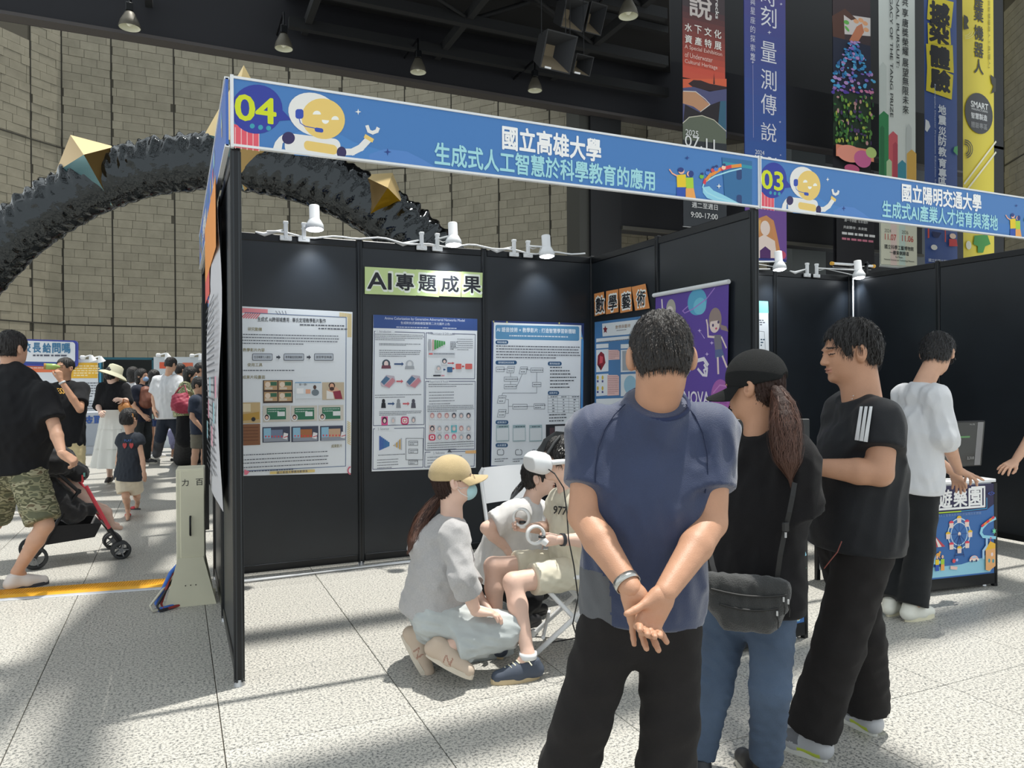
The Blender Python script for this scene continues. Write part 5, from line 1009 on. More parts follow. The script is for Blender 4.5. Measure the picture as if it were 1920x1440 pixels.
q = MB(); q.tube([G(-.34, -.22, .99), G(-.37, -.1, 1.0), G(-.37, .1, 1.0), G(-.34, .22, .99)], .018, BK, 8); q.build('handle_grip', t)
q = MB(); q.tube([G(-.2, -.22, .085), G(-.2, .22, .085)], .01, FRM, 8); q.tube([G(.3, -.22, .25), G(.3, .22, .25)], .01, FRM, 8); q.build('axle', t)
q = MB(); vs = [G(-.16, -.2, .17), G(.2, -.2, .19), G(.2, .2, .19), G(-.16, .2, .17), G(-.2, -.22, .32), G(.25, -.22, .30), G(.25, .22, .30), G(-.2, .22, .32)]; q.add(vs, [(0, 1, 2, 3), (0, 1, 5, 4), (1, 2, 6, 5), (2, 3, 7, 6), (3, 0, 4, 7)], BK); q.build('basket', t)

# ------------------------------------------------ sculpting helpers: smooth unions of tapered limbs, skinned to one surface
def C(a, b, ra, rb, k=.02, q=None, side=None, clip=(), op='u'): return dict(t='c', a=np.asarray(a, float), b=np.asarray(b, float), ra=ra, rb=rb, k=k, q=q, side=side, clip=clip, op=op)
def E(c, r, R=None, k=.015, op='u', clip=()): return dict(t='e', c=np.asarray(c, float), r=np.asarray(r, float), R=np.eye(3) if R is None else R, k=k, op=op, clip=clip)
def CUT(p, n, k=.004): return dict(t='p', p=np.asarray(p, float), n=nrm(n), k=k)
def nets(f, lo, h):
    s = f < 0
    c8 = sum(s[i:f.shape[0]-1+i, j:f.shape[1]-1+j, k:f.shape[2]-1+k].astype(np.int8) for i in (0, 1) for j in (0, 1) for k in (0, 1))
    act = (c8 > 0) & (c8 < 8); I, J, K = np.nonzero(act)
    if not len(I): return np.zeros((0, 3)), np.zeros((0, 4), int)
    idx = np.full(act.shape, -1, np.int32); idx[I, J, K] = np.arange(len(I))
    pos = np.zeros((len(I), 3)); cnt = np.zeros(len(I)); cor = [(i, j, k) for i in (0, 1) for j in (0, 1) for k in (0, 1)]
    val = {c: f[I+c[0], J+c[1], K+c[2]] for c in cor}
    for c in cor:
        for ax in range(3):
            if c[ax] == 0:
                e = list(c); e[ax] = 1; a, b = val[c], val[tuple(e)]; m = (a < 0) != (b < 0); t = np.where(m, a/np.where(m, a-b, 1), 0)
                for x in range(3): pos[:, x] += m*(c[x]+(t if x == ax else 0))
                cnt += m
    v = (np.stack([I, J, K], 1)+pos/cnt[:, None])*h+lo; F = []
    for ax in range(3):
        o1, o2 = (ax+1) % 3, (ax+2) % 3; sl0 = [slice(1, -1)]*3; sl1 = [slice(1, -1)]*3
        sl0[ax] = slice(0, -1); sl1[ax] = slice(1, None); a = s[tuple(sl0)]; b = s[tuple(sl1)]
        for sg in (0, 1):
            X = np.nonzero((a & ~b) if sg == 0 else (~a & b)); X = [X[0], X[1], X[2]]
            for x in range(3):
                if x != ax: X[x] = X[x]+1
            def at(d1, d2):
                Y = [X[0], X[1], X[2]]; Y = list(Y); Y[o1] = Y[o1]-d1; Y[o2] = Y[o2]-d2; return idx[Y[0], Y[1], Y[2]]
            qd = np.stack([at(1, 1), at(0, 1), at(0, 0), at(1, 0)], 1); F.append(qd if sg == 0 else qd[:, ::-1])
    F = np.concatenate(F); F = F[(F >= 0).all(1)]
    return v, F
def sculpt(pr, h, disp=None):
    lo = np.full(3, 1e9); hi = -lo
    for p in pr:
        if p['t'] == 'c': pts_ = [(p['a'], p['ra']), (p['b'], p['rb'])]
        elif p['t'] == 'e': pts_ = [(p['c'], p['r'].max())]
        else: continue
        if p['op'] != 'u': continue
        for c_, r_ in pts_: lo = np.minimum(lo, c_-r_); hi = np.maximum(hi, c_+r_)
    lo -= 4*h+.02; hi += 4*h+.02; n = np.ceil((hi-lo)/h).astype(int)+1; f = np.full(n, .5, np.float32)
    ax = [lo[i]+h*np.arange(n[i]) for i in range(3)]
    for p in pr:
        if p['t'] == 'p':
            d = (ax[0][:, None, None]-p['p'][0])*p['n'][0]+(ax[1][None, :, None]-p['p'][1])*p['n'][1]+(ax[2][None, None, :]-p['p'][2])*p['n'][2]
            f = np.maximum(f, d).astype(np.float32); continue
        if p['t'] == 'c': l_ = np.minimum(p['a']-p['ra'], p['b']-p['rb']); h_ = np.maximum(p['a']+p['ra'], p['b']+p['rb'])
        else: m = p['r'].max(); l_ = p['c']-m; h_ = p['c']+m
        pad = p['k']+4*h; i0 = np.maximum(0, np.floor((l_-pad-lo)/h).astype(int)); i1 = np.minimum(n, np.ceil((h_+pad-lo)/h).astype(int)+1)
        if (i1 <= i0).any(): continue
        sl_ = tuple(slice(i0[i], i1[i]) for i in range(3)); X = ax[0][sl_[0]][:, None, None]; Y = ax[1][sl_[1]][None, :, None]; Z = ax[2][sl_[2]][None, None, :]
        if p['t'] == 'c':
            a, ab = p['a'], p['b']-p['a']; L2 = ab@ab+1e-9; wx, wy, wz = X-a[0], Y-a[1], Z-a[2]
            t = np.clip((wx*ab[0]+wy*ab[1]+wz*ab[2])/L2, 0, 1); cx, cy, cz = wx-t*ab[0], wy-t*ab[1], wz-t*ab[2]; r = p['ra']+(p['rb']-p['ra'])*t
            d2 = cx*cx+cy*cy+cz*cz
            if p['side'] is not None:
                dd_ = nrm(np.cross(p['side'], ab)); y = cx*dd_[0]+cy*dd_[1]+cz*dd_[2]; qq = p['q'][0]+(p['q'][1]-p['q'][0])*t
                d = (np.sqrt(d2+y*y*(1/qq**2-1))-r)*(.35+.65*qq)
            else: d = np.sqrt(d2)-r
        else:
            R = p['R']; wx, wy, wz = X-p['c'][0], Y-p['c'][1], Z-p['c'][2]; q1 = 0; q2 = 0
            for i in range(3):
                u_ = wx*R[0, i]+wy*R[1, i]+wz*R[2, i]; q1 = q1+(u_/p['r'][i])**2; q2 = q2+(u_/p['r'][i]**2)**2
            q1 = np.sqrt(q1); d = q1*(q1-1)/np.sqrt(q2+1e-12)
        for (cp, cn) in p['clip']: d = np.maximum(d, (X-cp[0])*cn[0]+(Y-cp[1])*cn[1]+(Z-cp[2])*cn[2])
        g = f[sl_]; k = max(p['k'], 1e-4)
        if p['op'] == 'u': hh = np.maximum(k-np.abs(g-d), 0)/k; f[sl_] = np.minimum(g, d)-hh*hh*k*.25
        else: d = -d; hh = np.maximum(k-np.abs(g-d), 0)/k; f[sl_] = np.maximum(g, d)+hh*hh*k*.25
    if disp is not None:
        m = np.abs(f) < .04; I = np.nonzero(m); Pp = np.stack([ax[0][I[0]], ax[1][I[1]], ax[2][I[2]]], 1); dv_ = disp(Pp)
        for p in pr:
            for (cp, cn) in p.get('clip', ()):
                w_ = Pp-cp; s_ = np.abs(w_@cn); r_ = np.linalg.norm(w_-np.outer(w_@cn, cn), axis=1); dv_ = np.where(r_ < .28, dv_*np.clip(s_/.03, 0, 1)**1.5, dv_)
        f[m] += dv_
    return nets(f, lo, h)
def folds(seed, amp=.005, wl=.09, an=(1, 1, .35), n=6, grow=None):
    r = np.random.RandomState(seed); K = [nrm(r.normal(size=3)*an)*np.linalg.norm(an)/1.3 for _ in range(n)]; K2 = [r.normal(size=3) for _ in range(n)]; ph = r.rand(n, 2)*6.28; sc = r.uniform(.7, 1.5, n)
    def f(Pp):
        d = 0
        for i in range(n): w = np.sin(Pp@K[i]*6.28/wl*sc[i]+1.6*np.sin(Pp@K2[i]*9+ph[i, 1])+ph[i, 0]); d = d+(np.abs(w)*2-1.)*(1 if i % 2 else .7)
        d = (d-.3*n)*amp/n*1.7
        return d*grow(Pp) if grow is not None else d
    return f
def skin_mesh(name, parts, mats, parent, paint=()):
    """parts: [(verts, faces)] of one figure -> ONE mesh; paint: [(material index, test on face centres)]"""
    vs = []; fs = []; o = 0
    for v, f in parts: vs.append(v); fs.append(f+o); o += len(v)
    v = np.concatenate(vs); f = np.concatenate(fs); base = np.array(parent['_w']) if parent is not None else v.mean(0)*V(1, 1, 0)+V(0, 0, v[:, 2].min())
    me = bpy.data.meshes.new(name); me.vertices.add(len(v)); me.vertices.foreach_set('co', (v-base).astype(np.float32).ravel()); me.loops.add(len(f)*4); me.loops.foreach_set('vertex_index', f.astype(np.int32).ravel())
    me.polygons.add(len(f)); me.polygons.foreach_set('loop_start', np.arange(len(f), dtype=np.int32)*4)
    for m_ in mats: me.materials.append(m_)
    me.update(calc_edges=True); me.polygons.foreach_set('use_smooth', [True]*len(f))
    if paint:
        fc = v[f].mean(1); mi = np.zeros(len(f), np.int32)
        for i, fn in paint: mi[fn(fc)] = i
        me.polygons.foreach_set('material_index', mi)
    me.validate(); o = bpy.data.objects.new(name, me); COL.objects.link(o); o['_w'] = tuple(base)
    if parent is not None: o.parent = parent
    else: o.location = tuple(base)
    return o, v, f

SKIN = {'tan': mat((186, 140, 112), .5, bump=.12, bscale=300, var=.05, scale=20), 'mid': mat((204, 160, 134), .5, bump=.1, bscale=300, var=.05, scale=20), 'pale': mat((226, 190, 172), .5, bump=.08, bscale=300, var=.04, scale=20)}
LIP = mat((182, 130, 110), .5); BROW = mat((58, 44, 38), .8); HAIR = mat((24, 21, 21), .42, bump=.8, bscale=160, stretch=(1, 1, .25)); HAIRB = mat((50, 33, 28), .6, bump=.5, bscale=160, stretch=(1, 1, .25), spec=.3)
NAIL = mat((236, 190, 176), .35)
def cloth(c, rough=.85, var=.06, sheen=.2, b=.25): return mat(c, rough, var=var, scale=14, bump=b, bscale=420, sheen=sheen*.5, spec=.22)
def rotm(ax, a):
    ax = nrm(ax); K = np.array([[0, -ax[2], ax[1]], [ax[2], 0, -ax[0]], [-ax[1], ax[0], 0]]); return np.eye(3)+math.sin(a)*K+(1-math.cos(a))*K@K
def hand(w, d, n, th, s=1., curl=(.25, .3, .35, .4), spread=.10, thumb=.6, tcurl=.3):
    """w wrist, d towards the fingertips, n out of the PALM, th towards the thumb side"""
    w = np.asarray(w, float); d = nrm(d); n = nrm(np.asarray(n)-d*np.dot(n, d)); t = np.cross(d, n); t = t if np.dot(t, th) > 0 else -t; S = .001*s; pr = []
    pr.append(C(w-d*.004*s, w+d*.012*s, .026*s, .024*s, .01)); offs = (26, 9, -9, -25); ln = (84, 90, 86, 78); fl_ = (72, 80, 75, 58); rad = (9.4, 9.6, 9.2, 8.2)
    kn = []
    for i in range(4):
        k = w+d*ln[i]*S+t*offs[i]*S+n*(-2)*S; kn.append(k); pr.append(C(w+t*offs[i]*.55*S+d*.01*s, k, 15*S, 11.5*S, .014))
    pr.append(C(w+t*14*S+d*22*S+n*6*S, w+t*24*S+d*46*S+n*6*S, 16*S, 12*S, .014)); pr.append(C(w-t*14*S+d*22*S+n*5*S, w-t*17*S+d*50*S+n*3*S, 15*S, 12*S, .012))
    for i in range(4):
        a = spread*(1.5-i); dd = rotm(n, 0)@d; dd = nrm(d*math.cos(a)+t*math.sin(a)); p = kn[i]; c_ = curl[i]; r = rad[i]*S
        for j, (fr, cm) in enumerate(((.45, .9), (.31, 1.25), (.24, .8))):
            ax = nrm(np.cross(dd, n)); dd = nrm(rotm(ax, c_*cm)@dd) ; q_ = p+dd*fl_[i]*fr*S; pr.append(C(p, q_, r*(1-.06*j), r*(.95-.07*j), .004)); 
            n_ = n; p = q_
    b = w+t*20*S+d*18*S+n*4*S; td = nrm(d*math.cos(thumb)+t*math.sin(thumb)+n*.25); p1 = b+td*40*S; ax = nrm(np.cross(td, n)+.3*d); td2 = nrm(rotm(np.cross(td, d-n*-.3), tcurl)@td); p2 = p1+td2*32*S; td3 = nrm(rotm(np.cross(td2, d+n*.3), tcurl)@td2); p3 = p2+td3*24*S
    pr += [C(b, p1, 14*S, 11*S, .012), C(p1, p2, 10.5*S, 9.8*S, .004), C(p2, p3, 9.8*S, 8*S, .004)]
    return pr
def dv(r, f, u): return nrm(RT*r*V(1, 1, 0)+fw*f*V(1, 1, 0)+V(0, 0, u))
def J3(q): return q if isinstance(q, np.ndarray) else D(*q)

def person(label, J, F, s=1., hs=1., U=(0, 0, 1), skin='mid', top=None, bottom=None, shoe=None, hair=None, h=.012, hh=.006, hd=.007, face=True, hands=None, group=None, hat=None, body_w=1., arm=1., neck=1., nohair=False):
    J = {k: (J3(v) if k in ('head',) else [J3(x) for x in v]) for k, v in J.items()}
    hc = J['head']; F = nrm(F); U = np.asarray(U, float); U = nrm(U-F*np.dot(U, F)); S = np.cross(F, U); RH = basis(S, F, U); q = hs
    sh, el, wr, hip, kn, an, toe = [J[k] for k in ('sh', 'el', 'wr', 'hip', 'kn', 'an', 'toe')]
    ms = (sh[0]+sh[1])/2; mh = (hip[0]+hip[1])/2; sd = nrm(sh[1]-sh[0]); sw = np.linalg.norm(sh[1]-sh[0])/2; ut = nrm(ms-mh); nb = ms+ut*.035*s
    sp = nrm(hip[1]-hip[0]); SK = SKIN[skin]
    H = lambda x, y, z: hc+(S*x+F*y+U*z)*q
    # ---- head
    hp = [E(H(0, -.012, .034), V(.077, .094, .088)*q, RH, .01), E(H(0, .014, -.018), V(.065, .078, .092)*q, RH, .02), E(H(0, .03, -.072), V(.046, .05, .036)*q, RH, .025)]
    if face:
        hp += [C(H(0, .088, .008), H(0, .102, -.026), .007*q, .0115*q, .012), E(H(.012, .094, -.03), V(.008, .010, .007)*q, RH, .006), E(H(-.012, .094, -.03), V(.008, .010, .007)*q, RH, .006), E(H(0, .083, .022), V(.052, .012, .010)*q, RH, .012),
               E(H(.032, .094, .004), V(.018, .012, .011)*q, RH, .01, 's'), E(H(-.032, .094, .004), V(.018, .012, .011)*q, RH, .01, 's'), E(H(0, .086, -.052), V(.023, .012, .006)*q, RH, .006), E(H(0, .085, -.062), V(.020, .012, .006)*q, RH, .006), E(H(0, .088, -.057), V(.024, .012, .0016)*q, RH, .003, 's'), E(H(0, .070, -.088), V(.022, .020, .017)*q, RH, .014),
               E(H(.031, .078, .003), V(.014, .014, .0095)*q, RH, .004), E(H(-.031, .078, .003), V(.014, .014, .0095)*q, RH, .004)]
    for g_ in (-1, 1): hp += [E(H(.081*g_, -.010, -.004), V(.015, .019, .033)*q, RH@rotm((1, 0, 0), .2), .005), E(H(.088*g_, -.004, .0), V(.007, .010, .018)*q, RH, .004, 's')]
    hp += [C(H(0, -.02, -.05), nb, .053*q, .058*s, .03)]
    hp[-1] = C(H(0, -.02, -.05), nb, .054*q*neck, .058*s*neck, .03); head = sculpt(hp, hh)
    # ---- trunk, arms, legs
    wq = body_w; kb = .80 if (bottom and bottom.get('len', 2) > 1) else .86; kt = .86 if top else 1.
    bp = [C(H(0, -.02, -.05), nb, .052*q, .056*s, .02), C(ms-ut*.03*s, ms-ut*.18*s, sw*.80*kt, sw*.86*wq*kt, .03, (.5, .60), sd), C(ms-ut*.18*s, mh+ut*.08*s, sw*.84*wq*kt, .118*s*wq, .04, (.60, .62), sd), C(mh+ut*.06*s, mh-ut*.02*s, .12*s*wq, .12*s*wq, .03, (.62, .62), sp)]
    for i in (0, 1):
        bp += [C(nb-ut*.02, sh[i], .040*s, .048*s, .04), C(sh[i], el[i], .050*s*arm, .039*s*arm, .02), C(el[i], el[i]*.65+wr[i]*.35, .038*s*arm, .040*s*arm, .01), C(el[i]*.65+wr[i]*.35, wr[i], .040*s*arm, .026*s*arm, .01),
               C(hip[i], kn[i], .088*s*kb, .056*s*(kb if kb < .85 else 1), .03), C(kn[i], kn[i]*.68+an[i]*.32, .052*s, .054*s, .02), C(kn[i]*.68+an[i]*.32, an[i], .053*s, .034*s, .02), ]+([C(an[i], toe[i]*.25+an[i]*.75, .034*s, .026*s, .02)] if shoe and shoe.get('type') != 'slipper' else [C(an[i], toe[i]*.75+an[i]*.25, .034*s, .026*s, .02), C(an[i]*.4+toe[i]*.6, toe[i], .032*s, .024*s, .02)])
    parts = [sculpt(bp, h), head]
    for i in (0, 1):
        hk = (hands or [{}, {}])[i] or {}
        fd = nrm(wr[i]-el[i]); d = hk.get('d', fd); n = hk.get('n', nrm(mh-wr[i]+sd*0)); th = hk.get('t', np.cross(fd, n))
        parts.append(sculpt(hand(wr[i], d, n, th, s*hk.get('s', 1.), hk.get('curl', (.25, .3, .35, .4)), hk.get('spread', .08), hk.get('thumb', .6), hk.get('tcurl', .3)), hk.get('h', hd)))
    paint = []
    if face:
        paint = [(1, lambda c: (np.abs((c-H(0, .09, -.057))@S) < .024*q) & (np.abs((c-H(0, .09, -.057))@U) < .0085*q) & ((c-hc)@F > .075*q)),
                 (2, lambda c: (np.abs(np.abs((c-hc)@S)-.034*q) < .019*q) & (np.abs((c-H(0, .0, .027))@U+.1*(np.abs((c-hc)@S)-.034*q)) < .0032*q) & ((c-hc)@F > .06*q)),
                 (2, lambda c: (np.abs(np.abs((c-hc)@S)-.031*q) < .014*q) & (np.abs((c-H(0, .0, .003))@U) < .0022*q) & ((c-hc)@F > .06*q))]
    body, bv, bf = skin_mesh('person', parts, [SK, LIP, BROW], None, paint)
    tag(body, label, 'person', group); out = dict(o=body, H=H, S=S, F=F, U=U, sh=sh, el=el, wr=wr, hip=hip, kn=kn, an=an, toe=toe, ms=ms, mh=mh, ut=ut, sd=sd, nb=nb, sw=sw)
    # ---- top
    if top:
        L_ = top.get('loose', .02)*s; sl_ = top.get('sleeve', .55); hem = top.get('hem', .12)*s; hw = top.get('hw', .16)*s+L_; dq = top.get('q', .66); fl_ = top.get('flare', 1.); he = mh-ut*hem
        if bottom and hem > -.03*s: rh_ = bottom.get('r', (.10,))[0]*s; hw = max(hw, np.linalg.norm(hip[1]-hip[0])/2+rh_+.006); dq = max(dq, (rh_+.016)/hw)
        tp = [C(ms-ut*.05*s, ms-ut*.19*s, sw*.86+L_*.2, sw*.92*wq+L_, .03, (.5, dq), sd), C(ms-ut*.17*s, mh+ut*.06*s, sw*.92*wq+L_, hw*.98, .04, (dq, dq), sd, clip=[(he, -ut)]), C(mh+ut*.08*s, he-ut*.06, hw*.97, hw*fl_, .02, (dq, dq), nrm(sd+sp), clip=[(he, -ut)])]
        for i in (0, 1):
            a, b = sh[i], el[i]; tr = top.get('sr', .062)*s
            tp.append(C(nb-ut*.022*s, sh[i]-ut*.004, .048*s, .054*s+L_*.3, .06))
            if sl_ > 0:
                if sl_ <= 1:
                    e_ = a+(b-a)*sl_; dn = nrm(b-a); tp.append(C(a, e_+dn*.05, tr*.93, tr*top.get('sflare', 1.12), .07, clip=[(e_, dn)]))
                else:
                    dn = nrm(wr[i]-b); e_ = b+(wr[i]-b)*(sl_-1); tp += [C(a, b, tr, tr*.88, .035), C(b, e_+dn*.03, tr*.88, tr*top.get('sflare', .8), .02, clip=[(e_, dn)])]
        nd_ = nrm(H(0, -.02, -.05)-nb); tp.append(C(nb+nd_*.07*s, nb-ut*.04, .064*s*neck*top.get('cw', 1.), .08*s*(1.1 if 'cw' in top else 1), .03, clip=[(nb+nd_*top.get('cht', .018)*s, nd_)]))
        if top.get('extra'): tp += top['extra'](out)
        r_ = sculpt(tp, top.get('h', h), folds(top.get('seed', len(label)), top.get('amp', .006), top.get('wl', .10), an=top.get('an', (1, 1, .4))))
        pt = []; mats = [top['m']]
        for k, (m_, fn) in enumerate(top.get('paint', [])): mats.append(m_); pt.append((k+1, (lambda g: (lambda c: g(c, out)))(fn)))
        to, tv, tf = skin_mesh(top.get('name', 'shirt'), [r_], mats, body, pt); out['top'] = to; out['tv'] = tv
        if top.get('collar'):
            m_ = MB(); cr = .0605*s*neck*top.get('cw', 1.)*(1.03 if 'cw' in top else 1); cc = nb+nrm(H(0, -.02, -.05)-nb)*(top.get('cht', .018)-.004)*s; a1 = sd; a2 = nrm(np.cross(nrm(H(0, -.02, -.05)-nb) if 'cw' in top else ut, sd)); pts_ = [cc+a1*cr*1.06*math.cos(t_)+a2*cr*(1.02 if 'cw' in top else .92)*math.sin(t_)-ut*(0 if 'cw' in top else .016)*math.sin(t_)*np.sign(a2@F+1e-9) for t_ in np.linspace(0, 2*math.pi, 33)]
            m_.tube(pts_, top.get('cr', .008), top['collar'], 8, cap=False); m_.build('collar', body)
    if bottom:
        rh, rk, ra = [x*s for x in bottom.get('r', (.10, .075, .065))]; fr = bottom.get('len', 2.); m_ = bottom['m']
        pp = [C(mh+ut*.05*s, mh-ut*.0*s, .125*s*wq, .14*s*wq, .02, (.66, .66), sp)]
        for i in (0, 1):
            if fr <= 1: e_ = hip[i]+(kn[i]-hip[i])*fr; dn = nrm(kn[i]-hip[i]); pp.append(C(hip[i], e_+dn*.06, rh, rk, .03, clip=[(e_, dn)]))
            else: dn = nrm(an[i]-kn[i]); e_ = kn[i]+(an[i]-kn[i])*(fr-1); pp += [C(hip[i], kn[i], rh, rk, .03), C(kn[i], e_+dn*.04, rk, ra, .025, clip=[(e_, dn)])]
        r_ = sculpt(pp, bottom.get('h', h), folds(bottom.get('seed', 3+len(label)), bottom.get('amp', .006), bottom.get('wl', .12), an=bottom.get('an', (.7, .7, 1.))))
        out['bot'] = skin_mesh(bottom.get('name', 'trousers'), [r_], [m_], body)[0]
    if shoe:
        for i in (0, 1):
            d = toe[i]-an[i]; kf = shoe.get('s', 1.)*s; dz = nrm(d); uq = shoe['ups'][i] if 'ups' in shoe else V(0, 0, 1); up = nrm(uq-dz*np.dot(uq, dz)) if not shoe.get('flat', True) else V(0, 0, 1)
            if shoe.get('flat', True): g0 = V(an[i][0], an[i][1], 0); dd = nrm((toe[i]-an[i])*V(1, 1, 0)); up = V(0, 0, 1); sole_o = g0
            else: dd = dz; sole_o = an[i]-up*.06*kf
            sdv = np.cross(dd, up); heel = sole_o-dd*.055*kf; tip = sole_o+dd*.185*kf; m0 = shoe['m']
            A = lambda x, y, z: sole_o+(dd*x+sdv*y+up*z)*kf
            sp_ = [C(A(-.045, 0, .045), A(.06, 0, .04), .038*kf, .041*kf, .02), C(A(.06, 0, .038), A(.155, 0, .03), .042*kf, .033*kf, .02), C(A(-.03, 0, .05), A(-.02, 0, .085), .036*kf, .036*kf, .02, clip=[(A(0, 0, .098), up)]), C(A(-.02, 0, .08), A(.10, 0, .045), .036*kf, .030*kf, .02), dict(t='p', p=A(0, 0, .012), n=-up, k=0)]
            if shoe.get('type') == 'slipper': sp_ = [C(A(.06, -.02, .03), A(.10, -.02, .028), .03*kf, .03*kf, .01), C(A(.06, .02, .03), A(.10, .02, .028), .03*kf, .03*kf, .01), dict(t='p', p=A(0, 0, .012), n=-up, k=0)]
            so_, _, _ = skin_mesh('shoe' if shoe.get('type') != 'slipper' else 'slipper', [sculpt(sp_, max(.005, hh))], [m0]+[m__ for m__, _ in shoe.get('paint', [])], body, [(k+1, (lambda g: (lambda c: g(((c-sole_o)@dd)/kf, ((c-sole_o)@sdv)/kf, ((c-sole_o)@up)/kf)))(fn)) for k, (_, fn) in enumerate(shoe.get('paint', []))])
            ms_ = MB(); ol = []
            for a_ in range(20):
                t_ = a_*2*math.pi/20; x = .065+.127*math.cos(t_); y = (.040+.008*math.cos(t_))*math.sin(t_); ol.append(A(x, y, 0))
            ms_.prism(ol, up*.024*kf, shoe.get('sole', mat((226, 222, 210), .6))); ms_.build('sole', so_)
            if shoe.get('laces'):
                ml = MB()
                for k in range(5): x = .03+.02*k; zz = .109-.0088*k; ml.tube([A(x, -.022, zz-.008), A(x+.01, 0, zz), A(x, .022, zz-.008)], .0035, shoe['laces'], 6)
                ml.tube([A(.03, -.02, .10), A(.01, -.045, .105), A(-.0, -.06, .09)], .003, shoe['laces'], 6); ml.tube([A(.03, .02, .10), A(.02, .05, .105), A(.04, .06, .085)], .003, shoe['laces'], 6); ml.build('laces', so_)
            out.setdefault('shoes', []).append((so_, A))
    # ---- hair
    if hair:
        tk = hair.get('t', .010); hm = hair.get('m', HAIR); st_ = hair.get('style', 'short')
        hr = [E(H(0, -.014, .036), V(.079+tk, .096+tk, .090+tk)*q, RH, .01)]
        if st_ != 'buzz': hr += [E(H(0, -.045, -.02), V(.066+tk, .056+tk, .07)*q, RH, .03)]
        hr += [E(H(0, .115, -.045), V(.10, .085, .115)*q, RH, .015, 's'), E(H(0, .03, -.115), V(.12, .105, .08)*q, RH, .015, 's')]
        for g_ in (-1, 1): hr += [E(H(.09*g_, .0, -.018), V(.035, .030, .042)*q, RH, .01, 's')]
        hr.append(dict(t='p', p=H(0, 0, hair.get('nape', -.075)), n=-U, k=0))
        if st_ == 'long': hr = hr[:-1]; hr += [C(H(0, -.05, .0), H(0, -.07, -.16), .08*q, .07*q, .03, (.6, .5), S), C(H(0, -.07, -.16), H(0, -.08, -hair.get('len', .3)), .07*q, .045*q, .03, (.5, .5), S)]
        if st_ == 'bob': hr = hr[:-1]; hr += [C(H(0, -.03, .0), H(0, -.04, -.08), .09*q, .088*q, .03, (.75, .7), S)]
        rs_ = np.random.RandomState(len(label)); crown = H(0, -.05, .115)
        def hdisp(Pp):
            w = Pp-crown; a_ = np.arctan2(w@S, w@F); b_ = np.arctan2(w@U, np.linalg.norm(w, axis=1)); l = np.linalg.norm(w, axis=1)
            return hair.get('amp', .003)*(np.sin(a_*34+3*np.sin(l*40))+.7*np.sin(a_*61+l*60)+.6*np.sin(l*70+a_*9))
        ho, hv, hf = skin_mesh('hair', [sculpt(hr, hh*.9, hdisp)], [hm], body); out['hair'] = ho
        ns = hair.get('strands', 0)
        if ns:
            m_ = MB(); r2 = random.Random(5); vs = []; fs = []
            for _ in range(ns):
                p = hv[r2.randrange(len(hv))]; nn = nrm(p-H(0, -.01, .0)); w = p-crown; tt = w-nn*np.dot(w, nn); 
                if (np.dot(p-hc, F) > .05 and np.dot(p-hc, U) < .0) or np.dot(p-hc, U) > hair.get('smax', 9): continue
                tt = nrm(nrm(tt)+V(r2.uniform(-.22, .22), r2.uniform(-.22, .22), r2.uniform(-.45, .0))); Ls = hair.get('sl', .035)*.8*r2.uniform(.5, 1.1); sdw = nrm(np.cross(nn, tt))*hair.get('sw', .0009)
                a = p-nn*.003; lf = hair.get('lift', .004)*.6; b = p+tt*Ls*.5+nn*lf*r2.uniform(.2, 1.1); c = p+tt*Ls-nn*lf*r2.uniform(-.3, 2.); k = len(vs); vs += [a-sdw, a+sdw, b-sdw, b+sdw, c]; fs += [(k, k+1, k+3, k+2), (k+2, k+3, k+4)]
            m_.add(vs, fs, hair.get('sm', mat((34, 30, 30), .35))); tag(m_.build('hair_strands', ho), kind='stuff')
    return out
def ponytail(pts_, rad, m1, parent, n=900, wob=.012, sm=None, w=.0011, seed=1):
    pts_ = [np.asarray(p, float) for p in pts_]; k = len(pts_); T = np.linspace(0, 1, k); r2 = random.Random(seed); pr = []
    def at(t): return np.array([np.interp(t, T, [p[i] for p in pts_]) for i in range(3)])
    def rd(t): return float(np.interp(t, T, rad))
    for L_ in range(9):            # separate locks of hair, side by side
        a_ = L_*2*math.pi/9+r2.uniform(-.2, .2); ph = r2.uniform(0, 6.28); t1 = r2.uniform(.80, 1.0); ts = np.linspace(0, t1, 9); q_ = []
        for t in ts: q_.append(at(t)+(V(math.cos(a_+.8*math.sin(3*t+ph)), math.sin(a_+.8*math.sin(3*t+ph)), 0))*rd(t)*.62)
        for i in range(8): r_ = lambda t: max(.0035, rd(t)*.46*(1-.75*max(0, (t/t1-.6)/.4))); pr.append(C(q_[i], q_[i+1], r_(ts[i]), r_(ts[i+1]), .004))
    o, v, f = skin_mesh('ponytail', [sculpt(pr, .005, folds(seed, .0025, .022, an=(1, 1, .25)))], [m1], parent)
    m_ = MB(); vs = []; fs = []
    for _ in range(n):
        t0 = r2.uniform(0, .8); a_ = r2.uniform(0, 6.28); Lh = r2.uniform(.2, .5); wb = r2.uniform(.05, .45); ph = r2.uniform(0, 6.28); ro = r2.uniform(.85, 1.16 if _ % 5 else 1.35); seg = []
        for j in range(6):
            t = t0+Lh*j/5; tc = min(t, 1); an_ = a_+wb*math.sin(t*10+ph); seg.append(at(tc)+(at(1)-at(.95))*max(0, t-1)*9+V(math.cos(an_), math.sin(an_), 0)*max(.004, rd(tc))*ro*(1-.4*max(0, t-.9)))
        off = V(math.cos(a_), math.sin(a_), 0); b = len(vs)
        for j in range(6): sdw = nrm(np.cross(nrm(seg[min(j+1, 5)]-seg[max(j-1, 0)]), off))*w*(1-.17*j); vs += [seg[j]-sdw, seg[j]+sdw]
        for j in range(5): fs.append((b+2*j, b+2*j+1, b+2*j+3, b+2*j+2))
    m_.add(vs, fs, sm or mat((74, 48, 40), .45)); tag(m_.build('hair_strands', o), kind='stuff'); return o
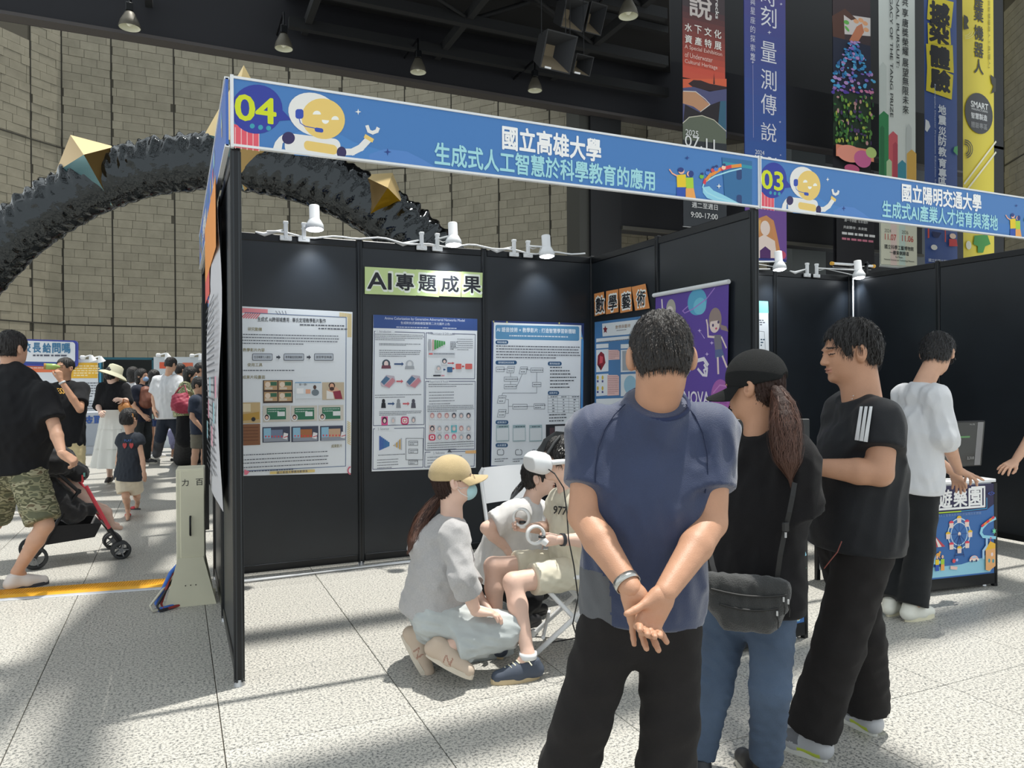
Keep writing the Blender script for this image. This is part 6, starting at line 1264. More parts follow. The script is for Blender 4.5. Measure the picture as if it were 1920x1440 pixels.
def skirt(name, c0, c1, w0, w1, sd, m_, parent, q=.8, pl=18, amp=.06, thick=.004, tiers=1):
    mb = MB(); ax = nrm(c1-c0); dp = np.cross(sd, ax); n = 96; rows = 14
    for T in range(tiers):
        vs = []; fs = []; 
        for i in range(rows+1):
            f = (i/rows)*(1-.0)*((T+1)/tiers); c = c0+(c1-c0)*f; w = w0+(w1-w0)*min(1, f*1.05)+.006*(tiers-1-T)
            for j in range(n): a = 2*math.pi*j/n; r = w*(1+amp*f*math.sin(pl*a+1.7*math.sin(3*a+T)+T)); vs.append(c+sd*r*math.cos(a)+dp*r*q*math.sin(a))
        for i in range(rows):
            for j in range(n): fs.append((i*n+j, i*n+(j+1) % n, (i+1)*n+(j+1) % n, (i+1)*n+j))
        mb.add(vs, fs, m_, True)
    return mb.build(name, parent)
def ring(name, c, ax, r, w, th, m_, parent, q=1., n=24):
    mb = MB(); mb.lathe(np.asarray(c)-nrm(ax)*w/2, ax, [(0, r), (0, r+th), (w, r+th), (w, r), (0, r)], m_, n); return mb.build(name, parent)
# ------------------------------------------------ people
G0 = lambda u, v, z: P(u, v, 'z', z)
BLK = cloth((28, 29, 32), .9, sheen=.08); BLKP = cloth((36, 34, 34), .92, sheen=.05); CAMV = nrm(-fw*V(1, 1, 0))
# 1 man in the blue shirt, hands clasped behind his back
NAVY = mat((45, 56, 86), .55, var=.08, scale=14, bump=.25, bscale=420, sheen=.45, spec=.3)
GREYP = cloth((92, 94, 98), .8)
p = person('man in a dark blue T-shirt seen from behind, hands clasped behind his back',
    dict(head=(1239, 672, 2.0), sh=[(1112, 812, 2.04), (1334, 806, 2.04)], el=[(1094, 968, 1.98), (1334, 980, 1.97)], wr=[(1183, 1104, 1.80), (1246, 1112, 1.79)], hip=[(1152, 1150, 2.03), (1254, 1150, 2.03)], kn=[(1092, 1350, 2.0), (1256, 1355, 2.0)], an=[G0(1020, 1600, .09), G0(1236, 1610, .09)], toe=[G0(990, 1590, .02), G0(1262, 1590, .02)]),
    dv(.05, 1, -.28), s=1.0, hs=1.0, U=(0, 0, 1), skin='tan', face=False, h=.008, hh=.0045, hd=.0036, arm=1.06, neck=1.06,
    hands=[dict(d=nrm(D(1212, 1190, 1.79)-D(1183, 1104, 1.80)), n=CAMV, t=RT, s=.93, curl=(.10, .28, .35, .12), spread=.16, thumb=.3, tcurl=.5), dict(d=nrm(D(1212, 1175, 1.755)-D(1246, 1112, 1.78)), n=CAMV, t=-RT, s=.95, curl=(.75, .85, .85, .8), spread=.05, thumb=.42, tcurl=-.12)],
    top=dict(m=NAVY, loose=.022, sleeve=.62, hem=.015, hw=.148, q=.66, amp=.0050, wl=.15, an=(1, 1, .16), h=.007, sr=.060, sflare=1.08, nr=.06, cht=.055, cw=1.22, collar=cloth((38, 48, 80), .7), cr=.007, seed=4,
        paint=[(GREYP, lambda c, o: ((c-o['ms'])@o['sd'] < -.14) & ((c-o['ms'])@o['ut'] < -.38) & ((c-o['el'][0])@o['ut'] < -.10))]),
    bottom=dict(m=BLKP, r=(.09, .074, .094), len=1.92, amp=.005, wl=.16, h=.009), shoe=dict(m=mat((40, 40, 44), .5)), hair=dict(t=.002, amp=.0025, strands=4200, sl=.028, lift=.005, nape=-.055, sw=.0006, sm=mat((60, 55, 52), .6, spec=.3)))
w = p['wr'][0]*.92+p['el'][0]*.08; ring('wrist_watch', w, p['wr'][0]-p['el'][0], .0305, .018, .003, mat((190, 190, 186), .25, metal=.9), p['o'])
def surf(p, u, v, key='tv', off=.002, r=6):
    tv = p[key]; rel = tv-CP; dep = rel@fw; U_ = 960+FPX*(rel@RT)/dep; V_ = 720-FPX*(rel@UP)/dep; d2 = (U_-u)**2+(V_-v)**2; m = d2 < r*r
    dd = dep[m] if m.any() else dep[[np.argmin(d2)]]; return dd[dd < dd.min()+.04].mean()-off
for l in ([(1172, 758), (1152, 778), (1134, 805), (1122, 840), (1117, 875), (1116, 905)], [(1286, 758), (1303, 780), (1318, 812), (1326, 850), (1327, 890), (1322, 925)]):      # raglan seams
    ds = np.array([surf(p, *q_) for q_ in l]); ds = np.convolve(np.r_[ds[0], ds, ds[-1]], [.25, .5, .25], 'valid'); m_ = MB(); m_.tube([D(q_[0], q_[1], dd-.002) for q_, dd in zip(l, ds)], .0016, cloth((28, 38, 66)), 5); m_.build('seam', p['o'])

# 2 woman in the black cap
BLK2 = cloth((24, 23, 25), .92, sheen=.12)
p = person('woman in a black cap with a long brown ponytail, black tee and blue jeans',
    dict(head=(1414, 727, 2.62), sh=[(1362, 848, 2.72), (1486, 858, 2.5)], el=[(1340, 960, 2.78), (1494, 958, 2.52)], wr=[(1345, 1010, 2.95), (1452, 985, 2.82)], hip=[(1368, 1130, 2.68), (1448, 1130, 2.56)], kn=[(1336, 1290, 2.62), (1444, 1290, 2.5)], an=[G0(1310, 1418, .09), G0(1436, 1424, .09)], toe=[G0(1290, 1400, .02), G0(1396, 1425, .02)]),
    dv(-.82, .62, -.12), s=.95, hs=.98, skin='tan', h=.009, hh=.005, hd=.006,
    top=dict(m=BLK2, loose=.05, sleeve=.98, hem=.0, hw=.155, q=.72, amp=.008, wl=.2, an=(1, 1, .3), h=.009, sr=.078, sflare=1.25, nr=.06, flare=1.04, collar=cloth((22, 22, 24)), ch=.01, cr=.007),
    bottom=dict(m=mat((70, 86, 108), .85, var=.2, scale=6, bump=.3, bscale=300), r=(.088, .068, .058), len=2.0, amp=.0045, wl=.10, name='jeans', an=(.5, .5, 1.2)), shoe=dict(m=mat((34, 36, 42), .5)), hair=dict(t=.001, smax=-.015, strands=900, sl=.03, nape=-.075, m=HAIRB, sm=mat((70, 50, 42), .35)))
def cap(p, mcol, r=(.088, .108, .10), brim=(.075, .085), tilt=0., mat2=None, hc=None, bdir=1, low=.012, blen=1.):
    H, S, F, U = p['H'], p['S'], p['F'], p['U']; RH = basis(S, F, U)
    pr = [E(H(0, -.012, .036), V(*r)*1., RH, .01), dict(t='p', p=H(0, 0, low), n=-nrm(U+F*.12), k=0), E(H(0, -.125, .0), V(.035, .05, .035), RH, .01, 's')]
    c_, v_, f_ = skin_mesh('cap', [sculpt(pr, .005)], [mcol], p['o'])
    m_ = MB(); vs = []; fs = []; n = 16; rows = 6
    for lay in (0, 1):
        for i in range(rows+1):
            for j in range(n+1):
                a = math.pi*(-.40+.8*j/n); base = H(math.sin(a)*r[0]*.98, -.012+math.cos(a)*r[1]*.98, low+.006-.03*abs(math.sin(a))**2*0); out_ = i/rows*brim[1]*blen*(math.cos(a)**.6 if math.cos(a) > 0 else 0); vs.append(base+F*out_-U*(.012*abs(math.sin(a))*i/rows*2+.05*tilt*i/rows)-U*.003*lay)
    st = (rows+1)*(n+1)
    for lay in (0, 1):
        for i in range(rows):
            for j in range(n):
                q_ = (lay*st+i*(n+1)+j, lay*st+i*(n+1)+j+1, lay*st+(i+1)*(n+1)+j+1, lay*st+(i+1)*(n+1)+j); fs.append(q_ if lay == 0 else q_[::-1])
    m_.add(vs, fs, mat2 or mcol, True); m_.build('brim', c_)
    m_ = MB()
    for a0 in (-1.05, 0, 1.05, math.pi): m_.tube([H(math.sin(a0)*math.cos(b)*(r[0]+.0008), -.012+math.cos(a0)*math.cos(b)*(r[1]+.0008), .036+math.sin(b)*(r[2]+.0008)) for b in np.linspace(.12, math.pi/2, 12)], .0014, mat2 or mcol, 5)
    m_.sphere(H(0, -.012, .036+r[2]), (.007, .007, .004), mcol); m_.build('seams', c_); return c_
CAPM = mat((30, 32, 33), .8, bump=.9, bscale=700, spec=.3); cap(p, CAPM, low=.005, tilt=.5)
ponytail([D(1457, 728, 2.52), D(1468, 752, 2.49), D(1472, 790, 2.46), D(1474, 830, 2.44), D(1476, 865, 2.42), D(1482, 898, 2.42)], [.020, .034, .046, .046, .036, .006], HAIRB, p['o'], 2200, seed=3, sm=mat((88, 58, 46), .5), w=.0007)
# her shoulder bag (a thing of its own)
bc = D(1398, 1130, 2.40); bx_ = nrm(RT*1+fw*-.12); bn = nrm(np.cross(bx_, V(0, 0, 1))); bn = bn if bn@CAMV > 0 else -bn
t = thing('sling_bag', 'black zipped sling bag hanging behind the woman in jeans', 'bag', bc)
BAG = mat((44, 45, 45), .75, bump=.5, bscale=260, sheen=.3); BB = lambda x, y, z: bc+bx_*x-bn*y+V(0, 0, z)
RB = basis(bx_, -bn, V(0, 0, 1))
pr = [C(BB(-.105, 0, .055), BB(.105, 0, .045), .035, .035, .02, (1, 1)), C(BB(-.085, 0, .0), BB(.09, 0, -.005), .042, .042, .03), C(BB(-.05, 0, -.05), BB(.065, 0, -.055), .04, .04, .03), C(BB(-.11, 0, .07), BB(.11, 0, .055), .022, .022, .02)]
skin_mesh('bag_body', [sculpt(pr, .006, folds(8, .004, .08))], [BAG], t)
for (z0, z1, x0, x1) in ((.052, .040, -.115, .118), (.005, -.002, -.088, .095)):
    m_ = MB(); m_.tube([BB(x0+(x1-x0)*f, -.040-.004*math.sin(f*3.1), z0+(z1-z0)*f-.012*math.sin(f*3.1)) for f in np.linspace(0, 1, 12)], .0035, mat((24, 24, 24), .5), 6); m_.build('zip', t)
for (x, z) in ((.108, .035), (.088, -.01), (.122, .028)):
    m_ = MB(); m_.box(BB(x, -.045, z-.008), (.006, .004, .016), M_STEEL, R=RB, bev=.001); m_.tube([BB(x, -.045, z-.016), BB(x+.004, -.046, z-.035), BB(x+.002, -.046, z-.055)], .002, mat((24, 24, 24), .5), 5); m_.build('zip_pull', t)
m_ = MB(); 
def strap(pts_, w_, mt, th=.003):
    m2 = MB(); pts_ = [np.asarray(q_, float) for q_ in pts_]; vs = []
    for i, q_ in enumerate(pts_):
        tt = nrm(pts_[min(i+1, len(pts_)-1)]-pts_[max(0, i-1)]); sw_ = nrm(np.cross(tt, CAMV))*w_/2; nn = nrm(np.cross(sw_, tt))*th/2
        vs += [q_-sw_-nn, q_+sw_-nn, q_+sw_+nn, q_-sw_+nn]
    fs = [(4*i+k, 4*i+(k+1) % 4, 4*i+4+(k+1) % 4, 4*i+4+k) for i in range(len(pts_)-1) for k in range(4)]
    m2.add(vs, fs, mt); return m2
strap([D(1457, 1084, 2.40), D(1463, 1040, 2.39), D(1472, 995, 2.39), D(1480, 960, 2.38), D(1486, 930, 2.385), D(1490, 905, 2.40)], .016, mat((24, 24, 25), .6)).build('strap', t)
strap([D(1343, 1082, 2.42), D(1336, 1060, 2.44), D(1330, 1030, 2.47)], .016, mat((24, 24, 25), .6)).build('strap', t)
m_ = MB(); m_.box(D(1473, 988, 2.375), (.024, .012, .03), mat((20, 20, 22), .4), bev=.003); m_.tube([D(1473, 998, 2.372), D(1473, 1008, 2.372)], .004, M_STEEL, 6); m_.build('buckle', t)

# 3 man in the black sports shirt, in profile
BLK3 = cloth((30, 32, 36), .6, sheen=.12)
p3 = person('man in a black sports tee with three white sleeve stripes, in profile facing left',
    dict(head=(1594, 662, 2.86), sh=[(1652, 790, 2.70), (1585, 772, 2.98)], el=[(1650, 888, 2.64), (1560, 880, 3.05)], wr=[(1536, 876, 2.70), (1500, 872, 2.9)], hip=[(1628, 1010, 2.76), (1580, 1008, 2.94)], kn=[(1572, 1210, 2.74), (1616, 1200, 2.92)], an=[G0(1521, 1372, .09), G0(1622, 1326, .09)], toe=[G0(1466, 1385, .02), G0(1560, 1320, .02)]),
    dv(-1, .06, -.10), s=1.0, hs=1.02, skin='tan', h=.009, hh=.0038, hd=.005, body_w=1.12, arm=1.18, neck=1.25,
    hands=[dict(curl=(.5, .6, .6, .6)), {}],
    top=dict(m=BLK3, loose=.035, sleeve=.52, hem=.03, hw=.16, q=.86, amp=.006, wl=.2, an=(1, 1, .35), h=.008, sr=.074, sflare=1.14, nr=.064, collar=cloth((26, 27, 30)), ch=.012, cr=.007),
    bottom=dict(m=BLKP, r=(.102, .086, .094), len=1.99, amp=.005, wl=.2, h=.009),
    shoe=dict(m=mat((176, 178, 182), .5), sole=mat((206, 206, 200), .6), s=1.02, paint=[(mat((190, 206, 70), .5), lambda x, y, z: (z < .034) & (x < .035) & (x > -.05)), (mat((110, 112, 118), .5), lambda x, y, z: (z > .045) & (x > .03) & (x < .11) & (np.abs(y) > .022))]),
    hair=dict(t=.006, amp=.004, strands=3000, sl=.045, lift=.006, nape=-.05, sw=.0007, sm=mat((34, 31, 30), .4)))
# stripes and mark on the sleeve and chest, laid on the cloth
def decal(p, px_poly, col, off=.0012, d0=None, nm='stripe', sub=10):
    tv = p['tv']; m_ = MB(); 
    (a, b, c, d) = [np.array(x, float) for x in px_poly]; vs = []; ok = True
    rel = tv-CP; dep = rel@fw; U_ = 960+FPX*(rel@RT)/dep; V_ = 720-FPX*(rel@UP)/dep
    for i in range(sub+1):
        for j in (0, .5, 1):
            f = i/sub; l = a*(1-f)+d*f; r_ = b*(1-f)+c*f; q_ = l*(1-j)+r_*j; m = (U_-q_[0])**2+(V_-q_[1])**2 < 30
            dd = dep[m].min() if m.any() else dep[np.argmin((U_-q_[0])**2+(V_-q_[1])**2)]
            vs.append((q_, dd))
    ds = np.array([x[1] for x in vs]); k_ = np.array([.25, .5, .25]); arr = ds.reshape(-1, 3)
    for _ in range(2): arr[1:-1] = .25*arr[:-2]+.5*arr[1:-1]+.25*arr[2:]
    pts_ = [D(x[0][0], x[0][1], dd-off-.004) for x, dd in zip(vs, arr.ravel())]
    fs = [(3*i+j, 3*i+j+1, 3*i+j+4, 3*i+j+3) for i in range(sub) for j in (0, 1)]
    m_.add(pts_, fs, col, True); m_.add([q_+ray(960, 720)*.003 for q_ in pts_], [f_[::-1] for f_ in fs], col, True)
    return m_.build(nm, p['top'])
for k in range(3): decal(p3, [(1613+k*9, 762), (1618+k*9, 762), (1609+k*8.4+1, 826+k*1.5), (1603+k*8.4, 825+k*1.5)], mat((226, 228, 230), .6))
cvp = None
tvd = p3['tv']; 
for (a, b, c, d) in (((1597, 733), (1601, 731), (1601, 743), (1598, 742)), ((1593, 736), (1596, 735), (1597, 743), (1594, 742)), ((1589.5, 739), (1592, 738.5), (1593, 742), (1590, 741))): decal(p3, [a, b, c, d], mat((226, 228, 230), .6), nm='printed_mark', sub=4, off=.008)
def decal_text(p, u, v, txt, h, w, col, rot=0, wt=.03, nm='printed_mark', off=.003, key='tv'):
    co, fs, wd = glyph(txt, wt, 2); tv = p[key]; rel = tv-CP; dep = rel@fw; U_ = 960+FPX*(rel@RT)/dep; V_ = 720-FPX*(rel@UP)/dep
    m = (np.abs(U_-u) < w*.7) & (np.abs(V_-v) < h*.8); M_ = np.stack([np.ones(m.sum()), U_[m]-u, V_[m]-v], 1); d0 = dep[m]
    if m.sum() < 4: return
    near_ = d0 < d0.min()+.08; cf = np.linalg.lstsq(M_[near_], d0[near_], rcond=None)[0]; res = (M_[near_]@cf-d0[near_]).max(); vs = []
    nb_ = len(co)//(9 if wt else 1)
    for i_, (x, y) in enumerate(co):
        x_ = x/wd*w; y_ = -y*h; xx = x_*math.cos(rot)-y_*math.sin(rot); yy = x_*math.sin(rot)+y_*math.cos(rot); vs.append(D(u+xx, v+yy, cf[0]+cf[1]*xx+cf[2]*yy-max(0, res)-off-2e-5*(i_//nb_)))
    m2 = MB(); m2.add(vs, fs, col); m2.build(nm, p['top'])
decal_text(p3, 1592, 744, 'adidas', 5.5, 15, mat((226, 228, 230), .6), rot=.28, off=.009)
m_ = MB(); m_.tube([D(1578, 1015, 2.62), D(1570, 1035, 2.61), D(1556, 1052, 2.61), D(1545, 1066, 2.62)], .0022, mat((120, 60, 52), .6), 6); m_.build('drawstring', p3['o'])

# 4 young man in the white shirt at the counter
WSH = mat((206, 208, 212), .7, bump=.2, bscale=300, sheen=.2)
p4 = person('young man in a white shirt with rolled sleeves leaning over the right printed counter',
    dict(head=(1758, 664, 4.42), sh=[(1696, 742, 4.52), (1756, 744, 4.26)], el=[(1700, 820, 4.62), (1772, 818, 4.22)], wr=[(1790, 888, 4.72), (1797, 882, 4.50)], hip=[(1700, 915, 4.52), (1732, 918, 4.38)], kn=[(1688, 1025, 4.56), (1726, 1028, 4.38)], an=[G0(1672, 1124, .09), G0(1710, 1134, .09)], toe=[G0(1706, 1130, .02), G0(1768, 1143, .02)]),
    dv(.62, .62, -.45), s=1.0, hs=1.0, skin='mid', h=.010, hh=.006, hd=.0055,
    hands=[dict(d=dv(.3, .3, -.4), n=V(0, 0, -1), t=-fw), dict(d=nrm(D(1838, 900, 4.55)-D(1797, 882, 4.50)), n=V(0, 0, -1), t=-fw, s=1.0, curl=(.05, .35, .45, .5), spread=.2, thumb=.7)],
    top=dict(m=WSH, loose=.035, sleeve=1.18, hem=-.0, hw=.145, q=.72, amp=.008, wl=.17, an=(.9, .9, .5), h=.009, sr=.070, sflare=1.0, nr=.058, collar=WSH, ch=.02, cr=.012, flare=1.0),
    bottom=dict(m=cloth((30, 32, 34)), r=(.086, .074, .088), len=2.0, amp=.004, wl=.2), shoe=dict(m=mat((228, 228, 218), .5), sole=mat((222, 216, 190), .6)), hair=dict(t=.008, amp=.004, strands=2000, sl=.05, lift=.006, nape=-.07, sw=.001, sm=mat((40, 41, 44), .4)))
m_ = MB(); H = p4['H']; m_.tube([H(.078, .0, .002), H(.074, .09, .008)], .0022, mat((30, 30, 34), .4), 6)
for g_ in (-1, 1): m_.tube([H(g_*.034+.026*math.cos(a), .104, .002+.019*math.sin(a)) for a in np.linspace(0, 6.28, 17)], .0018, mat((30, 30, 34), .4), 5)
m_.build('glasses', p4['o'])
# 5 person mostly outside the frame, hand over the counter
person('person at the right edge, only a bare forearm and hand reaching past the counter',
    dict(head=(2050, 640, 5.4), sh=[(1990, 735, 5.35), (2090, 745, 5.3)], el=[(1948, 800, 5.2), (2120, 850, 5.3)], wr=[(1902, 866, 5.08), (2080, 900, 5.1)], hip=[(2015, 900, 5.4), (2065, 905, 5.4)], kn=[(2010, 990, 5.4), (2060, 990, 5.4)], an=[G0(2010, 1060, .09), G0(2062, 1060, .09)], toe=[G0(1990, 1070, .02), G0(2050, 1075, .02)]),
    dv(-.8, -.5, -.1), s=.98, skin='mid', h=.014, hh=.008, hd=.0055, hands=[dict(d=nrm(D(1868, 886, 5.0)-D(1902, 866, 5.08)), n=dv(-.2, .2, -1), t=dv(0, -1, 0), curl=(.25, .2, .3, .3), spread=.2, thumb=.6), {}],
    top=dict(m=cloth((60, 66, 80)), sleeve=.5), bottom=dict(m=BLKP), shoe=dict(m=mat((50, 50, 54), .5)), hair=dict(t=.012))

# 6 kneeling woman in the grey hoodie
GREY = mat((176, 174, 174), .95, var=.08, scale=160, bump=.3, bscale=400, sheen=.5); LPANT = cloth((186, 192, 192), .85)
p6 = person('kneeling woman in a grey hoodie, light trousers and tan cap with a face mask',
    dict(head=(850, 902, 3.62), sh=[(852, 1004, 3.50), (838, 996, 3.80)], el=[(868, 1084, 3.40), (870, 1075, 3.92)], wr=[(892, 1146, 3.46), (905, 1130, 3.8)], hip=[(812, 1160, 3.54), (806, 1155, 3.78)], kn=[(946, 1182, 3.56), (930, 1216, 3.86)], an=[(828, 1218, 3.45), (782, 1200, 3.62)], toe=[(905, 1258, 3.40), (817, 1262, 3.58)]),
    dv(.93, .22, .14), s=.97, hs=.96, skin='pale', h=.008, hh=.0042, hd=.004,
    hands=[dict(d=dv(.9, .1, -.15), n=dv(.1, 0, -1), t=dv(0, 1, 0), curl=(.35, .4, .4, .4), spread=.05, s=.92), {}],
    top=dict(m=GREY, name='hoodie', loose=.04, sleeve=1.45, hem=-.03, hw=.165, q=.85, amp=.006, wl=.17, an=(.8, .8, .8), h=.0075, sr=.072, sflare=1.0, nr=.062, flare=1.02,
        extra=lambda o: [C(o['nb']-o['F']*.03-o['ut']*.01, o['nb']-o['F']*.12-o['ut']*.07, .08, .085, .03), C(o['nb']-o['F']*.07-o['ut']*.05+o['sd']*.05, o['nb']-o['F']*.09-o['ut']*.17, .06, .03, .02), C(o['nb']-o['F']*.07-o['ut']*.05-o['sd']*.05, o['nb']-o['F']*.09-o['ut']*.17, .06, .03, .02)]),
    bottom=dict(m=LPANT, r=(.105, .088, .09), len=1.80, amp=.008, wl=.12, h=.008), hair=dict(t=.0, smax=-.015, strands=500, sl=.03, nape=-.08, m=HAIRB),
    shoe=dict(m=mat((196, 178, 160), .7), sole=mat((206, 196, 180), .6), flat=False, ups=[dv(.45, 0, .9), dv(.85, 0, .45)], paint=[(mat((166, 128, 112), .7), lambda x, y, z: (np.abs(y) > .03) & (((x > .035) & (x < .042)) | ((x > .07) & (x < .077)) | (np.abs((x-.056)+(z-.045)*1.0) < .004)) & (z > .025) & (z < .062) & (x > .033) & (x < .079))]))
cap(p6, mat((190, 168, 126), .85, bump=.3, bscale=400, sheen=.3, var=.06, scale=20), r=(.087, .106, .098), low=.012, tilt=.35)
ponytail([D(826, 928, 3.66), D(812, 945, 3.68), D(796, 968, 3.66), D(785, 992, 3.62), D(776, 1012, 3.58), D(768, 1030, 3.56)], [.022, .034, .040, .036, .028, .008], HAIRB, p6['o'], 1500, seed=6, sm=mat((96, 66, 54), .5), w=.0009)
H = p6['H']; RH = basis(p6['S'], p6['F'], p6['U']); pr = [E(H(0, .062, -.062), V(.052, .05, .046), RH, .01)]
pr += [dict(t='p', p=H(0, .052, 0), n=-p6['F'], k=0), dict(t='p', p=H(0, 0, -.028), n=p6['U'], k=0)]
o_, _, _ = skin_mesh('face_mask', [sculpt(pr, .004)], [mat((176, 214, 220), .8)], p6['o'])
m_ = MB()
for z in (-.035, -.085): m_.tube([H(.054, .055, z), H(.070, .02, (z-.03)/2), H(.080, -.012, .0)], .0015, (230, 234, 236), 5)
m_.build('mask_loops', o_)
m_ = MB(); m_.tube([H(.079, -.005, .006), H(.060, .085, .004)], .0016, mat((150, 130, 110), .3, metal=.5), 5)
for g_ in (-1, 1): m_.tube([H(g_*.033+.024*math.cos(a), .102, .0+.02*math.sin(a)) for a in np.linspace(0, 6.28, 17)], .0012, mat((150, 130, 110), .3, metal=.5), 5)
m_.build('glasses', p6['o'])

# 7 seated child with the headset
TAN = cloth((218, 212, 192), .85)
p7 = person('seated child in a cream shirt and shorts wearing a white virtual reality headset',
    dict(head=(1048, 862, 3.86), sh=[(1086, 950, 3.74), (1050, 938, 4.02)], el=[(1108, 1012, 3.68), (1030, 990, 4.02)], wr=[(1046, 1012, 3.60), (990, 990, 3.84)], hip=[(1098, 1070, 3.80), (1072, 1060, 4.0)], kn=[(962, 1092, 3.62), (925, 1062, 3.84)], an=[(990, 1228, 3.50), (930, 1190, 3.80)], toe=[G0(940, 1272, .02), G0(878, 1195, .02)]),
    dv(-.80, -.32, -.08), s=.88, hs=.92, skin='pale', h=.008, hh=.005, hd=.004,
    hands=[dict(d=dv(-.9, 0, -.1), n=dv(0, 1, .1), t=V(0, 0, 1), curl=(.9, 1., 1., 1.), s=.85, thumb=.5), dict(d=dv(-.9, -.1, .2), n=dv(0, -1, .1), t=V(0, 0, 1), curl=(.9, 1., 1., 1.), s=.85)],
    top=dict(m=TAN, loose=.03, sleeve=.62, hem=.05, hw=.13, q=.72, amp=.006, wl=.14, sr=.062, nr=.056, collar=TAN), bottom=dict(m=TAN, r=(.098, .088, .07), len=.74, amp=.006, wl=.12, name='shorts'),
    shoe=dict(m=mat((70, 78, 92), .75), sole=mat((196, 176, 140), .6), laces=mat((232, 226, 196), .7), s=1.08), hair=dict(t=.012, strands=1600, sl=.04))
ring('sock', p7['an'][0]-V(0, 0, .0)+V(0, 0, .0), V(0, 0, 1), .036, .028, .006, mat((232, 234, 236), .8), p7['o'])
w = p7['wr'][0]*.86+p7['el'][0]*.14; wa = nrm(p7['wr'][0]-p7['el'][0]); ring('wrist_watch', w, wa, .028, .018, .003, mat((46, 50, 58), .5), p7['o'])
decal_text(p7, 1050, 957, '977', 15, 25, mat((40, 40, 42), .7), rot=.12, off=.014)
# headset: shell, facial pad, straps
H, S, F, U = p7['H'], p7['S'], p7['F'], p7['U']; q = .92; RH = basis(S, F, U)
t = thing('vr_headset', 'white virtual reality headset strapped on the seated child', 'headset', H(0, .15, .01))
pr = [C(H(-.055, .125, .012), H(.055, .125, .012), .046, .046, .03), C(H(-.05, .150, .004), H(.05, .150, .004), .042, .042, .03), C(H(-.06, .12, -.01), H(.06, .12, -.01), .042, .042, .03), dict(t='p', p=H(0, .185, 0), n=F, k=0), dict(t='p', p=H(0, .085, 0), n=-F, k=0)]
skin_mesh('shell', [sculpt(pr, .004)], [mat((232, 234, 236), .35)], t)
m_ = MB(); 
for (x, z) in ((-.075, .03), (.075, .03), (-.07, -.03), (.07, -.03)): m_.sphere(H(x, .168, z), (.007, .007, .007), mat((20, 20, 22), .3), n=8)
m_.build('camera_dot', t)
m_ = MB(); m_.tube([H(.095*math.cos(a)*1.0, .10*math.sin(a)-.01, .012) for a in np.linspace(-.15-1.57*0+(-math.pi), .15, 26)], .010, mat((40, 42, 44), .6), 8)
m_.tube([H(.095, .0, .0), H(.092, .09, .005)], .014, mat((230, 232, 234), .4), 8); m_.tube([H(-.095, .0, .0), H(-.092, .09, .005)], .014, mat((230, 232, 234), .4), 8); m_.build('side_strap', t)
strap([H(0, .11, .055), H(0, .07, .115), H(0, .0, .146), H(0, -.06, .134), H(0, -.11, .08), H(0, -.118, .02)], .030, mat((40, 42, 44), .6), .006).build('top_strap', t)
for g_ in (-1, 1): m_ = MB(); m_.tube([H(g_*.07, .10, .05), H(g_*.062, .05, .105), H(g_*.04, .0, .136)], .008, mat((46, 48, 50), .6), 6); m_.build('top_strap', t)
m_ = MB(); m_.tube([H(.09, .09, -.01), D(1040, 888, 3.64), D(1057, 915, 3.62), D(1063, 960, 3.62), D(1066, 1010, 3.55), D(1076, 1060, 3.52), D(1084, 1120, 3.55), D(1074, 1170, 3.62), D(1082, 1196, 3.7), G0(1060, 1200, .01), G0(1030, 1205, .01)], .0035, mat((24, 24, 26), .6), 6); m_.build('cable', t)
def controller(label, cu, cv_, d, ax, hp_):
    c = D(cu, cv_, d); t = thing('vr_controller', label, 'controller', c); W_ = mat((236, 236, 234), .35); ax = nrm(ax); a = nrm(np.cross(ax, V(0, 0, 1))); b = np.cross(ax, a); m_ = MB(); n = 32; vs = []; fs = []
    for i in range(n):
        t_ = 2*math.pi*i/n; dr_ = a*math.cos(t_)+b*math.sin(t_)
        for (r, w_) in ((.036, -.012), (.048, -.012), (.048, .012), (.036, .012)): vs.append(c+dr_*r+ax*w_)
    for i in range(n):
        for k in range(4): fs.append((4*i+k, 4*((i+1) % n)+k, 4*((i+1) % n)+(k+1) % 4, 4*i+(k+1) % 4))
    m_.add(vs, fs, W_, True); m_.build('tracking_ring', t); m_ = MB(); g = np.asarray(hp_); st_ = c+nrm(g-c)*.04; m_.tube([st_, st_*.5+g*.5, g], [.020, .018, .015], W_, 12); m_.build('grip', t)
    m_ = MB(); m_.lathe(st_, nrm(V(0, 0, 1)), [(.012, .018), (.02, .018), (.021, 0)], mat((40, 40, 42), .4), 14); m_.build('button_pad', t)
controller('white ring controller in the near hand of the seated child', 1004, 1003, 3.58, nrm(CAMV+RT*.3), p7['wr'][0]+nrm(p7['wr'][0]-p7['el'][0])*.06-V(0, 0, .02)); controller('white ring controller in the far hand of the seated child', 978, 970, 3.80, nrm(CAMV-RT*.4), p7['wr'][1]+nrm(p7['wr'][1]-p7['el'][1])*.05)

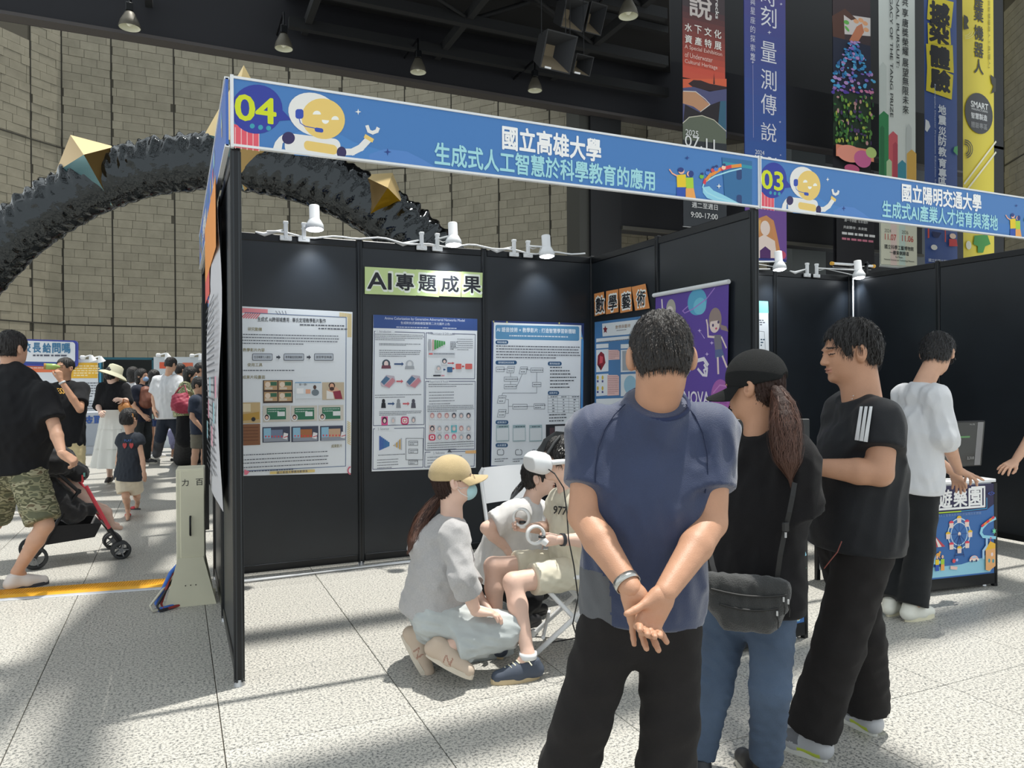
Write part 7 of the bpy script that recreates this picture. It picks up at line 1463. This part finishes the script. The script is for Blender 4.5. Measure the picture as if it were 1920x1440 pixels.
# 8 girl crouching behind the child
p8 = person('crouching girl in a pale tee with a low ponytail behind the seated child',
    dict(head=(1012, 895, 4.38), sh=[(966, 962, 4.24), (1006, 960, 4.52)], el=[(912, 990, 4.18), (1010, 1010, 4.6)], wr=[(950, 1028, 4.22), (1000, 1050, 4.45)], hip=[(922, 1085, 4.34), (940, 1078, 4.54)], kn=[(992, 1120, 4.16), (1010, 1100, 4.46)], an=[G0(968, 1150, .09), G0(985, 1130, .09)], toe=[G0(1016, 1162, .02), G0(1030, 1140, .02)]),
    dv(.9, -.18, .05), s=.92, hs=.92, skin='pale', h=.010, hh=.0055, hd=.0055, top=dict(m=cloth((216, 214, 212)), loose=.05, sleeve=.75, hem=.0, hw=.16, q=.85, amp=.008, wl=.16, sr=.074, sflare=1.2, nr=.058, collar=cloth((226, 224, 222))),
    bottom=dict(m=BLK, r=(.10, .08, .065)), shoe=dict(m=mat((28, 28, 30), .5), sole=mat((40, 40, 42), .6)), hair=dict(t=.009, strands=700, sl=.04))
ponytail([D(984, 900, 4.40), D(976, 912, 4.40), D(966, 924, 4.38), D(958, 936, 4.36)], [.014, .020, .018, .006], HAIR, p8['o'], 300, sm=mat((90, 92, 96), .3), w=.0013)

# 9 man in camouflage shorts pushing the pushchair
CAMO = voro_mat([(0, (96, 98, 76)), (.43, (140, 138, 108)), (.5, (84, 84, 62)), (.57, (160, 156, 128)), (.66, (100, 88, 66))], 9, stretch=(1, 1, 2.4))
p9 = person('man in a black tee and camouflage shorts walking away at the left edge',
    dict(head=(24, 655, 5.25), sh=[(-40, 742, 5.35), (82, 740, 5.12)], el=[(-62, 830, 5.3), (102, 800, 5.06)], wr=[(-30, 860, 5.1), (116, 850, 4.98)], hip=[(6, 882, 5.28), (50, 882, 5.18)], kn=[(-12, 980, 5.4), (84, 985, 5.12)], an=[G0(-60, 1090, .10), G0(32, 1072, .12)], toe=[G0(-40, 1100, .02), G0(72, 1092, .02)]),
    dv(.32, .9, -.05), s=1.02, hs=1.02, skin='mid', h=.011, hh=.006, hd=.0065, face=False, hands=[{}, dict(d=dv(.5, .3, -.5), n=dv(-.6, .2, -.3), t=dv(.1, .4, .6), curl=(.9, .95, .95, .9))],
    top=dict(m=BLK, loose=.04, sleeve=.80, hem=.02, hw=.165, q=.72, amp=.007, wl=.2, sr=.078, sflare=1.12, collar=BLK), bottom=dict(m=CAMO, r=(.115, .108, .07), len=.93, amp=.008, wl=.12, name='camouflage_shorts'),
    shoe=dict(m=mat((222, 216, 212), .6), sole=mat((60, 62, 70), .6)), hair=dict(t=.007, strands=900, sl=.02, nape=-.05))
# 10 man drinking
KH = cloth((206, 190, 148))
p10 = person('man in a black tee with yellow lettering, drinking from a green bottle',
    dict(head=(121, 691, 8.5), sh=[(92, 733, 8.5), (154, 730, 8.5)], el=[(80, 785, 8.4), (150, 768, 8.25)], wr=[(84, 812, 8.2), (113, 712, 8.2)], hip=[(112, 832, 8.5), (140, 832, 8.5)], kn=[(112, 885, 8.5), (142, 885, 8.5)], an=[G0(112, 925, .09), G0(145, 925, .09)], toe=[G0(106, 935, .02), G0(145, 936, .02)]),
    dv(-.22, -1, .12), s=1.0, skin='tan', h=.013, hh=.006, hd=.007, hands=[{}, dict(d=dv(-.15, 0, 1), n=dv(-.6, .5, 0), t=dv(0, -.3, .3), curl=(1.1, 1.1, 1.1, 1.1))],
    top=dict(m=BLK, loose=.04, sleeve=.72, hem=.03, hw=.16, amp=.006, wl=.2, sr=.075), bottom=dict(m=KH, r=(.11, .095, .07), len=1.0, name='shorts'), shoe=dict(m=mat((70, 70, 74), .5)), hair=dict(t=.005, style='buzz', nape=0))
t = thing('drink_bottle', 'green and tan drink bottle held up to the mouth by the man with yellow lettering', 'bottle', D(104, 689, 8.28)); m_ = MB(); ax = dv(-1, -.6, .05); c = D(113, 688, 8.27); m_.lathe(c, ax, [(0, .012), (.02, .018), (.05, .034), (.15, .034), (.155, 0)], mat((150, 176, 96), .3), 14); m_.lathe(c, ax, [(.135, .035), (.156, .035), (.157, 0)], mat((170, 126, 60), .3), 14); m_.build('bottle_body', t)
decal_text(p10, 108, 733, 'PRESS', 10, 26, mat((226, 170, 70), .6)); w = p10['wr'][1]; ring('wrist_watch', w*.9+p10['el'][1]*.1, w-p10['el'][1], .03, .022, .005, (200, 202, 204), p10['o'])
# 11 woman in the sun hat
p11 = person('woman in a wide sun hat, black top and long white layered skirt',
    dict(head=(212, 704, 10.), sh=[(192, 727, 10.), (233, 727, 10.)], el=[(184, 760, 10.), (240, 752, 9.95)], wr=[(188, 772, 9.8), (228, 750, 9.8)], hip=[(204, 782, 10), (222, 782, 10)], kn=[(204, 845, 10), (220, 845, 10)], an=[G0(206, 893, .09), G0(222, 896, .09)], toe=[G0(200, 905, .02), G0(226, 900, .02)]),
    dv(.35, .95, -.25), s=.96, skin='pale', face=False, h=.014, hh=.008, hd=.008, top=dict(m=BLK, loose=.03, sleeve=1.1, hem=-.10, hw=.13, sr=.075, sflare=1.4, nr=.085), shoe=dict(m=mat((60, 56, 54), .6)), hair=dict(t=.004, style='short'))
skirt('skirt', p11['mh']+V(0, 0, .10), p11['mh']*V(1, 1, 0)+V(.0, 0, .28), .14, .27, p11['sd'], mat((236, 236, 230), .9), p11['o'], tiers=3, pl=14, amp=.10)
hc = p11['H'](0, 0, .02); m_ = MB(); hx = nrm(p11['U']+RT*.25); m_.lathe(hc, hx, [(.135, 0), (.13, .06), (.11, .09), (.03, .105), (.02, .11), (.0, .16), (-.03, .19)], mat((190, 188, 164), .85), 28); m_.lathe(hc, hx, [(-.034, .188), (-.004, .158), (.015, .108)], mat((170, 168, 136), .85), 28); m_.build('sun_hat', p11['o'])
t = thing('handbag', 'small orange-brown bag behind the woman in the sun hat', 'bag', D(234, 764, 9.85)); pr = [E(D(234, 765, 9.85), V(.08, .06, .07)), E(D(240, 770, 9.85), V(.06, .05, .07))]; skin_mesh('bag_body', [sculpt(pr, .01, folds(3, .006, .08))], [mat((190, 130, 70), .5)], t)
m_ = MB(); m_.tube([D(228, 762, 9.8), D(232, 748, 9.78), D(240, 752, 9.8), D(246, 764, 9.8)], .008, mat((170, 106, 56), .5), 6); m_.build('handle', t)
# 12 small boy
p12 = person('small boy in a dark sleeveless top, beige shorts and red slippers walking away',
    dict(head=(243, 786, 7.7), sh=[(230, 823, 7.72), (259, 823, 7.68)], el=[(222, 858, 7.75), (267, 860, 7.65)], wr=[(220, 886, 7.7), (270, 886, 7.6)], hip=[(231, 898, 7.7), (249, 898, 7.7)], kn=[(236, 930, 7.66), (256, 927, 7.8)], an=[G0(240, 957, .06), G0(258, 942, .08)], toe=[G0(239, 974, .015), G0(256, 952, .02)]),
    dv(.25, .95, 0), s=.62, hs=.88, skin='mid', face=False, h=.009, hh=.006, hd=.007, top=dict(m=mat((40, 46, 56), .85), loose=.05, sleeve=.22, hem=.02, hw=.18, sr=.08, sflare=1.3, flare=1.05, amp=.006), bottom=dict(m=cloth((214, 202, 180)), r=(.13, .125, .07), len=.8, name='shorts'),
    shoe=dict(m=mat((206, 70, 80), .6), sole=mat((60, 60, 62), .6), type='slipper'), hair=dict(t=.010, strands=700, sl=.03, nape=-.06))
H = p12['H']; m_ = MB(); m_.tube([H(.082*math.cos(a), -.04, .03+.088*math.sin(a)) for a in np.linspace(-.3, math.pi+.3, 18)], .007, mat((206, 140, 70), .5), 8); m_.build('headband', p12['o'])
decal_text(p12, 240, 836, '♥  ♥', 10, 20, mat((170, 60, 60), .7)); decal_text(p12, 240, 826, 'PLAY', 4, 14, mat((60, 90, 150), .7))
# 13 man in the white shirt, far
person('far man in a loose white shirt and dark trousers seen from behind',
    dict(head=(321, 684, 12.6), sh=[(295, 714, 12.6), (336, 714, 12.6)], el=[(288, 745, 12.6), (345, 742, 12.5)], wr=[(290, 768, 12.5), (348, 765, 12.3)], hip=[(308, 785, 12.6), (327, 785, 12.6)], kn=[(300, 822, 12.6), (339, 822, 12.7)], an=[G0(294, 852, .09), G0(346, 846, .09)], toe=[G0(284, 858, .02), G0(352, 856, .02)]),
    dv(.45, .85, -.3), s=1.02, skin='mid', face=False, h=.015, hh=.009, hd=.011, top=dict(m=WSH, loose=.06, sleeve=.75, hem=.0, hw=.165, sr=.08, sflare=1.3, amp=.01, wl=.2), bottom=dict(m=cloth((36, 42, 54)), r=(.11, .085, .075)), shoe=dict(m=mat((230, 232, 232), .5), s=1.15), hair=dict(t=.008, nape=-.05))
# 14 woman with the maroon bag
p14 = person('masked woman in a green patterned top and wide black trousers with a maroon bag',
    dict(head=(358, 703, 11.7), sh=[(346, 726, 11.55), (356, 724, 11.9)], el=[(354, 748, 11.45), (366, 745, 11.9)], wr=[(376, 758, 11.4), (378, 756, 11.7)], hip=[(350, 780, 11.6), (358, 780, 11.8)], kn=[(348, 822, 11.6), (362, 822, 11.8)], an=[G0(346, 860, .09), G0(366, 856, .09)], toe=[G0(356, 866, .02), G0(374, 862, .02)]),
    dv(.92, .2, -.08), s=.95, skin='mid', h=.015, hh=.008, hd=.01, top=dict(m=voro_mat([(0, (120, 126, 88)), (.45, (196, 196, 160)), (.52, (70, 76, 56)), (.6, (160, 166, 120))], 16, name='patterned_cloth'), loose=.05, sleeve=.7, hem=.0, hw=.16, q=.9, sr=.08, sflare=1.2), bottom=dict(m=BLK, r=(.15, .15, .19), len=1.95), shoe=dict(m=mat((200, 160, 130), .6)), hair=dict(t=.012, style='bob'))
H = p14['H']; RH = basis(p14['S'], p14['F'], p14['U']); o_, _, _ = skin_mesh('face_mask', [sculpt([E(H(0, .060, -.05), V(.056, .055, .052), RH, .01), dict(t='p', p=H(0, .045, 0), n=-p14['F'], k=0)], .007)], [mat((150, 200, 224), .8)], p14['o'])
t = thing('tote_bag', 'maroon fabric bag under the arm of the masked woman', 'bag', D(342, 755, 11.25)); pr = [C(D(334, 757, 11.25), D(352, 761, 11.3), .10, .10, .05), C(D(330, 746, 11.25), D(346, 744, 11.3), .06, .06, .05), E(D(343, 764, 11.28), V(.15, .08, .09), k=.05)]; skin_mesh('bag_body', [sculpt(pr, .014, folds(5, .012, .16))], [mat((158, 50, 74), .6)], t)
m_ = MB(); m_.tube([D(326, 742, 11.25), D(336, 728, 11.3), D(346, 722, 11.35), D(352, 742, 11.3)], .012, mat((140, 40, 62), .6), 6); m_.build('handle', t)
# more of the far crowd
def extra(label, u, vh, d, F, topc, botc, sk='mid', hairst='short', s=.95, wdt=17, fn=.75, loose=.03, sleeve=.7, shoes=(60, 60, 64), bl=2.):
    k = FPX/d*s/1.0; vv = lambda m: vh+m*k; F = nrm(F); side = nrm(np.cross(F, V(0, 0, 1))); c = D(u, vh, d); z0 = c[2]; B_ = lambda x, y, z: V(c[0], c[1], 0)+side*x+F*y+V(0, 0, z)
    f = z0/1.50
    return person(label, dict(head=c, sh=[B_(-.17*f, 0, 1.27*f), B_(.17*f, 0, 1.27*f)], el=[B_(-.21*f, -.02, 1.0*f), B_(.21*f, -.02, 1.0*f)], wr=[B_(-.17*f, .12, .85*f), B_(.17*f, .12, .85*f)], hip=[B_(-.09*f, 0, .84*f), B_(.09*f, 0, .84*f)], kn=[B_(-.1*f, .03, .46*f), B_(.1*f, -.02, .46*f)], an=[B_(-.11*f, 0, .09), B_(.11*f, -.06, .09)], toe=[B_(-.12*f, .14, .02), B_(.12*f, .1, .02)]),
        F, s=f, hs=min(1, f*1.05), skin=sk, h=.016, hh=.010, hd=.012, top=dict(m=topc, loose=loose, sleeve=sleeve, sr=.07), bottom=dict(m=botc, len=bl), shoe=dict(m=mat(shoes, .5)), hair=dict(style=hairst, t=.012))
q_ = extra('far masked woman in a navy tee in front of the dark doorway', 266, 705, 12.9, dv(.95, -.1, 0), cloth((34, 38, 52)), cloth((44, 48, 50)), hairst='bob')
H = q_['H']; RH = basis(q_['S'], q_['F'], q_['U']); skin_mesh('face_mask', [sculpt([E(H(0, .060, -.05), V(.056, .055, .052), RH, .01), dict(t='p', p=H(0, .045, 0), n=-q_['F'], k=0)], .008)], [mat((150, 180, 216), .8)], q_['o'])
extra('far woman in a white tee with a dark strap, half hidden beside the dark doorway', 250, 701, 13.6, dv(.3, .95, 0), cloth((206, 206, 210)), BLK, hairst='bob')
q_ = extra('far long-haired girl in a pale green top and blue shorts behind the white-shirted man', 290, 706, 14.1, dv(.5, .85, 0), cloth((176, 206, 200)), cloth((50, 70, 116)), hairst='long', bl=.7, shoes=(210, 210, 212))
t = thing('backpack', 'brown backpack on the long-haired girl, left of the white shirt', 'bag', D(272, 742, 12.8)); skin_mesh('bag_body', [sculpt([C(D(273, 735, 12.8), D(275, 752, 12.8), .10, .13, .04)], .014, folds(7, .01, .16))], [mat((112, 66, 50), .6)], t)
extra('far person in black between the white shirt and the masked woman', 339, 694, 14.6, dv(.5, .8, 0), BLK, BLK)
extra('far tall person in dark clothes at the black post, behind the boy with glasses', 377, 693, 13.9, dv(.9, .3, 0), cloth((40, 44, 54)), BLK)
q_ = extra('boy with glasses in a dark top beside the masked woman', 374, 723, 10.8, dv(.92, -.05, -.3), cloth((52, 60, 76)), cloth((120, 116, 104)), bl=.9)
extra('far small child in a lavender dress seen between the legs of the white-shirted man', 326, 800, 13.4, dv(.2, .9, -.4), cloth((160, 160, 196)), cloth((150, 150, 186)), bl=.8, sleeve=.5, loose=.06)

# infant in the pushchair, hood and seat
def blobp(name, pr, m_, par, hh_=.012, dd=None): return skin_mesh(name, [sculpt(pr, hh_, dd)], [m_], par)[0]
t = bpy.data.objects['pushchair']
blobp('seat_fabric', [C(G(-.12, -.14, .60), G(-.12, .14, .60), .10, .10, .05), C(G(.06, -.14, .40), G(.06, .14, .40), .10, .10, .06), C(G(-.04, -.15, .50), G(-.04, .15, .50), .11, .11, .06), C(G(.18, -.13, .40), G(.18, .13, .40), .05, .05, .03)], BK, t, .012, folds(2, .008, .14))
blobp('canopy', [C(G(-.20, -.15, .82), G(-.20, .15, .82), .13, .13, .05), C(G(-.04, -.16, .80), G(-.04, .16, .80), .12, .12, .06), C(G(.10, -.15, .70), G(.10, .15, .70), .07, .07, .05), C(G(-.26, -.14, .68), G(-.26, .14, .68), .10, .10, .05)], BK, t, .012, folds(6, .009, .12))
m_ = MB(); m_.box(G(.12, -.20, .66), (.012, .05, .06), (214, 70, 76)); m_.box(G(.13, -.21, .69), (.012, .03, .03), (120, 190, 180)); m_.build('tag', t)
infant = MB(); 
pr = [C(G(.16, -.07, .44), G(.30, -.08, .36), .045, .038, .02), C(G(.30, -.08, .36), G(.34, -.08, .24), .036, .026, .02), C(G(.34, -.08, .24), G(.40, -.08, .22), .024, .020, .01), C(G(.16, .07, .44), G(.30, .08, .36), .045, .038, .02), C(G(.30, .08, .36), G(.34, .08, .24), .036, .026, .02), C(G(.34, .08, .24), G(.40, .08, .22), .024, .020, .01),
      C(G(.10, 0, .48), G(-.04, 0, .66), .09, .08, .04), E(G(-.07, 0, .80), V(.075, .085, .09)), C(G(-.02, -.08, .66), G(.06, -.12, .56), .03, .022, .02), C(G(-.02, .08, .66), G(.06, .12, .56), .03, .022, .02)]
o_, _, _ = skin_mesh('person', [sculpt(pr, .008)], [SKIN['pale']], None); tag(o_, 'infant lying in the black pushchair, only bare feet showing', 'person')
